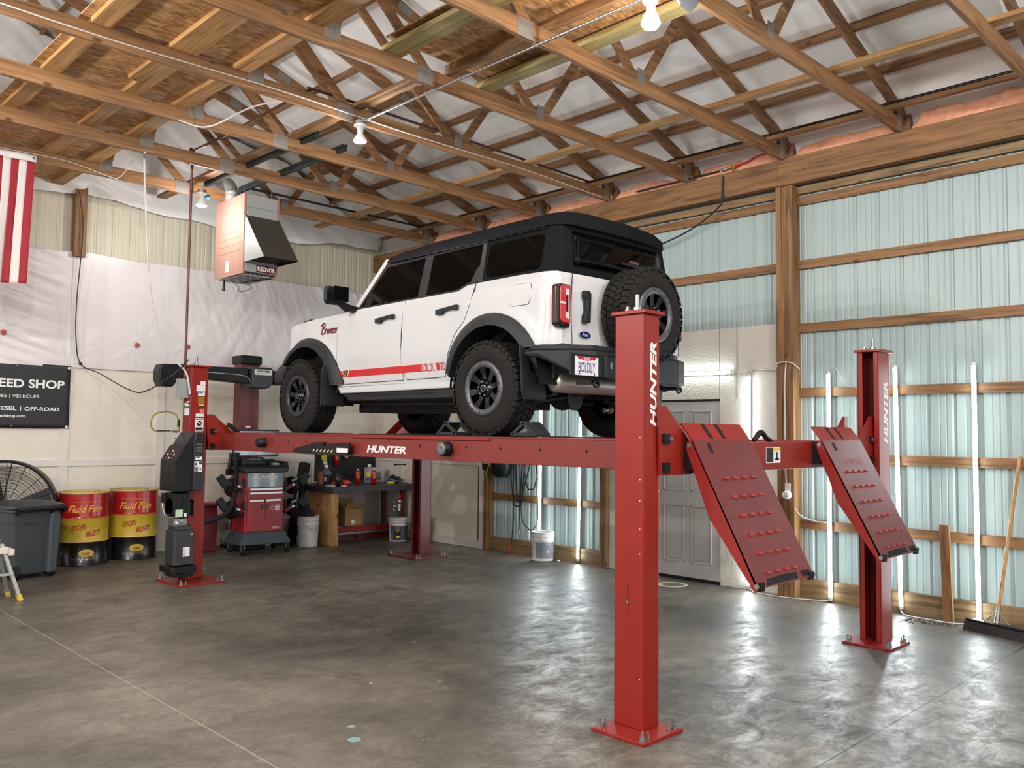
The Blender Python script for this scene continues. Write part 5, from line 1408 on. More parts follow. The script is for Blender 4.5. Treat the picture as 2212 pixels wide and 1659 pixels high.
mb = MB(); mb.cyl((-0.62,-0.50,0.425),(0.50,-0.50,0.425),0.08,None,20); mb.sphere((-0.62,-0.50,0.425),0.08,14,10,(0.5,1,1)); mb.sphere((0.50,-0.50,0.425),0.08,14,10,(0.5,1,1)); mb.tube(spline([(0.45,-0.5,0.40),(0.58,-0.4,0.38),(0.60,0.2,0.40),(0.3,0.6,0.34)],5),0.03,10); mb.build('muffler', M_EXH, truck)
mb = MB(); mb.use(mat('yellow_spring_seat', (150,120,30), 0.5)); mb.cyl((0.46,-0.19,0.235),(0.50,-0.19,0.235),0.03,None,12); mb.use(M_GALV); mb.cyl((0.40,-0.19,0.235),(0.46,-0.19,0.235),0.022,None,6); mb.build('shock_bolt', None, truck)

def _narrow(o):
    if o.type == 'MESH':
        for v in o.data.vertices: v.co.x *= 0.952
    for c in o.children: _narrow(c)
_narrow(truck)
# --- wheels
TR, TWD = 0.378, 0.262
def make_wheel(ring_m):
    """axis along local -X is the outer face"""
    h = TWD/2
    mb = MB(); M = Matrix.Rotation(-PI/2, 4, 'Y')
    prof = [(0.212,h-0.03),(0.222,h-0.008),(0.245,h),(0.29,h+0.004),(0.335,h-0.004),(0.356,h-0.022),(0.363,h-0.045),(0.366,0),(0.363,-h+0.045),(0.356,-h+0.022),(0.335,-h+0.004),(0.29,-h-0.004),(0.245,-h),(0.222,-h+0.008),(0.212,-h+0.03)]
    mb.lathe(prof, M, 64)
    nb = 44
    for k in range(nb):
        a = 2*PI*k/nb
        for row, (z0, z1, da) in enumerate(((-h+0.006,-0.068,0.0),(-0.058,-0.004,0.45),(0.004,0.058,0.0),(0.068,h-0.006,0.5))):
            aa = a+2*PI/nb*da; wd = 2*PI/nb*0.40
            r0, r1 = 0.355, 0.379
            sk = 0.03 if row in (1,2) else 0.0
            vs = []
            for r in (r0, r1):
                zz = (z0, z1)
                if row in (0,3) and r == r1: zz = (z0+(0.010 if row == 0 else 0), z1-(0.010 if row == 3 else 0))
                for (z, q) in ((zz[0],-1),(zz[0],1),(zz[1],1),(zz[1],-1)):
                    t = aa+q*wd+sk*(1 if z > (z0+z1)/2 else -1)*(1 if row == 1 else -1)
                    vs.append((r*math.cos(t), r*math.sin(t), z))
            mb.add(vs, [(4,5,6,7),(0,1,5,4),(1,2,6,5),(2,3,7,6),(3,0,4,7)], M, False)
        if k % 2 == 0:       # shoulder lugs on the sidewall
            for sgn in (-1, 1):
                vs = []
                for r, z in ((0.325,h+0.001),(0.352,h-0.012)):
                    for q in (-1, 1):
                        t = a+q*0.045; vs.append((r*math.cos(t), r*math.sin(t), sgn*z)); 
                for r, z in ((0.325,h+0.006),(0.354,h-0.006)):
                    for q in (-1, 1):
                        t = a+q*0.04; vs.append((r*math.cos(t), r*math.sin(t), sgn*z))
                mb.add(vs, [(4,5,7,6),(0,1,5,4),(1,3,7,5),(3,2,6,7),(2,0,4,6)], M, False)
    wh = mb.build('wheel', M_TYRE, truck)
    mb = MB(); mb.use(M_RIMK); mb.lathe([(0.215,h-0.02),(0.205,h-0.01),(0.20,h-0.05),(0.195,-h+0.05),(0.205,-h+0.02),(0.212,-h+0.01)], M, 48); mb.lathe([(0,-0.02),(0.195,-0.03),(0.195,-0.045),(0,-0.045)], M, 32)
    mb.build('rim', None, wh)
    mb = MB(); mb.use(ring_m); mb.lathe([(0.166,h-0.014),(0.170,h+0.001),(0.205,h+0.004),(0.218,h-0.004),(0.222,h-0.02)], M, 48)
    mb.use(M_BLACK)
    for k in range(16):
        a = 2*PI*(k+0.5)/16+(0.04 if k % 2 else -0.04); mb.cyl(M @ Vector((0.193*math.cos(a),0.193*math.sin(a),h+0.0)), M @ Vector((0.193*math.cos(a),0.193*math.sin(a),h+0.0045)), 0.006, None, 8)
    mb.build('rim_ring', None, wh)
    mb = MB(); mb.use(M_RIMK)
    for k in range(8):
        a = 2*PI*k/8+0.2
        Ms = M @ Matrix.Rotation(a, 4, 'Z')
        vs = [(0.035,-0.026,h-0.035),(0.035,0.026,h-0.035),(0.11,0.020,h-0.028),(0.185,0.034,h-0.012),(0.185,-0.034,h-0.012),(0.11,-0.020,h-0.028)]
        vs += [(p[0],p[1]*1.25,p[2]-0.035) for p in vs]
        fs = [(0,5,4,3,2,1)]+[(i,(i+1)%6,6+(i+1)%6,6+i) for i in range(6)]
        mb.add(vs, fs, Ms, False)
    mb.build('spokes', None, wh, 0.004)
    mb = MB(); mb.use(M_RIMK); mb.lathe([(0.078,h-0.05),(0.074,h-0.03),(0.04,h-0.026),(0.036,h-0.01),(0.03,h-0.006),(0,h-0.004)], M, 28)
    mb.use(M_CHROME)
    for k in range(6):
        a = 2*PI*k/6+0.3; mb.cyl(M @ Vector((0.057*math.cos(a),0.057*math.sin(a),h-0.03)), M @ Vector((0.057*math.cos(a),0.057*math.sin(a),h-0.006)), 0.0095, 0.007, 6)
    mb.lathe([(0.027,h-0.0035),(0.025,h-0.002),(0.022,h-0.0035)], M, 24)
    mb.build('hub', None, wh)
    return wh
w0 = make_wheel(M_RIMG)
w0.location = (-0.89+TWD/2, 0, 0.378)
wf = copy_tree(w0, truck); wf.location = (-0.89+TWD/2, 2.795, 0.378); wf.rotation_euler = (0.35,0,0)
for c in list(wf.children):
    if c.name.startswith('rim_ring'):
        c.data = c.data.copy(); c.data.materials[0] = M_RIMD
wr = copy_tree(w0, truck); wr.location = (0.89-TWD/2, 0, 0.378); wr.rotation_euler = (0.2, 0, PI)
wr2 = copy_tree(w0, truck); wr2.location = (0.89-TWD/2, 2.795, 0.378); wr2.rotation_euler = (0.5, 0, PI)
sp = copy_tree(w0, truck); sp.location = (0.0, -1.018+TWD/2, 0.958); sp.rotation_euler = (0, 0, PI/2); sp['label'] = 'spare wheel mounted on the tailgate'
mb = MB(); mb.cyl((0,-0.72,0.958),(0,-0.95,0.958),0.09,None,20); mb.box((-0.20,-0.80,0.86),(0.20,-0.72,1.05)); mb.build('spare_carrier', M_BLACK, truck)
# ================================================================== things along the right wall
M_TUBE = emit('tube_glow', (238,250,255), TUBE_E)
def tube(p, q, label):
    t = thing('led_tube', label, 'light tube', p, 'slim light tubes on the right wall')
    p = Vector(p); q = Vector(q); d = (q-p); n = d.normalized(); L = d.length
    # lit front half, white housing behind
    a = Vector((-1,0,0)); a = (a-n*a.dot(n)).normalized(); b = n.cross(a)
    mb = MB()
    for m_, a0 in ((M_TUBE, -90), (M_WHITE, 90)):
        mb.use(m_); vs = []
        for i in range(9):
            c = a*math.cos(R(a0+180*i/8))*0.019+b*math.sin(R(a0+180*i/8))*0.019; vs += [n*0.03+c, n*(L-0.03)+c]
        mb.add(vs, [(2*i,2*i+1,2*i+3,2*i+2) for i in range(8)], None, True)
    mb.build('glow_tube', None, t)
    for a, b in ((0, 0.03), (L-0.03, L)): MB().cyl(n*a, n*b, 0.020, None, 14).build('end_cap', M_WHITE, t)
    out = Vector((1,0,0))
    for k in (0.3, 0.7): MB().bar(n*(L*k), n*(L*k)+out*0.03, 0.02, 0.012).build('clip', M_WHITE, t)
    return t
XT = 8.422
tube((XT,3.942,0.02),(XT,3.942,2.333),'upright light tube on the green wall beside the laminated post')
tube((XT,3.247,0.04),(XT,3.275,2.365),'upright light tube on the green wall just right of the red column')
tube((XT,2.570,0.025),(XT,2.574,2.36),'upright light tube farthest right, behind the push broom')
tube((8.402,4.85,0.02),(8.402,4.835,2.345),'upright light tube on the white board behind the near ramp')
tube((8.402,6.20,2.385),(8.402,5.03,2.372),'level light tube above the grey door')
tube((XT,8.00,0.10),(XT,7.985,2.45),'upright light tube rising behind the white bucket under the runway')
tube((XT,7.31,0.03),(XT,7.275,2.45),'upright light tube under the runway, right of the bucket')
# wiring of the tubes
mb = MB(); mb.tube(spline([(8.40,4.84,2.35),(8.395,4.75,2.40),(8.36,4.50,2.38),(8.30,4.44,2.44),(8.31,4.30,2.44),(8.36,4.22,2.37)],8),0.007,6); tag(mb.build('cable',M_WIRE_W),'white lead running from the door tube around the laminated post','cable')
mb = MB(); mb.tube(spline([(8.40,5.03,2.375),(8.398,4.93,2.36),(8.398,4.84,2.36)],6),0.005,6); tag(mb.build('cable',M_WIRE_W),'short white lead between the two tubes on the white board','cable')
mb = MB(); mb.tube(spline([(8.31,4.35,2.44),(8.32,4.37,2.2),(8.32,4.37,1.4),(8.33,4.36,1.16)],8),0.007,6); tag(mb.build('cable',M_WIRE_W),'white cord hanging down the laminated post to the outlet','cable')
mb = MB(); mb.tube(spline([(8.33,4.33,1.02),(8.37,4.24,0.86),(8.43,4.10,0.80),(8.41,3.95,0.80)],8),0.006,6); tag(mb.build('cable',M_WIRE_W),'white lead from the outlet to the first wall tube','cable')
mb = MB(); mb.tube(spline([(8.40,4.84,0.015),(8.30,4.70,0.007),(8.28,4.45,0.007),(8.33,4.20,0.007),(8.38,4.05,0.012),(8.41,3.95,0.02)],8),0.006,6); tag(mb.build('cable',M_WIRE_W),'white lead lying on the floor past the foot of the laminated post','cable')
mb = MB(); mb.tube(spline([(8.41,3.25,0.035),(8.34,3.18,0.007),(8.30,3.0,0.007),(8.30,2.75,0.007),(8.37,2.64,0.01),(8.42,2.57,0.03)],8),0.006,6); tag(mb.build('cable',M_WIRE_W),'white lead lying on the floor behind the red column','cable')
mb = MB(); mb.tube(spline([(8.42,3.94,2.33),(8.40,3.91,2.40),(8.40,3.85,2.36),(8.43,3.78,2.22),(8.44,3.70,2.17),(8.44,3.5,2.18)],8),0.004,6); tag(mb.build('cable',M_WIRE_W),'thin lead looping off the top of the tube next to the laminated post','cable')
mb = MB(); mb.tube(spline([(8.42,3.275,2.365),(8.40,3.30,2.41),(8.40,3.34,2.35),(8.43,3.37,2.2),(8.44,3.36,2.10)],8),0.004,6); tag(mb.build('cable',M_WIRE_W),'thin lead looping off the top of the tube beside the red column','cable')
t = thing('wall_outlet', 'white outlet with a round timer plugged in on the laminated post', 'outlet', (8.328,4.345,1.09))
MB().box((-0.01,-0.03,-0.02),(0.0,0.03,0.09)).build('outlet_plate', M_WHITE, t, 0.003)
mb = MB(); mb.lathe([(0,0.05),(0.03,0.048),(0.042,0.035),(0.045,0.0)], frame((-0.008,0,-0.03),(0,-1,0),(0,0,1)),20); mb.build('timer', mat('frosted_white',(206,206,206),0.25), t)
# compressed air hose off the header
t = thing('air_drop', 'black hose and valve hanging off the header beam', 'air hose', (8.28,5.08,4.62))
mb = MB(); mb.tube(spline([(0,0,-0.05),(0,0.01,-0.30),(0.02,0.06,-0.38),(0.05,0.4,-0.55),(0.06,0.9,-0.68),(0.05,1.4,-0.72)],8),0.010,8); mb.build('hose', M_WIRE_B, t)
mb = MB(); mb.use(M_WIRE_B); mb.tube([(0.0,1.2,0.01),(0,0.0,0.02)],0.010,8); mb.use(M_CHROME); mb.cyl((0,0.03,0.02),(0,-0.10,0.03),0.016); mb.use(M_GOLD); mb.cyl((0,-0.10,0.03),(0,-0.17,0.035),0.018); mb.cyl((0,-0.13,0.03),(0,-0.13,-0.02),0.01); mb.use(M_STRIPE); mb.tube(spline([(0,-0.17,0.035),(0.02,-0.30,0.06),(0.05,-0.38,0.10),(0.07,-0.5,0.12)],5),0.012,8); mb.build('valve', None, t)
# stake and broom
mb = MB(); M = frame((8.36,2.845,0.0),(0,-1,0.02),(0.075,0.06,0.995)); mb.prism([(0,0),(0.085,0),(0.092,0.87),(0.008,0.872)], M, -0.02, 0.02); tag(mb.build('wood_stake', WZ, None, 0.003), 'short brown board leaning upright against the green wall', 'board')
t = thing('push_broom', 'push broom with pale wooden handle leaning at the right edge', 'broom', (8.12,2.36,0.0))
M = frame((0,0,0),Vector((-0.14,-0.50,0)).normalized(),(0,0,1))
MB().prism([(-0.24,0.075),(0.42,0.075),(0.42,0.10),(-0.24,0.10)], M, -0.03, 0.03).build('broom_block', M_BLACK, t, 0.004)
mb = MB(); rr = random.Random(3)
mb.prism([(-0.26,0.0),(0.44,0.0),(0.42,0.076),(-0.24,0.076)], M, -0.04, 0.04); mb.build('bristles', mat('bristle_dark',(44,42,42),0.9,var=0.4,scale=60), t)
hdl = MB(); p0 = Vector((0.0,-0.02,0.10)); p1 = Vector((0.33,-0.14,1.52)); hdl.use(wood('z','light')); hdl.cyl(p0.lerp(p1,0.09), p1, 0.015, 0.015, 12); hdl.build('broom_handle', None, t)
MB().cyl(p0, p0.lerp(p1,0.1), 0.02, 0.016, 12).build('ferrule', M_GALV, t)
MB().tube([(0.0,0.08,0.10),(0.02,-0.02,0.20),(0.0,-0.12,0.10)],0.006,6).build('brace_wire', M_GALV, t)
# sweepings on the floor
mb = MB(); rr = random.Random(11)
for k in range(70):
    u = rr.random(); x = 8.27-0.10*rr.random()-0.15*(1-u)*rr.random(); y = 3.10-0.42*u+0.03*rr.random(); s_ = 0.006+0.014*rr.random()
    mb.add([(x-s_,y-s_*0.6,0.001),(x+s_,y-s_*0.3,0.001),(x+s_*0.5,y+s_*0.7,0.001),(x-s_*0.3,y+s_*0.4,0.006+s_*0.4)],[(0,1,3),(1,2,3),(2,0,3),(0,2,1)],None,False)
tag(mb.build('debris', mat('sweepings',(52,46,40),0.9)), 'dark sweepings scattered on the floor near the broom', 'debris', None, 'stuff')
# hose reel and air hoses under the runway
t = thing('hose_reel', 'black hose reel box with a green stripe on the wall under the runway', 'hose reel', (8.36,8.80,1.16))
MB().box((-0.10,0.0,-0.02),(0.09,0.19,0.30)).build('bracket', M_BLACK, t, 0.01)
mb = MB(); mb.lathe([(0,-0.07),(0.16,-0.07),(0.175,-0.05),(0.175,0.05),(0.16,0.07),(0,0.07)], frame((0.0,-0.10,0.05),(0,1,0),(0,0,1)),28); mb.build('drum', mat('reel_dark',(24,28,34),0.4), t)
mb = MB(); mb.use(mat('stripe_green',(110,170,60),0.5)); mb.bar((-0.112,0.10,-0.10),(-0.112,-0.05,0.20),0.003,0.02,(0,1,0)); mb.build('stripe', None, t)
mb = MB(); mb.use(M_WHITE); put_text(mb,'Boblu',frame((-0.1015,0.165,0.07),(0,-1,0),(0,0,1)),0.13,0.045,shear=0.2,bold=0.02); mb.build('lettering', None, t)
def hose(pts, r, lab, m=None, end=None):
    mb = MB(); mb.use(m or M_WIRE_B); mb.tube(spline(pts,8), r, 8)
    if end: mb.use(end[1]); mb.cyl(end[0], Vector(end[0])+Vector(end[2]), 0.013, None, 10)
    tag(mb.build('air_hose'), lab, 'hose', 'black hoses hung on the wall under the runway')
loop = lambda y0, y1, zt, zb, x: [(x,y0,zt),(x-0.01,y0+0.02*(1 if y0>y1 else -1),(zt+zb)/2),(x-0.015,y0*0.8+y1*0.2,zb+0.05),(x-0.02,(y0+y1)/2,zb),(x-0.015,y0*0.2+y1*0.8,zb+0.05),(x-0.01,y1,(zt+zb)/2),(x,y1-0.01,zt)]
hose(loop(8.54,8.30,1.62,0.66,8.43)+[(8.42,8.36,1.0),(8.41,8.38,0.32)], 0.008, 'coiled black hose hanging left, with a brass end above the skirt board', None, ((8.41,8.38,0.33),M_GOLD,(0,0,-0.06)))
hose([(8.42,8.47,1.62),(8.41,8.50,1.0),(8.41,8.49,0.5),(8.40,8.515,0.16),(8.38,8.53,0.08)], 0.007, 'straight black hose hanging to the floor with a red tip', None, ((8.385,8.525,0.12),M_STRIPE,(-0.012,0.01,-0.12)))
hose(loop(8.43,8.33,1.62,0.72,8.42), 0.009, 'second black hose loop crossing the coiled hose')
hose(loop(8.28,8.03,1.62,0.90,8.42)+[(8.42,8.20,1.2),(8.41,8.33,0.75),(8.40,8.30,0.48),(8.40,8.18,0.36),(8.40,8.08,0.38),(8.40,8.01,0.55),(8.41,8.05,1.1),(8.42,8.10,1.62)], 0.008, 'long black hose loop sagging in front of the light tube')
# bucket by the wall
M_PAIL = mat('pail_white', (206,204,200), 0.45, var=0.08, scale=12)
def pail(x, y, name, label, r=0.15, h=0.37, wrap=None, lid=None, group=None, handle=True):
    t = thing(name, label, 'bucket', (x,y,0), group)
    mb = MB(); k = r/0.15
    mb.lathe([(0,0.004),(0.126*k,0.004),(0.130*k,0.0),(0.132*k,0.012),(0.143*k,h*0.70),(0.147*k,h*0.72),(0.147*k,h*0.76),(0.144*k,h*0.765),(0.145*k,h*0.83),(0.150*k,h*0.845),(0.150*k,h*0.88),(0.146*k,h*0.885),(0.147*k,h*0.96),(0.151*k,h*0.97),(0.151*k,h),(0.142*k,h),(0.139*k,h*0.9),(0.128*k,0.02),(0,0.02)], None, 36)
    mb.build('shell', M_PAIL, t)
    if wrap:
        mb = MB(); mb.use(wrap[0]); a = wrap[1]; hh = wrap[2]
        mb.lathe([(0.1333*k+0.001,hh[0]*h),(0.1425*k+0.001,hh[1]*h)], None, 28, True, R(a[0]), R(a[1])); mb.build('label', None, t)
    if handle:
        mb = MB(); mb.tube([(0.152*k*math.cos(R(-150+120*i/12)),0.152*k*math.sin(R(-150+120*i/12))-0.005,h*0.8-0.10*math.sin(PI*i/12)) for i in range(13)],0.003,6); mb.build('bail', M_GALV, t)
    return t
b1 = pail(8.27,7.79,'bucket','grey and white plastic bucket standing under the wall tube',0.155,0.375,(mat('pail_grey',(122,124,130),0.5,var=0.1,scale=8),(-178,-20),(0.10,0.66)))
mb = MB(); mb.use(M_LBL_W); mb.lathe([(0.1385,0.075),(0.1435,0.21)],None,6,True,R(-176),R(-158)); mb.build('paper_label', None, b1)
mb = MB(); mb.use(mat('masking_tape',(206,200,170),0.6)); M = frame((0.1425*math.cos(R(-118)),0.1425*math.sin(R(-118)),0.11),(0.45,-0.2,0.05),(0.1,-0.02,1)); mb.box((0,0,0),(0.022,0.085,0.002),M); mb.build('tape', None, b1)
mb = MB(); mb.sphere((8.34,7.58,0.012),0.018,8,6,(1,1.4,0.7)); tag(mb.build('plastic_scrap', M_WHITE), 'scrap of white plastic on the floor right of the grey bucket', 'scrap')
# ================================================================== along the back wall, left to right
# banner
t = thing('banner', 'black shop banner with white lettering on the back wall at left', 'banner', (0,11.765,0))
mb = MB(); mb.use(mat('banner_black',(32,32,34),0.55,var=0.15,scale=4))
def bfn(u, v):
    x = 1.0+2.625*u; z = 1.668+0.80*v-0.012*(1-u)*0
    return (x, -0.004-0.006*noise.noise((x*2.5+z*2, z*1.6, 3))-0.003*abs(math.sin(u*9))*(1-v), z)
mb.grid(bfn, 60, 16, True, flip=True); bo = mb.build('sheet', None, t); bo.modifiers.new('t','SOLIDIFY').thickness = 0.002
mb = MB(); mb.use(mat('banner_white',(226,228,226),0.5))
TB = lambda x, z: frame((x,-0.014,z),(1,0,0),(0,0,1))
put_text(mb,'SPEED SHOP',TB(2.655,2.163),0.902,0.108,bold=0.028)
put_text(mb,'RACE LINES | VEHICLES',TB(2.547,2.028),0.72,0.050,bold=0.006)
put_text(mb,'DIESEL',TB(2.76,1.882),0.262,0.050,bold=0.022); put_text(mb,'|',TB(3.062,1.874),0.008,0.062,bold=0.01); put_text(mb,'OFF-ROAD',TB(3.108,1.880),0.398,0.050,bold=0.022)
put_text(mb,'speedshop.com',TB(2.765,1.786),0.36,0.046,bold=0.02)
mb.build('lettering', None, t)
for x, z in ((3.605,2.435),(3.60,1.685),(3.01,2.43),(2.97,1.69)):
    MB().lathe([(0,0.008),(0.014,0.007),(0.018,0.0)] if x > 3.2 else [(0,0.006),(0.009,0.005),(0.011,0)], frame((x,-0.012,z),(1,0,0),(0,0,1)),14).build('grommet', M_WHITE if x > 3.2 else M_GALV, t)
# barrel fan
t = thing('barrel_fan', 'large black barrel fan behind the trash can', 'fan', (2.85,11.46,0.705))
ax = Vector((-0.45,-1,0)).normalized(); xx = Vector((0,0,1)).cross(ax).normalized()
M = frame((0,0,0),xx,(0,0,1)); 
if (M.to_3x3() @ Vector((0,0,1))).dot(ax) < 0: M = frame((0,0,0),-xx,(0,0,1))
FR = 0.575
mb = MB(); mb.lathe([(FR-0.02,-0.14),(FR,-0.14),(FR,0.12),(FR+0.012,0.135),(FR,0.15),(FR-0.012,0.135),(FR-0.02,0.12),(FR-0.02,-0.14)], M, 64); mb.build('shroud', M_BLACK, t)
mb = MB()
for k in range(14): r_ = 0.10+k*0.034; mb.tube([M @ Vector((r_*math.cos(2*PI*i/40),r_*math.sin(2*PI*i/40),-0.12)) for i in range(40)], 0.0028, 4, True)
for k in range(16): a = 2*PI*k/16; mb.cyl(M @ Vector((0.08*math.cos(a),0.08*math.sin(a),-0.122)), M @ Vector((FR*math.cos(a),FR*math.sin(a),-0.122)), 0.004, None, 6)
mb.build('rear_grille', mat('grille_wire',(60,58,56),0.5,0.3), t)
mb = MB()
for k in range(10): r_ = 0.14+k*0.046; mb.tube([M @ Vector((r_*math.cos(2*PI*i/40),r_*math.sin(2*PI*i/40),0.13)) for i in range(40)], 0.0022, 4, True)
for k in range(6): a = 2*PI*k/6+0.35; mb.cyl(M @ Vector((0.10*math.cos(a),0.10*math.sin(a),0.132)), M @ Vector(((FR-0.01)*math.cos(a),(FR-0.01)*math.sin(a),0.132)), 0.007, None, 6)
mb.build('front_grille', M_BLACK, t)
for k in range(4):
    a = 2*PI*k/4+0.30
    mb = MB(); Ms = M @ Matrix.Rotation(a,4,'Z')
    mb.add([(0.09,-0.045,0.03),(0.09,0.045,-0.03),(0.52,0.10,-0.05),(0.52,-0.085,0.06),(0.09,-0.045,0.036),(0.09,0.045,-0.024),(0.52,0.10,-0.044),(0.52,-0.085,0.066)],[(0,1,2,3),(7,6,5,4),(0,4,5,1),(1,5,6,2),(2,6,7,3),(3,7,4,0)],Ms); mb.build('blade', mat('fan_blade',(34,34,34),0.5), t)
mb = MB(); mb.lathe([(0,0.09),(0.10,0.08),(0.11,-0.06),(0.0,-0.07)],M,24); mb.bar(M @ Vector((-0.56,0,-0.05)), M @ Vector((0.56,0,-0.05)),0.05,0.03); mb.build('motor', M_BLACK, t)
mb = MB()
for s in (-1,1): mb.tube([M @ Vector((s*0.50,-0.28,0)), M @ Vector((s*0.42,-0.56,0.22)), M @ Vector((s*0.42,-0.685,0.22)), M @ Vector((s*0.42,-0.685,-0.20)), M @ Vector((s*0.50,-0.28,-0.02))],0.018,8)
mb.tube([M @ Vector((-0.42,-0.685,0.22)), M @ Vector((0.42,-0.685,0.22))],0.018,8); mb.build('stand', M_BLACK, t)
# trash can
t = thing('trash_can', 'dark grey wheeled trash can with closed lid at the left edge', 'trash can', (2.90,10.78,0), None, R(12))
M_BIN = mat('bin_grey',(52,58,62),0.55,var=0.08,scale=10)
def ring(w, d, z, r=0.05): return [(p[0],p[1],z) for p in rrect(-w/2,-d/2,w/2,d/2,r,3)]
mb = MB(); secs = [ring(0.46,0.42,0.05),ring(0.47,0.43,0.06),ring(0.525,0.49,0.59),ring(0.53,0.50,0.60),ring(0.53,0.50,0.615),ring(0.545,0.51,0.62),ring(0.565,0.53,0.74),ring(0.60,0.57,0.745),ring(0.60,0.57,0.775)]
n = len(secs[0]); vs = [p for s_ in secs for p in s_]
mb.add(vs,[(j*n+i,j*n+(i+1)%n,(j+1)*n+(i+1)%n,(j+1)*n+i) for j in range(len(secs)-1) for i in range(n)]+[tuple(reversed(range(n)))],None,False); mb.build('bin_body', M_BIN, t, 0.006)
mb = MB(); secs = [ring(0.62,0.60,0.776,0.06),ring(0.63,0.61,0.79,0.06),ring(0.62,0.60,0.81,0.06),ring(0.44,0.42,0.845,0.06),ring(0.20,0.2,0.855,0.06)]
vs = [p for s_ in secs for p in s_]; n = len(secs[0]); mb.add(vs,[(j*n+i,j*n+(i+1)%n,(j+1)*n+(i+1)%n,(j+1)*n+i) for j in range(len(secs)-1) for i in range(n)]+[tuple(reversed(range(n))),tuple((len(secs)-1)*n+i for i in range(n))],None,False); mb.build('bin_lid', mat('lid_grey',(46,48,50),0.4), t, 0.006)
for s in (-1,1):
    mb = MB(); mb.cyl((s*0.19-0.03,-0.21,0.075),(s*0.19+0.03,-0.21,0.075),0.075,None,22); mb.build('bin_wheel', M_DARK, t)
mb = MB(); mb.prism([(0.13,0.05),(0.23,0.05),(0.27,0.62),(0.25,0.74),(0.16,0.74),(0.14,0.62)], frame((0,-0.20,0),(1,0,0),(0,0,1)), 0.0, 0.09); mb.build('handle_spine', mat('bin_slate',(62,70,74),0.5), t, 0.02)
mb = MB(); mb.cyl((-0.24,-0.33,0.77),(0.30,-0.33,0.77),0.016,None,12)
for x_ in (-0.22,0.16,0.28): mb.bar((x_,-0.33,0.77),(x_,-0.25,0.73),0.03,0.05)
mb.build('bin_handle', M_BLACK, t)
# drums
M_DRED = mat('drum_red',(160,24,28),0.25,coat=0.3,var=0.06,scale=6); M_DYEL = mat('drum_yellow',(196,166,52),0.35,coat=0.2,var=0.08,scale=6); M_DBLK = mat('drum_black',(18,18,19),0.3,coat=0.3,var=0.2,scale=6)
M_DTXT = mat('drum_gold_text',(214,172,60),0.4); M_DTOP = mat('drum_top_worn',(150,146,120),0.5,0.2,second=(206,186,90),scale=9)
def drum(x, y, rz, label):
    t = thing('oil_drum', label, 'drum', (x,y,0), 'steel oil drums by the back wall', rz)
    r = 0.292; H = 0.885
    mb = MB()
    mb.use(M_DBLK); mb.lathe([(0,0.008),(r-0.008,0.008),(r+0.006,0.0),(r+0.006,0.014),(r,0.02),(r,0.275),(r+0.008,0.288)],None,56)
    mb.use(M_DYEL); mb.lathe([(r+0.008,0.288),(r+0.002,0.30),(r,0.31),(r,0.565),(r+0.008,0.578)],None,56)
    mb.use(M_DRED); mb.lathe([(r+0.008,0.578),(r+0.002,0.59),(r,0.60),(r,H-0.02)],None,56)
    mb.build('shell', None, t)
    mb = MB(); mb.lathe([(r,H-0.02),(r+0.009,H-0.012),(r+0.010,H-0.002),(r+0.004,H+0.004),(r-0.010,H),(r-0.014,H-0.016),(0,H-0.016)],None,56); mb.use(M_DTOP); mb.build('rim', M_DTOP, t)
    mb = MB(); mb.cyl((0.15,0.05,H-0.016),(0.15,0.05,H-0.004),0.03,None,14); mb.cyl((-0.17,-0.02,H-0.016),(-0.17,-0.02,H-0.006),0.015,None,14); mb.build('bung', M_GALV, t)
    wrap = lambda z0, c=0.0, tilt=0.0: (lambda p: Vector(((r+0.0022)*math.sin((p.x+c)/r), -(r+0.0022)*math.cos((p.x+c)/r), z0+p.y+tilt*p.x)))
    mb = MB(); mb.use(M_DTXT); put_text(mb,'Fluid Film',Matrix.Identity(4),0.40,0.085,shear=0.35,bold=0.01,warp=wrap(0.69,0.0,0.01),center=True)
    put_text(mb,'Rust and corrosion preventive lubricant',Matrix.Identity(4),0.36,0.014,warp=wrap(0.775),center=True)
    put_text(mb,'net weight see side',Matrix.Identity(4),0.30,0.010,warp=wrap(0.085),center=True)
    mb.build('gold_lettering', None, t)
    mb = MB(); mb.use(mat('drum_red_text',(150,28,26),0.4)); put_text(mb,'STOPS',Matrix.Identity(4),0.165,0.066,shear=0.15,bold=0.03,warp=wrap(0.465,-0.075,0.16),center=True); put_text(mb,'RUST!',Matrix.Identity(4),0.165,0.066,shear=0.15,bold=0.03,warp=wrap(0.395,0.095,0.16),center=True)
    mb.add([wrap(0.415,-0.10,0.16)(Vector(q)) for q in ((-0.03,0,0),(0.06,0,0),(0.06,0.006,0),(-0.03,0.006,0))],[(0,1,2,3)]); mb.build('red_lettering', None, t)
    mb = MB(); mb.use(M_DYEL); w_ = wrap(0.155,0.02); ov = []
    for i in range(25):
        x_ = -0.088+0.176*i/24; h_ = 0.046*math.sqrt(max(0,1-(x_/0.088)**2)); ov += [w_(Vector((x_,-h_,0))), w_(Vector((x_,h_,0)))]
    mb.add(ov,[(2*i,2*i+2,2*i+3,2*i+1) for i in range(24)],None,False)
    mb.use(M_DBLK); w2 = lambda p: Vector((w_(p).x*1.004, w_(p).y*1.004, w_(p).z)); put_text(mb,'Eureka',Matrix.Identity(4),0.085,0.032,shear=0.3,bold=0.01,warp=w2,center=True); put_text(mb,'chemical',Matrix.Translation((0.0,0,-0.024)),0.06,0.012,warp=w2,center=True); mb.build('oval_label', None, t)
    return t
drum(3.715,11.36,R(-13),'red, yellow and black oil drum next to the trash can')
drum(4.37,11.48,R(-15),'red, yellow and black oil drum half hidden by the power unit')
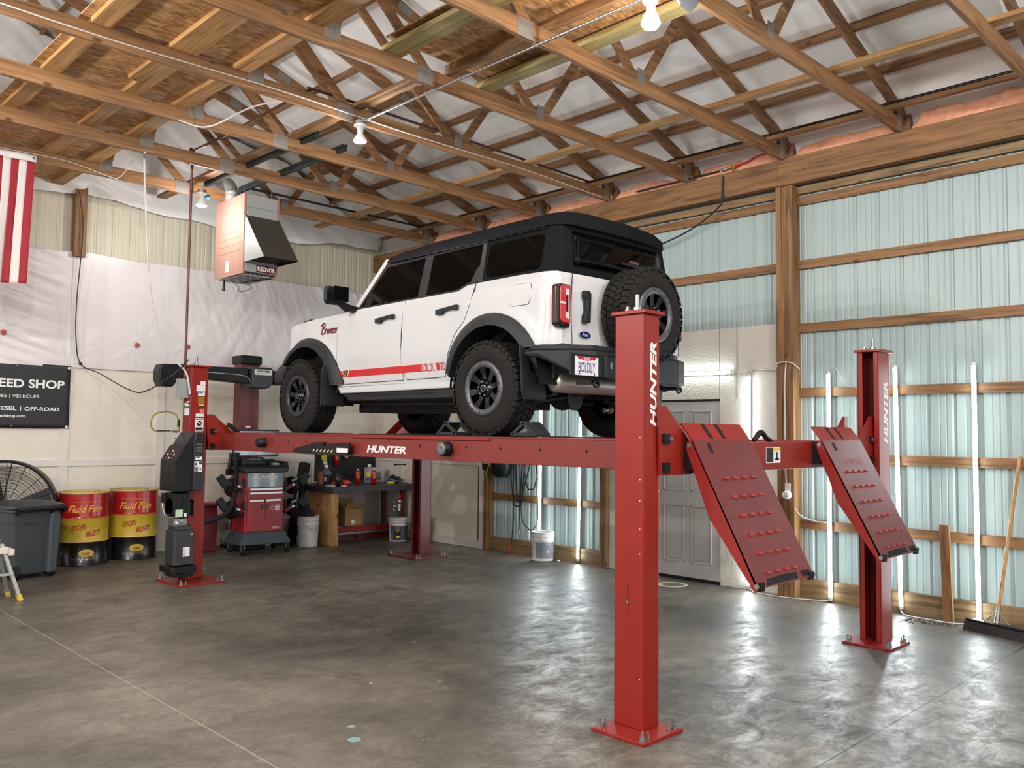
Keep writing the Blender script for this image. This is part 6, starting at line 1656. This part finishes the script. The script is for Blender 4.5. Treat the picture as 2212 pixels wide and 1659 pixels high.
# ladder
M_ALU = mat('ladder_aluminium',(186,186,186),0.4,0.7); M_YF = mat('ladder_yellow',(214,178,52),0.5)
t = thing('step_ladder', 'aluminium stepladder with yellow feet cut by the left edge', 'ladder', (2.40,9.30,0))
def rail(p, q):
    mb = MB(); mb.bar(p,q,0.055,0.03,(1,0,0)); mb.build('rail', M_ALU, t); p = Vector(p); q = Vector(q); MB().bar(p-(q-p).normalized()*0.01, p+(q-p)*0.09, 0.065,0.04,(1,0,0)).build('foot', M_YF, t)
rail((0.10,0.03,0.005),(-0.075,0.06,0.55)); rail((0.07,0.32,0.005),(-0.09,0.12,0.52)); rail((-0.40,-0.05,0.005),(-0.34,0.03,0.55)); rail((-0.42,0.30,0.005),(-0.36,0.10,0.52))
mb = MB(); mb.box((-0.40,0.02,0.48),(0.0,0.20,0.515)); mb.build('top_step', M_ALU, t, 0.006)
MB().box((-0.42,0.0,0.46),(-0.02,0.03,0.52)).box((-0.02,0.0,0.44),(0.03,0.20,0.50)).build('hinge_cap', mat('ladder_cream',(205,201,184),0.5), t, 0.006)
mb = MB(); mb.tube([(-0.05,0.20,0.56),(-0.10,0.26,0.58),(-0.36,0.26,0.58)],0.016,8); mb.build('grab_rail', M_ALU, t)
MB().box((-0.37,0.0,0.25),(0.02,0.06,0.27)).build('lower_step', M_ALU, t)
# camera beam on its red tower
t = thing('alignment_tower', 'red alignment tower carrying a long black camera beam by the back wall', 'alignment tower', (5.88,11.35,0))
MB().box((-0.15,-0.04,0.05),(0.14,0.16,2.66)).build('tower', M_REDD, t, 0.006)
MB().box((-0.22,-0.20,0.0),(0.22,0.30,0.05)).build('tower_base', M_BLACK, t, 0.01)
mb = MB(); mb.prism(rrect(-0.18,2.60,0.15,2.73,0.03), frame((0,0.10,0),(1,0,0),(0,0,1)), -0.10, 0.20); mb.build('tower_cap', M_BLACK, t, 0.02)
bY = -0.45
mb = MB(); mb.prism([(-1.20,2.50),(-0.30,2.515),(-0.30,2.30),(-1.12,2.345),(-1.20,2.36)], frame((0,bY,0),(1,0,0),(0,0,1)), -0.08, 0.10)
mb.prism([(-0.32,2.50),(1.65,2.51),(1.65,2.38),(-0.32,2.36)], frame((0,bY+0.02,0),(1,0,0),(0,0,1)), -0.03, 0.05)
beam = mb.build('camera_beam', M_BLACK, t, 0.012)
mb = MB(); mb.tube([(-1.1,bY-0.10,2.43),(-0.45,bY-0.10,2.415),(-0.33,bY-0.10,2.40),(-0.28,bY-0.10,2.36),(-0.27,bY-0.10,2.32)],0.005,6); mb.build('beam_edge', mat('edge_light',(170,170,172),0.4), beam)
mb = MB(); mb.prism([(-1.46,2.40),(-1.43,2.50),(-1.10,2.515),(-1.10,2.34),(-1.20,2.31),(-1.28,2.21),(-1.42,2.215),(-1.455,2.30)], frame((-0.05,bY,0),(1,0,0),(0,0,1)), -0.12, 0.10); mb.build('camera_pod', M_BLACK, t, 0.02)
mb = MB(); mb.prism([(-0.16,2.26),(-0.16,2.53),(0.14,2.53),(0.165,2.50),(0.165,2.33),(0.12,2.26),(0.04,2.235),(-0.10,2.235)], frame((-0.115,bY,0),(1,0,0),(0,0,1)), -0.06, 0.16); cp = mb.build('beam_hub', mat('hub_black',(34,36,38),0.35), t, 0.02)
mb = MB(); mb.use(mat('plate_silver',(206,206,204),0.35)); mb.prism(rrect(-0.115,2.425,0.145,2.50,0.015), frame((-0.125,bY-0.161,0),(1,0,0),(0,0,1)), 0, 0.004); mb.use(M_BLACK); put_text(mb,'HUNTER',frame((-0.21,bY-0.1664,2.462),(1,0,0),(0,0,1)),0.20,0.026,shear=0.3,bold=0.04); put_text(mb,'Engineering Company',frame((-0.21,bY-0.1664,2.442),(1,0,0),(0,0,1)),0.19,0.012); mb.build('name_plate', None, cp)
mb = MB(); mb.prism(rrect(0.09,2.30,0.26,2.50,0.04), frame((0,bY,0),(1,0,0),(0,0,1)), -0.06, 0.14); mb.build('camera_pod', M_BLACK, t, 0.02)
mb = MB(); mb.use(M_WHITE); mb.box((-0.06,-0.045,1.70),(0.02,-0.041,1.73)); mb.build('sticker', None, t)
# alignment console cart
t = thing('alignment_console', 'red alignment console cart with drawers, doors and a monitor', 'console cart', (5.82,10.90,0), None, R(-3))
MRC = mat('console_red',(146,30,40),0.4,var=0.06,scale=8); MCK = mat('console_black',(28,29,31),0.5,var=0.1,scale=30)
fx0, fx1, fy, ry = -0.27, 0.29, -0.22, 0.20
MB().box((fx0,fy+0.02,0.29),(fx1,ry,1.10)).build('cabinet', MRC, t, 0.006)
mb = MB(); mb.prism([(fx0-0.02,1.09),(fx1+0.02,1.09),(fx1+0.05,1.12),(fx1+0.05,1.17),(fx0-0.05,1.17),(fx0-0.05,1.12)], frame((0,0,0),(1,0,0),(0,0,1)), -ry-0.02, -fy+0.03); tt = mb.build('tray_top', MCK, t, 0.012)
MB().box((fx0-0.05,fy-0.03,1.17),(fx1+0.05,fy-0.005,1.19)).box((fx1+0.025,fy,1.17),(fx1+0.05,ry,1.24)).box((fx0-0.05,ry,1.17),(fx1+0.05,ry+0.03,1.26)).build('tray_rim', MCK, tt, 0.008)
MHS = mat('handle_silver',(214,212,210),0.3,0.3)
mb = MB(); mb.use(mat('panel_slate',(84,98,108),0.25,coat=0.4)); mb.box((fx0+0.03,fy+0.012,0.90),(fx1-0.02,fy+0.02,1.085)); lp = mb.build('logo_panel', None, t)
mb = MB(); mb.use(M_WHITE); put_text(mb,'HUNTER',frame((fx0+0.09,fy+0.0112,1.005),(1,0,0),(0,0,1)),0.37,0.05,shear=0.3,bold=0.04); put_text(mb,'Engineering Company',frame((fx0+0.09,fy+0.0112,0.965),(1,0,0),(0,0,1)),0.355,0.026,shear=0.1,bold=0.01); mb.build('lettering', None, lp)
def drawer(nm, a, b, c, e, ha, hb, hz):
    d_ = MB().box((a,fy+0.008,c),(b,fy+0.02,e)).build(nm, MRC, t, 0.003)
    MB().prism(rrect(ha,hz-0.014,hb,hz+0.014,0.008), frame((0,fy+0.008,0),(1,0,0),(0,0,1)), 0, 0.015).build('handle', MHS, d_, 0.003)
    return d_
drawer('drawer',fx0+0.03,fx1-0.02,0.842,0.895,fx0+0.06,fx1-0.03,0.868); drawer('drawer',fx0+0.03,fx1-0.02,0.745,0.835,fx0+0.06,fx1-0.03,0.815)
d1 = drawer('door',fx0+0.03,0.005,0.31,0.74,fx0+0.06,-0.005,0.715); d2 = drawer('door',0.01,fx1-0.02,0.31,0.74,0.02,fx1-0.05,0.715)
for d_, x_ in ((d1,-0.03),(d2,0.035)): MB().cyl((x_,fy+0.01,0.65),(x_,fy,0.65),0.012,None,12).box((x_-0.004,fy-0.002,0.60),(x_+0.004,fy+0.004,0.64)).build('lock', M_BLACK, d_)
mb = MB(); mb.use(M_LBL_W); put_text(mb,'IDR21',frame((0.13,fy+0.0074,0.325),(1,0,0),(0,0,1)),0.11,0.03,bold=0.02)
for k in range(4): mb.box((0.16,fy+0.0068,0.575+k*0.02),(0.235-0.012*(k%2),fy+0.0076,0.588+k*0.02))
mb.lathe([(0.02,0),(0.026,0)],frame((0.125,fy+0.0074,0.61),(1,0,0),(0,0,1)),16,False); mb.build('door_marks', None, d2)
mb = MB(); mb.prism([(fx0-0.02,0.29),(fx1+0.02,0.29),(fx1+0.09,0.14),(fx1+0.085,0.13),(fx0-0.085,0.13),(fx0-0.09,0.14)], frame((0,0,0),(1,0,0),(0,0,1)), -ry-0.04, -fy+0.05)
for v in mb.v:
    if v.z > 0.25 and v.y < 0: v.y += 0.05
mb.build('base', mat('base_slate',(54,60,66),0.5), t, 0.014)
for x_, y_ in ((fx0-0.03,fy-0.01),(fx1+0.05,fy-0.01),(fx0-0.03,ry-0.02),(fx1+0.05,ry-0.02)):
    mb = MB(); mb.cyl((x_-0.015,y_,0.05),(x_+0.015,y_,0.05),0.05,None,18); c_ = mb.build('caster', M_DARK, t)
    MB().box((x_-0.022,y_-0.02,0.05),(x_-0.016,y_+0.02,0.13)).box((x_+0.016,y_-0.02,0.05),(x_+0.022,y_+0.02,0.13)).build('fork', M_GALV, c_)
# monitor above
mb = MB(); mb.use(mat('screen_grey',(120,134,146),0.15,coat=0.4)); mb.box((-0.30,0.10,1.32),(0.33,0.11,1.655)); mon = mb.build('monitor', None, t)
MB().box((-0.32,0.105,1.30),(0.35,0.14,1.675)).build('bezel', MCK, mon, 0.006); MB().box((-0.03,0.13,1.17),(0.05,0.17,1.45)).build('monitor_stem', MRC, mon)
# things in the tray
mb = MB(); mb.prism([(-0.27,1.19),(0.05,1.19),(0.01,1.30),(-0.23,1.30)], frame((0,-0.02,0),(1,0,0),(0,0,1)), 0, 0.12); kb = mb.build('printer_cover', M_BLACK, t, 0.01)
mb = MB(); mb.use(mat('dim_white',(110,110,112),0.5)); put_text(mb,'HUNTER',frame((-0.19,-0.1405,1.265),(1,0,0),(0,0,1)),0.16,0.02,shear=0.2,bold=0.03); mb.build('lettering', None, kb)
# wheel clamps hung at both sides
def clamp(side, z):
    rt = MB(); x0_ = fx0 if side < 0 else fx1
    rt.use(M_BLACK); rt.lathe([(0,0.03),(0.12,0.028),(0.13,0.0),(0.12,-0.028),(0,-0.03)], frame((x0_+side*0.16,fy+0.10,z),(0.3,-0.9,0),(0,0,1)), 22)
    rt.bar((x0_+side*0.02,fy+0.06,z-0.05),(x0_+side*0.30,fy+0.06,z+0.10),0.05,0.07); rt.bar((x0_+side*0.26,fy+0.03,z+0.02),(x0_+side*0.36,fy+0.03,z+0.16),0.05,0.10)
    rt.bar((x0_+side*0.01,fy+0.02,z-0.02),(x0_+side*0.03,fy+0.02,z+0.12),0.03,0.03)
    c_ = rt.build('wheel_clamp', None, t, 0.006)
    g = MB(); g.use(mat('grip_red',(150,26,30),0.45)); g.cyl((x0_+side*0.02,fy-0.02,z-0.03),(x0_+side*0.10,fy-0.04,z+0.01),0.013,None,10); g.use(M_WHITE); g.cyl((x0_+side*0.10,fy-0.04,z+0.01),(x0_+side*0.13,fy-0.045,z+0.022),0.015,None,10); g.use(mat('teal_grip',(110,140,140),0.4)); 
    if side > 0: g.cyl((x0_+0.10,fy-0.02,z+0.07),(x0_+0.17,fy-0.03,z+0.10),0.016,None,10)
    g.build('grip', None, c_)
for z_ in (0.90,0.60): clamp(-1,z_); clamp(1,z_)
mb = MB(); mb.tube(spline([(fx0-0.06,-0.05,1.36),(fx0-0.09,-0.08,1.2),(fx0-0.11,-0.16,1.0),(fx0-0.14,-0.2,0.82),(fx0-0.22,-0.22,0.62),(fx0-0.34,-0.2,0.52),(fx0-0.55,-0.1,0.44)],8),0.032,10); mb.build('cable_bundle', M_DARK, t)
mb = MB(); mb.tube(spline([(fx0-0.14,-0.1,0.9),(fx0-0.19,-0.1,0.6),(fx0-0.19,-0.1,0.42)],6),0.005,6); mb.box((fx0-0.205,-0.12,0.34),(fx0-0.175,-0.08,0.42)); mb.build('power_plug', M_BLACK, t, 0.004)
mb = MB(); mb.cyl((fx0-0.15,0.0,1.10),(fx0-0.12,0.0,1.36),0.03,0.025,12); mb.box((fx0-0.19,-0.03,1.06),(fx0-0.06,0.03,1.14)); mb.bar((fx0-0.12,0,1.2),(fx0-0.0,0,1.2),0.03,0.02); mb.build('hand_tool', M_BLACK, t, 0.006)
tag(MB().box((6.02,10.82,1.171),(6.10,10.92,1.215)).build('tissue_box', mat('pale_blue',(150,170,196),0.6), None, 0.01), 'pale blue cloth lying in the tray of the alignment console', 'cloth')
# two leaning dark boards with white script
def lean(x, y, label):
    t = thing('fender_cover', label, 'panel', (x,y,0), 'dark panels leaning beside the console')
    M = frame((0,0,0),(1,0.25,0),Vector((0.36,0.27,1.22)).normalized())
    mb = MB(); mb.use(M_BLACK); mb.prism([(-0.02,0),(0.13,0),(0.15,0.55),(0.175,1.24),(0.0,1.28),(-0.01,0.6)], M, -0.012, 0.012); mb.build('panel', None, t, 0.006)
    mb = MB(); mb.use(M_LOGO); Mt = M @ Matrix.Translation((0.045,0.80,0.0125)) @ Matrix.Rotation(-PI/2,4,'Z')
    Mt = M @ Matrix.Translation((0.035,0.52,0.0128)) @ Matrix.Rotation(PI/2,4,'Z') @ Matrix.Translation((0,-0.05,0))
    put_text(mb,'Snap-on',Mt,0.30,0.055,shear=0.35,bold=0.02); mb.build('lettering', None, t)
    mb = MB(); mb.use(mat('edge_grey',(90,92,94),0.4)); mb.prism([(0.135,0.3),(0.145,0.3),(0.165,1.1),(0.155,1.1)], M, 0.0122, 0.0135); mb.build('edge_strip', None, t)
lean(6.40,11.12,'dark leaning panel with white script nearer the console'); lean(6.50,11.21,'dark leaning panel with white script nearer the workbench')
# buckets beside the bench
pail(6.645,10.93,'bucket','tall white bucket, one nested in another, beside the bench end',0.155,0.44,None,None,'white buckets by the bench')
mb = MB(); mb.use(mat('black_rag',(26,25,25),0.9,var=0.3,scale=30))
def rag(u, v):
    a = 2*PI*u; r_ = 0.135*(1-0.75*v)*(1+0.25*noise.noise((math.cos(a)*2,math.sin(a)*2,4))); return (6.62+r_*math.cos(a)*1.0, 10.95+r_*math.sin(a), 0.425+0.16*v+0.06*noise.noise((math.cos(a)*1.5,math.sin(a)*1.5,v*3))*(0.3+v))
mb.grid(rag,28,8); tag(mb.build('rag_heap'), 'black gloves and rags heaped in the tall white bucket', 'rags')
pail(6.56,11.55,'bucket','grey white bucket standing behind the tall white bucket',0.15,0.37,(M_BLACK,(-70,-30),(0.1,0.8)),None,'white buckets by the bench')
pail(6.28,11.45,'bucket','low white tub behind the console casters',0.14,0.16,None,None,'white buckets by the bench',False)
mb = MB(); mb.box((5.10,11.25,0.0),(5.42,11.5,0.62)); mb.box((5.06,11.22,0.62),(5.45,11.53,0.66)); tag(mb.build('red_bin', mat('maroon_plastic',(96,24,30),0.5), None, 0.02), 'dark red lidded bin behind the power unit column', 'bin')
# workbench
t = thing('workbench', 'workbench with black top and pale plank side in the back corner', 'workbench', (6.87,10.64,0))
bx, by = 1.50, 1.13
MB().box((0,0,0.765),(bx,by,0.852)).build('bench_top', mat('bench_black',(46,50,54),0.5,var=0.15,scale=14), t, 0.006)
WZB = wood('z','treated'); WZL = wood('z','light')
mb = MB(); 
for k in range(4): mb.box((0.055,0.14+k*0.22,0.0),(0.075,0.355+k*0.22,0.765))
mb.build('side_panel', WZL, t, 0.003)
MB().box((0.03,0.06,0),(0.135,0.14,0.765)).build('corner_post', WZL, t, 0.004); MB().box((0.025,0.05,0),(0.14,0.145,0.17)).build('post_block', WZL, t, 0.004)
for x_, y_ in ((1.40,0.70),(1.44,0.25)): MB().box((x_-0.03,y_-0.03,0),(x_+0.03,y_+0.03,0.765)).build('leg', M_REDD, t, 0.003)
mb = MB(); mb.box((0.14,0.28,0.15),(1.42,0.34,0.225)); mb.build('rail', M_RED, t, 0.003)
MB().box((0.14,0.345,0.11),(1.42,0.36,0.15)).build('rail_trim', M_GALV, t)
mb = MB(); mb.prism([(0.16,0.0),(0.72,0.0),(0.70,0.105),(0.16,0.105)], frame((0,0.50,0),(1,0,0),(0,0,1)), 0, 0.02); mb.prism([(0.76,0.0),(1.42,0.0),(1.42,0.105),(0.74,0.105)], frame((0,0.50,0),(1,0,0),(0,0,1)), 0, 0.02); mb.build('kick_plate', M_REDD, t)
# pegboard
tag(MB().box((7.25,11.765,0.87),(8.395,11.782,1.42)).build('pegboard', mat('pegboard_black',(34,36,39),0.7)), 'black board on the back wall above the workbench', 'pegboard')
# cardboard box
t = thing('cardboard_box', 'open cardboard box on the rail under the workbench', 'box', (7.30,10.99,0.227))
M_CARD = mat('cardboard',(148,112,72),0.75,var=0.06,scale=9)
mb = MB()
for a, b in (((0,0,0),(0.32,0.006,0.26)),((0,0.21,0),(0.32,0.216,0.26)),((0,0,0),(0.006,0.216,0.26)),((0.314,0,0),(0.32,0.216,0.26)),((0,0,0),(0.32,0.216,0.006))): mb.box(a,b)
mb.build('carton', M_CARD, t)
for nm, vs in (('flap',[(0,0,0.26),(0.32,0,0.26),(0.37,-0.06,0.33),(0.02,-0.06,0.36)]),('flap',[(0,0.216,0.26),(0.32,0.216,0.26),(0.33,0.27,0.40),(0.01,0.27,0.42)]),('flap',[(0,0,0.26),(0,0.216,0.26),(-0.07,0.21,0.36),(-0.07,0.02,0.36)])):
    m_ = MB(); m_.add(vs,[(0,1,2,3)],None,False); o_ = m_.build(nm, M_CARD, t); o_.modifiers.new('t','SOLIDIFY').thickness = 0.005
mb = MB(); mb.use(M_LBL_W); mb.box((0.13,-0.001,0.04),(0.18,0,0.09)); mb.build('sticker', None, t)
# pump bucket
t = pail(8.02,10.60,'pump_bucket','grey labelled bucket with a chrome spray pump in front of the bench',0.15,0.34,(mat('pail_dark',(74,74,80),0.5,var=0.1,scale=8),(-178,0),(0.06,0.70)),None,None,False)
mb = MB(); mb.use(M_BLACK); mb.lathe([(0.1412,0.03),(0.1445,0.215)],None,8,True,R(-150),R(-112)); mb.build('dark_label', None, t)
mb = MB(); mb.use(mat('badge_orange',(206,120,50),0.5)); a_ = R(-131); M = frame((0.146*math.cos(a_),0.146*math.sin(a_),0.19),(-math.sin(a_),math.cos(a_),0),(0.05,0.05,1)); mb.lathe([(0.026,0),(0.036,0.001)],M,20); mb.lathe([(0,0.0005),(0.014,0.0015)],M,14); mb.use(M_LBL_Y); mb.box((-0.02,-0.13,0),(0.03,-0.10,0.001),M); mb.build('badge', None, t)
mb = MB(); mb.use(M_PAIL); mb.lathe([(0.154,0.33),(0.156,0.345),(0.15,0.355),(0,0.355)],None,30); mb.build('lid', None, t)
mb = MB(); mb.use(M_CHROME); mb.cyl((0,0,0.35),(0,0,0.40),0.03); mb.cyl((0.0,0,0.38),(0.01,0,0.56),0.024,0.03); mb.sphere((0.005,0,0.60),0.04,16,10); mb.tube([(0,0,0.50),(-0.06,-0.03,0.51),(-0.12,-0.05,0.53)],0.012,8); mb.sphere((-0.125,-0.05,0.535),0.022,12,8); mb.tube([(-0.12,-0.05,0.53),(-0.13,-0.05,0.47)],0.006,6); mb.use(M_BLACK); mb.cyl((-0.02,-0.03,0.36),(-0.02,-0.03,0.46),0.014); mb.build('pump', None, t)
mb = MB(); mb.use(M_STRIPE); mb.tube(spline([(0.03,0.02,0.56),(0.10,0.10,0.70),(0.06,0.12,0.62),(0.10,0.12,0.5),(0.07,0.12,0.42),(0.09,0.1,0.36)],8),0.008,8); mb.build('coil_hose', None, t)
pail(8.20,10.28,'bucket','pale bucket mostly hidden behind the far red column',0.15,0.36)
# things on the bench
ZT = 0.853
def jug(x, y, label, col, cap, h=0.30, r=0.075, pump=False):
    t = thing('jug', label, 'jug', (x,y,ZT))
    mb = MB(); mb.lathe([(0,0),(r,0.004),(r*1.02,0.02),(r,h*0.58),(r*0.85,h*0.72),(r*0.35,h*0.9),(r*0.3,h)],None,24); mb.build('bottle', col, t)
    mb = MB(); mb.lathe([(0,h+0.03),(r*0.32,h+0.028),(r*0.36,h-0.01)],None,16)
    if pump: mb.cyl((0,0,h+0.02),(0,0,h+0.06),0.008); mb.bar((0.01,0,h+0.065),(-0.05,0,h+0.06),0.02,0.018)
    mb.build('cap', cap, t); return t
M_CLR = mat('smoky_plastic',(92,94,98),0.25); M_AMB = mat('amber_plastic',(122,62,34),0.3)
jug(6.94,11.10,'brown amber bottle at the left end of the bench',M_AMB,M_BLACK,0.22,0.055)
j = jug(7.10,11.20,'grey pump jug with dark label on the bench',M_CLR,M_WHITE,0.27,0.085,True)
mb = MB(); mb.use(M_BLACK); mb.lathe([(0.0875,0.02),(0.087,0.16)],None,20,True,R(-175),R(-20)); mb.use(M_LBL_W); mb.lathe([(0.088,0.06),(0.0878,0.12)],None,6,True,R(-165),R(-120)); mb.build('label', None, j)
j = jug(7.885,11.2,'clear jug with yellow label behind the spray cans',mat('clear_plastic',(150,152,150),0.2),M_WHITE,0.27,0.08)
mb = MB(); mb.use(M_LBL_Y); mb.lathe([(0.082,0.10),(0.0815,0.17)],None,12,True,R(-160),R(-60)); mb.use(M_LBL_B); mb.lathe([(0.082,0.04),(0.0825,0.10)],None,12,True,R(-160),R(-60)); mb.build('label', None, j)
def can(x, y, z, label, h=0.22, r=0.036, m=None, badge=True, group=None, name='spray_can'):
    t = thing(name, label, 'can', (x,y,z), group)
    mb = MB(); mb.lathe([(0,0),(r,0.002),(r,h*0.80),(r*0.8,h*0.88),(r*0.42,h*0.93),(r*0.42,h*0.96)],None,22); mb.build('can_body', m or M_DRED, t)
    mb = MB(); mb.lathe([(r*0.4,h*0.95),(r*0.38,h),(0,h)],None,14); mb.build('nozzle', M_WHITE if badge else M_BLACK, t)
    if badge:
        mb = MB(); mb.use(M_DYEL)
        for q0, q1 in ((0.014,0.021),(0.0,0.004)):
            pts = []
            for i in range(20):
                for q in (q0, q1):
                    px, pz = q*math.cos(2*PI*i/20), q*math.sin(2*PI*i/20); a = -2.35+px/r; pts.append(((r+0.0008)*math.cos(a+PI/6*0+0.35), (r+0.0008)*math.sin(a+0.35), h*0.5+pz))
            mb.add(pts,[(2*i,2*((i+1)%20),2*((i+1)%20)+1,2*i+1) for i in range(20)],None,False)
        mb.build('badge', None, t)
    return t
can(7.50,10.95,ZT,'red spray can left of the pair on the bench',0.24,0.042,None,True,'red spray cans on the bench')
can(7.70,10.82,ZT,'red spray can at the front edge of the bench',0.24,0.042,None,True,'red spray cans on the bench')
can(7.62,11.719,1.11,'red spray can hanging on the black board',0.24,0.045,None,True)
can(7.80,11.724,1.20,'small grey metal cup hanging on the black board',0.10,0.04,M_GALV,False,None,'metal_cup')
can(7.07,10.83,ZT,'glossy black can at the front left of the bench',0.165,0.045,mat('gloss_black',(24,24,26),0.15,coat=0.5),False,None,'black_can')
can(7.18,11.02,ZT,'small white capped bottle beside the black can',0.13,0.025,M_WHITE,False,None,'small_bottle')
can(7.40,11.35,ZT,'dark glass jar toward the back of the bench',0.16,0.045,mat('dark_jar',(38,40,44),0.2),False,None,'dark_jar')
mb = MB(); mb.cyl((7.17,10.86,ZT+0.045),(7.26,10.84,ZT+0.045),0.045,0.04,16); mb.cyl((7.26,10.84,ZT+0.045),(7.30,10.835,ZT+0.045),0.02); tag(mb.build('red_cap_tool', mat('cap_red',(196,40,34),0.35)), 'red capped container lying on its side on the bench', 'container')
t = thing('label_carton', 'white carton with a grey label on the bench against the wall', 'carton', (8.06,11.30,ZT))
MB().box((-0.10,0,0),(0.19,0.14,0.235)).build('carton', mat('carton_white',(196,194,190),0.6), t, 0.003)
mb = MB(); mb.use(mat('carton_grey',(120,126,124),0.5)); mb.box((-0.06,-0.001,0.06),(0.12,0,0.17)); mb.use(M_STRIPE); mb.box((-0.06,-0.001,0.04),(0.12,0,0.06)); mb.use(mat('badge_orange',(206,120,50),0.5)); mb.lathe([(0.022,0),(0.036,0)],frame((0.03,-0.002,0.115),(1,0,0),(0,0,1)),20,False); mb.build('label', None, t)
mb = MB(); mb.use(mat('navy_cloth',(26,30,62),0.9,var=0.2,scale=20))
def cloth(u, v):
    a = 2*PI*u; r_ = (1-v); return (8.22+0.14*r_*math.cos(a), 10.98+0.10*r_*math.sin(a), ZT+(0.12*math.sin(PI/2*v)**0.6)*(1+0.5*noise.noise((math.cos(a)*r_*2.5,math.sin(a)*r_*2.5,7))))
mb.grid(cloth,28,8); tag(mb.build('shop_rag'), 'dark blue rag bunched on the right end of the bench', 'rag')
tag(MB().box((7.98,10.80,ZT),(8.09,10.86,ZT+0.045)).build('yellow_packet', M_LBL_Y, None, 0.006), 'small yellow packet at the front of the bench', 'packet')
t = thing('t_handle_wrench', 'T shaped wrench standing in a hole at the right end of the bench', 'wrench', (8.17,10.78,ZT))
MB().cyl((0,0,0),(0,0,0.30),0.007,None,8).build('shaft', M_GALV, t); mb = MB(); mb.cyl((-0.10,0,0.30),(0.10,0,0.30),0.009,None,10); mb.sphere((-0.10,0,0.30),0.016,10,8); mb.sphere((0.10,0,0.30),0.016,10,8); mb.build('grip', M_BLACK, t)
mb = MB(); mb.cyl((7.78,10.84,ZT+0.12),(8.30,10.74,ZT+0.006),0.007,None,8); tag(mb.build('steel_rod', M_GALV), 'long steel rod slanting across the bench', 'rod')
mb = MB(); mb.use(mat('lime_glove',(178,190,70),0.7)); mb.prism([(0,0.14),(0.09,0.15),(0.10,0.06),(0.075,0.0),(0.06,0.05),(0.045,-0.02),(0.03,0.05),(0.01,0.07)], frame((7.28,11.64,1.14),(1,0,0),(0,0,1)), 0, 0.02); tag(mb.build('work_glove', None, None, 0.006), 'lime green glove hanging on the black board', 'glove')
tag(MB().box((6.96,10.82,ZT),(7.02,11.0,ZT+0.012)).box((7.10,10.75,ZT),(7.17,10.82,ZT+0.01)).build('shop_card', M_LBL_W), 'pale cards lying at the left end of the bench', 'card')
mb = MB(); mb.box((7.05,10.95,ZT),(7.15,11.05,ZT+0.04)); tag(mb.build('orange_tray', mat('tray_orange',(150,60,40),0.5), None, 0.008), 'small orange brown tray in front of the grey jug', 'tray')
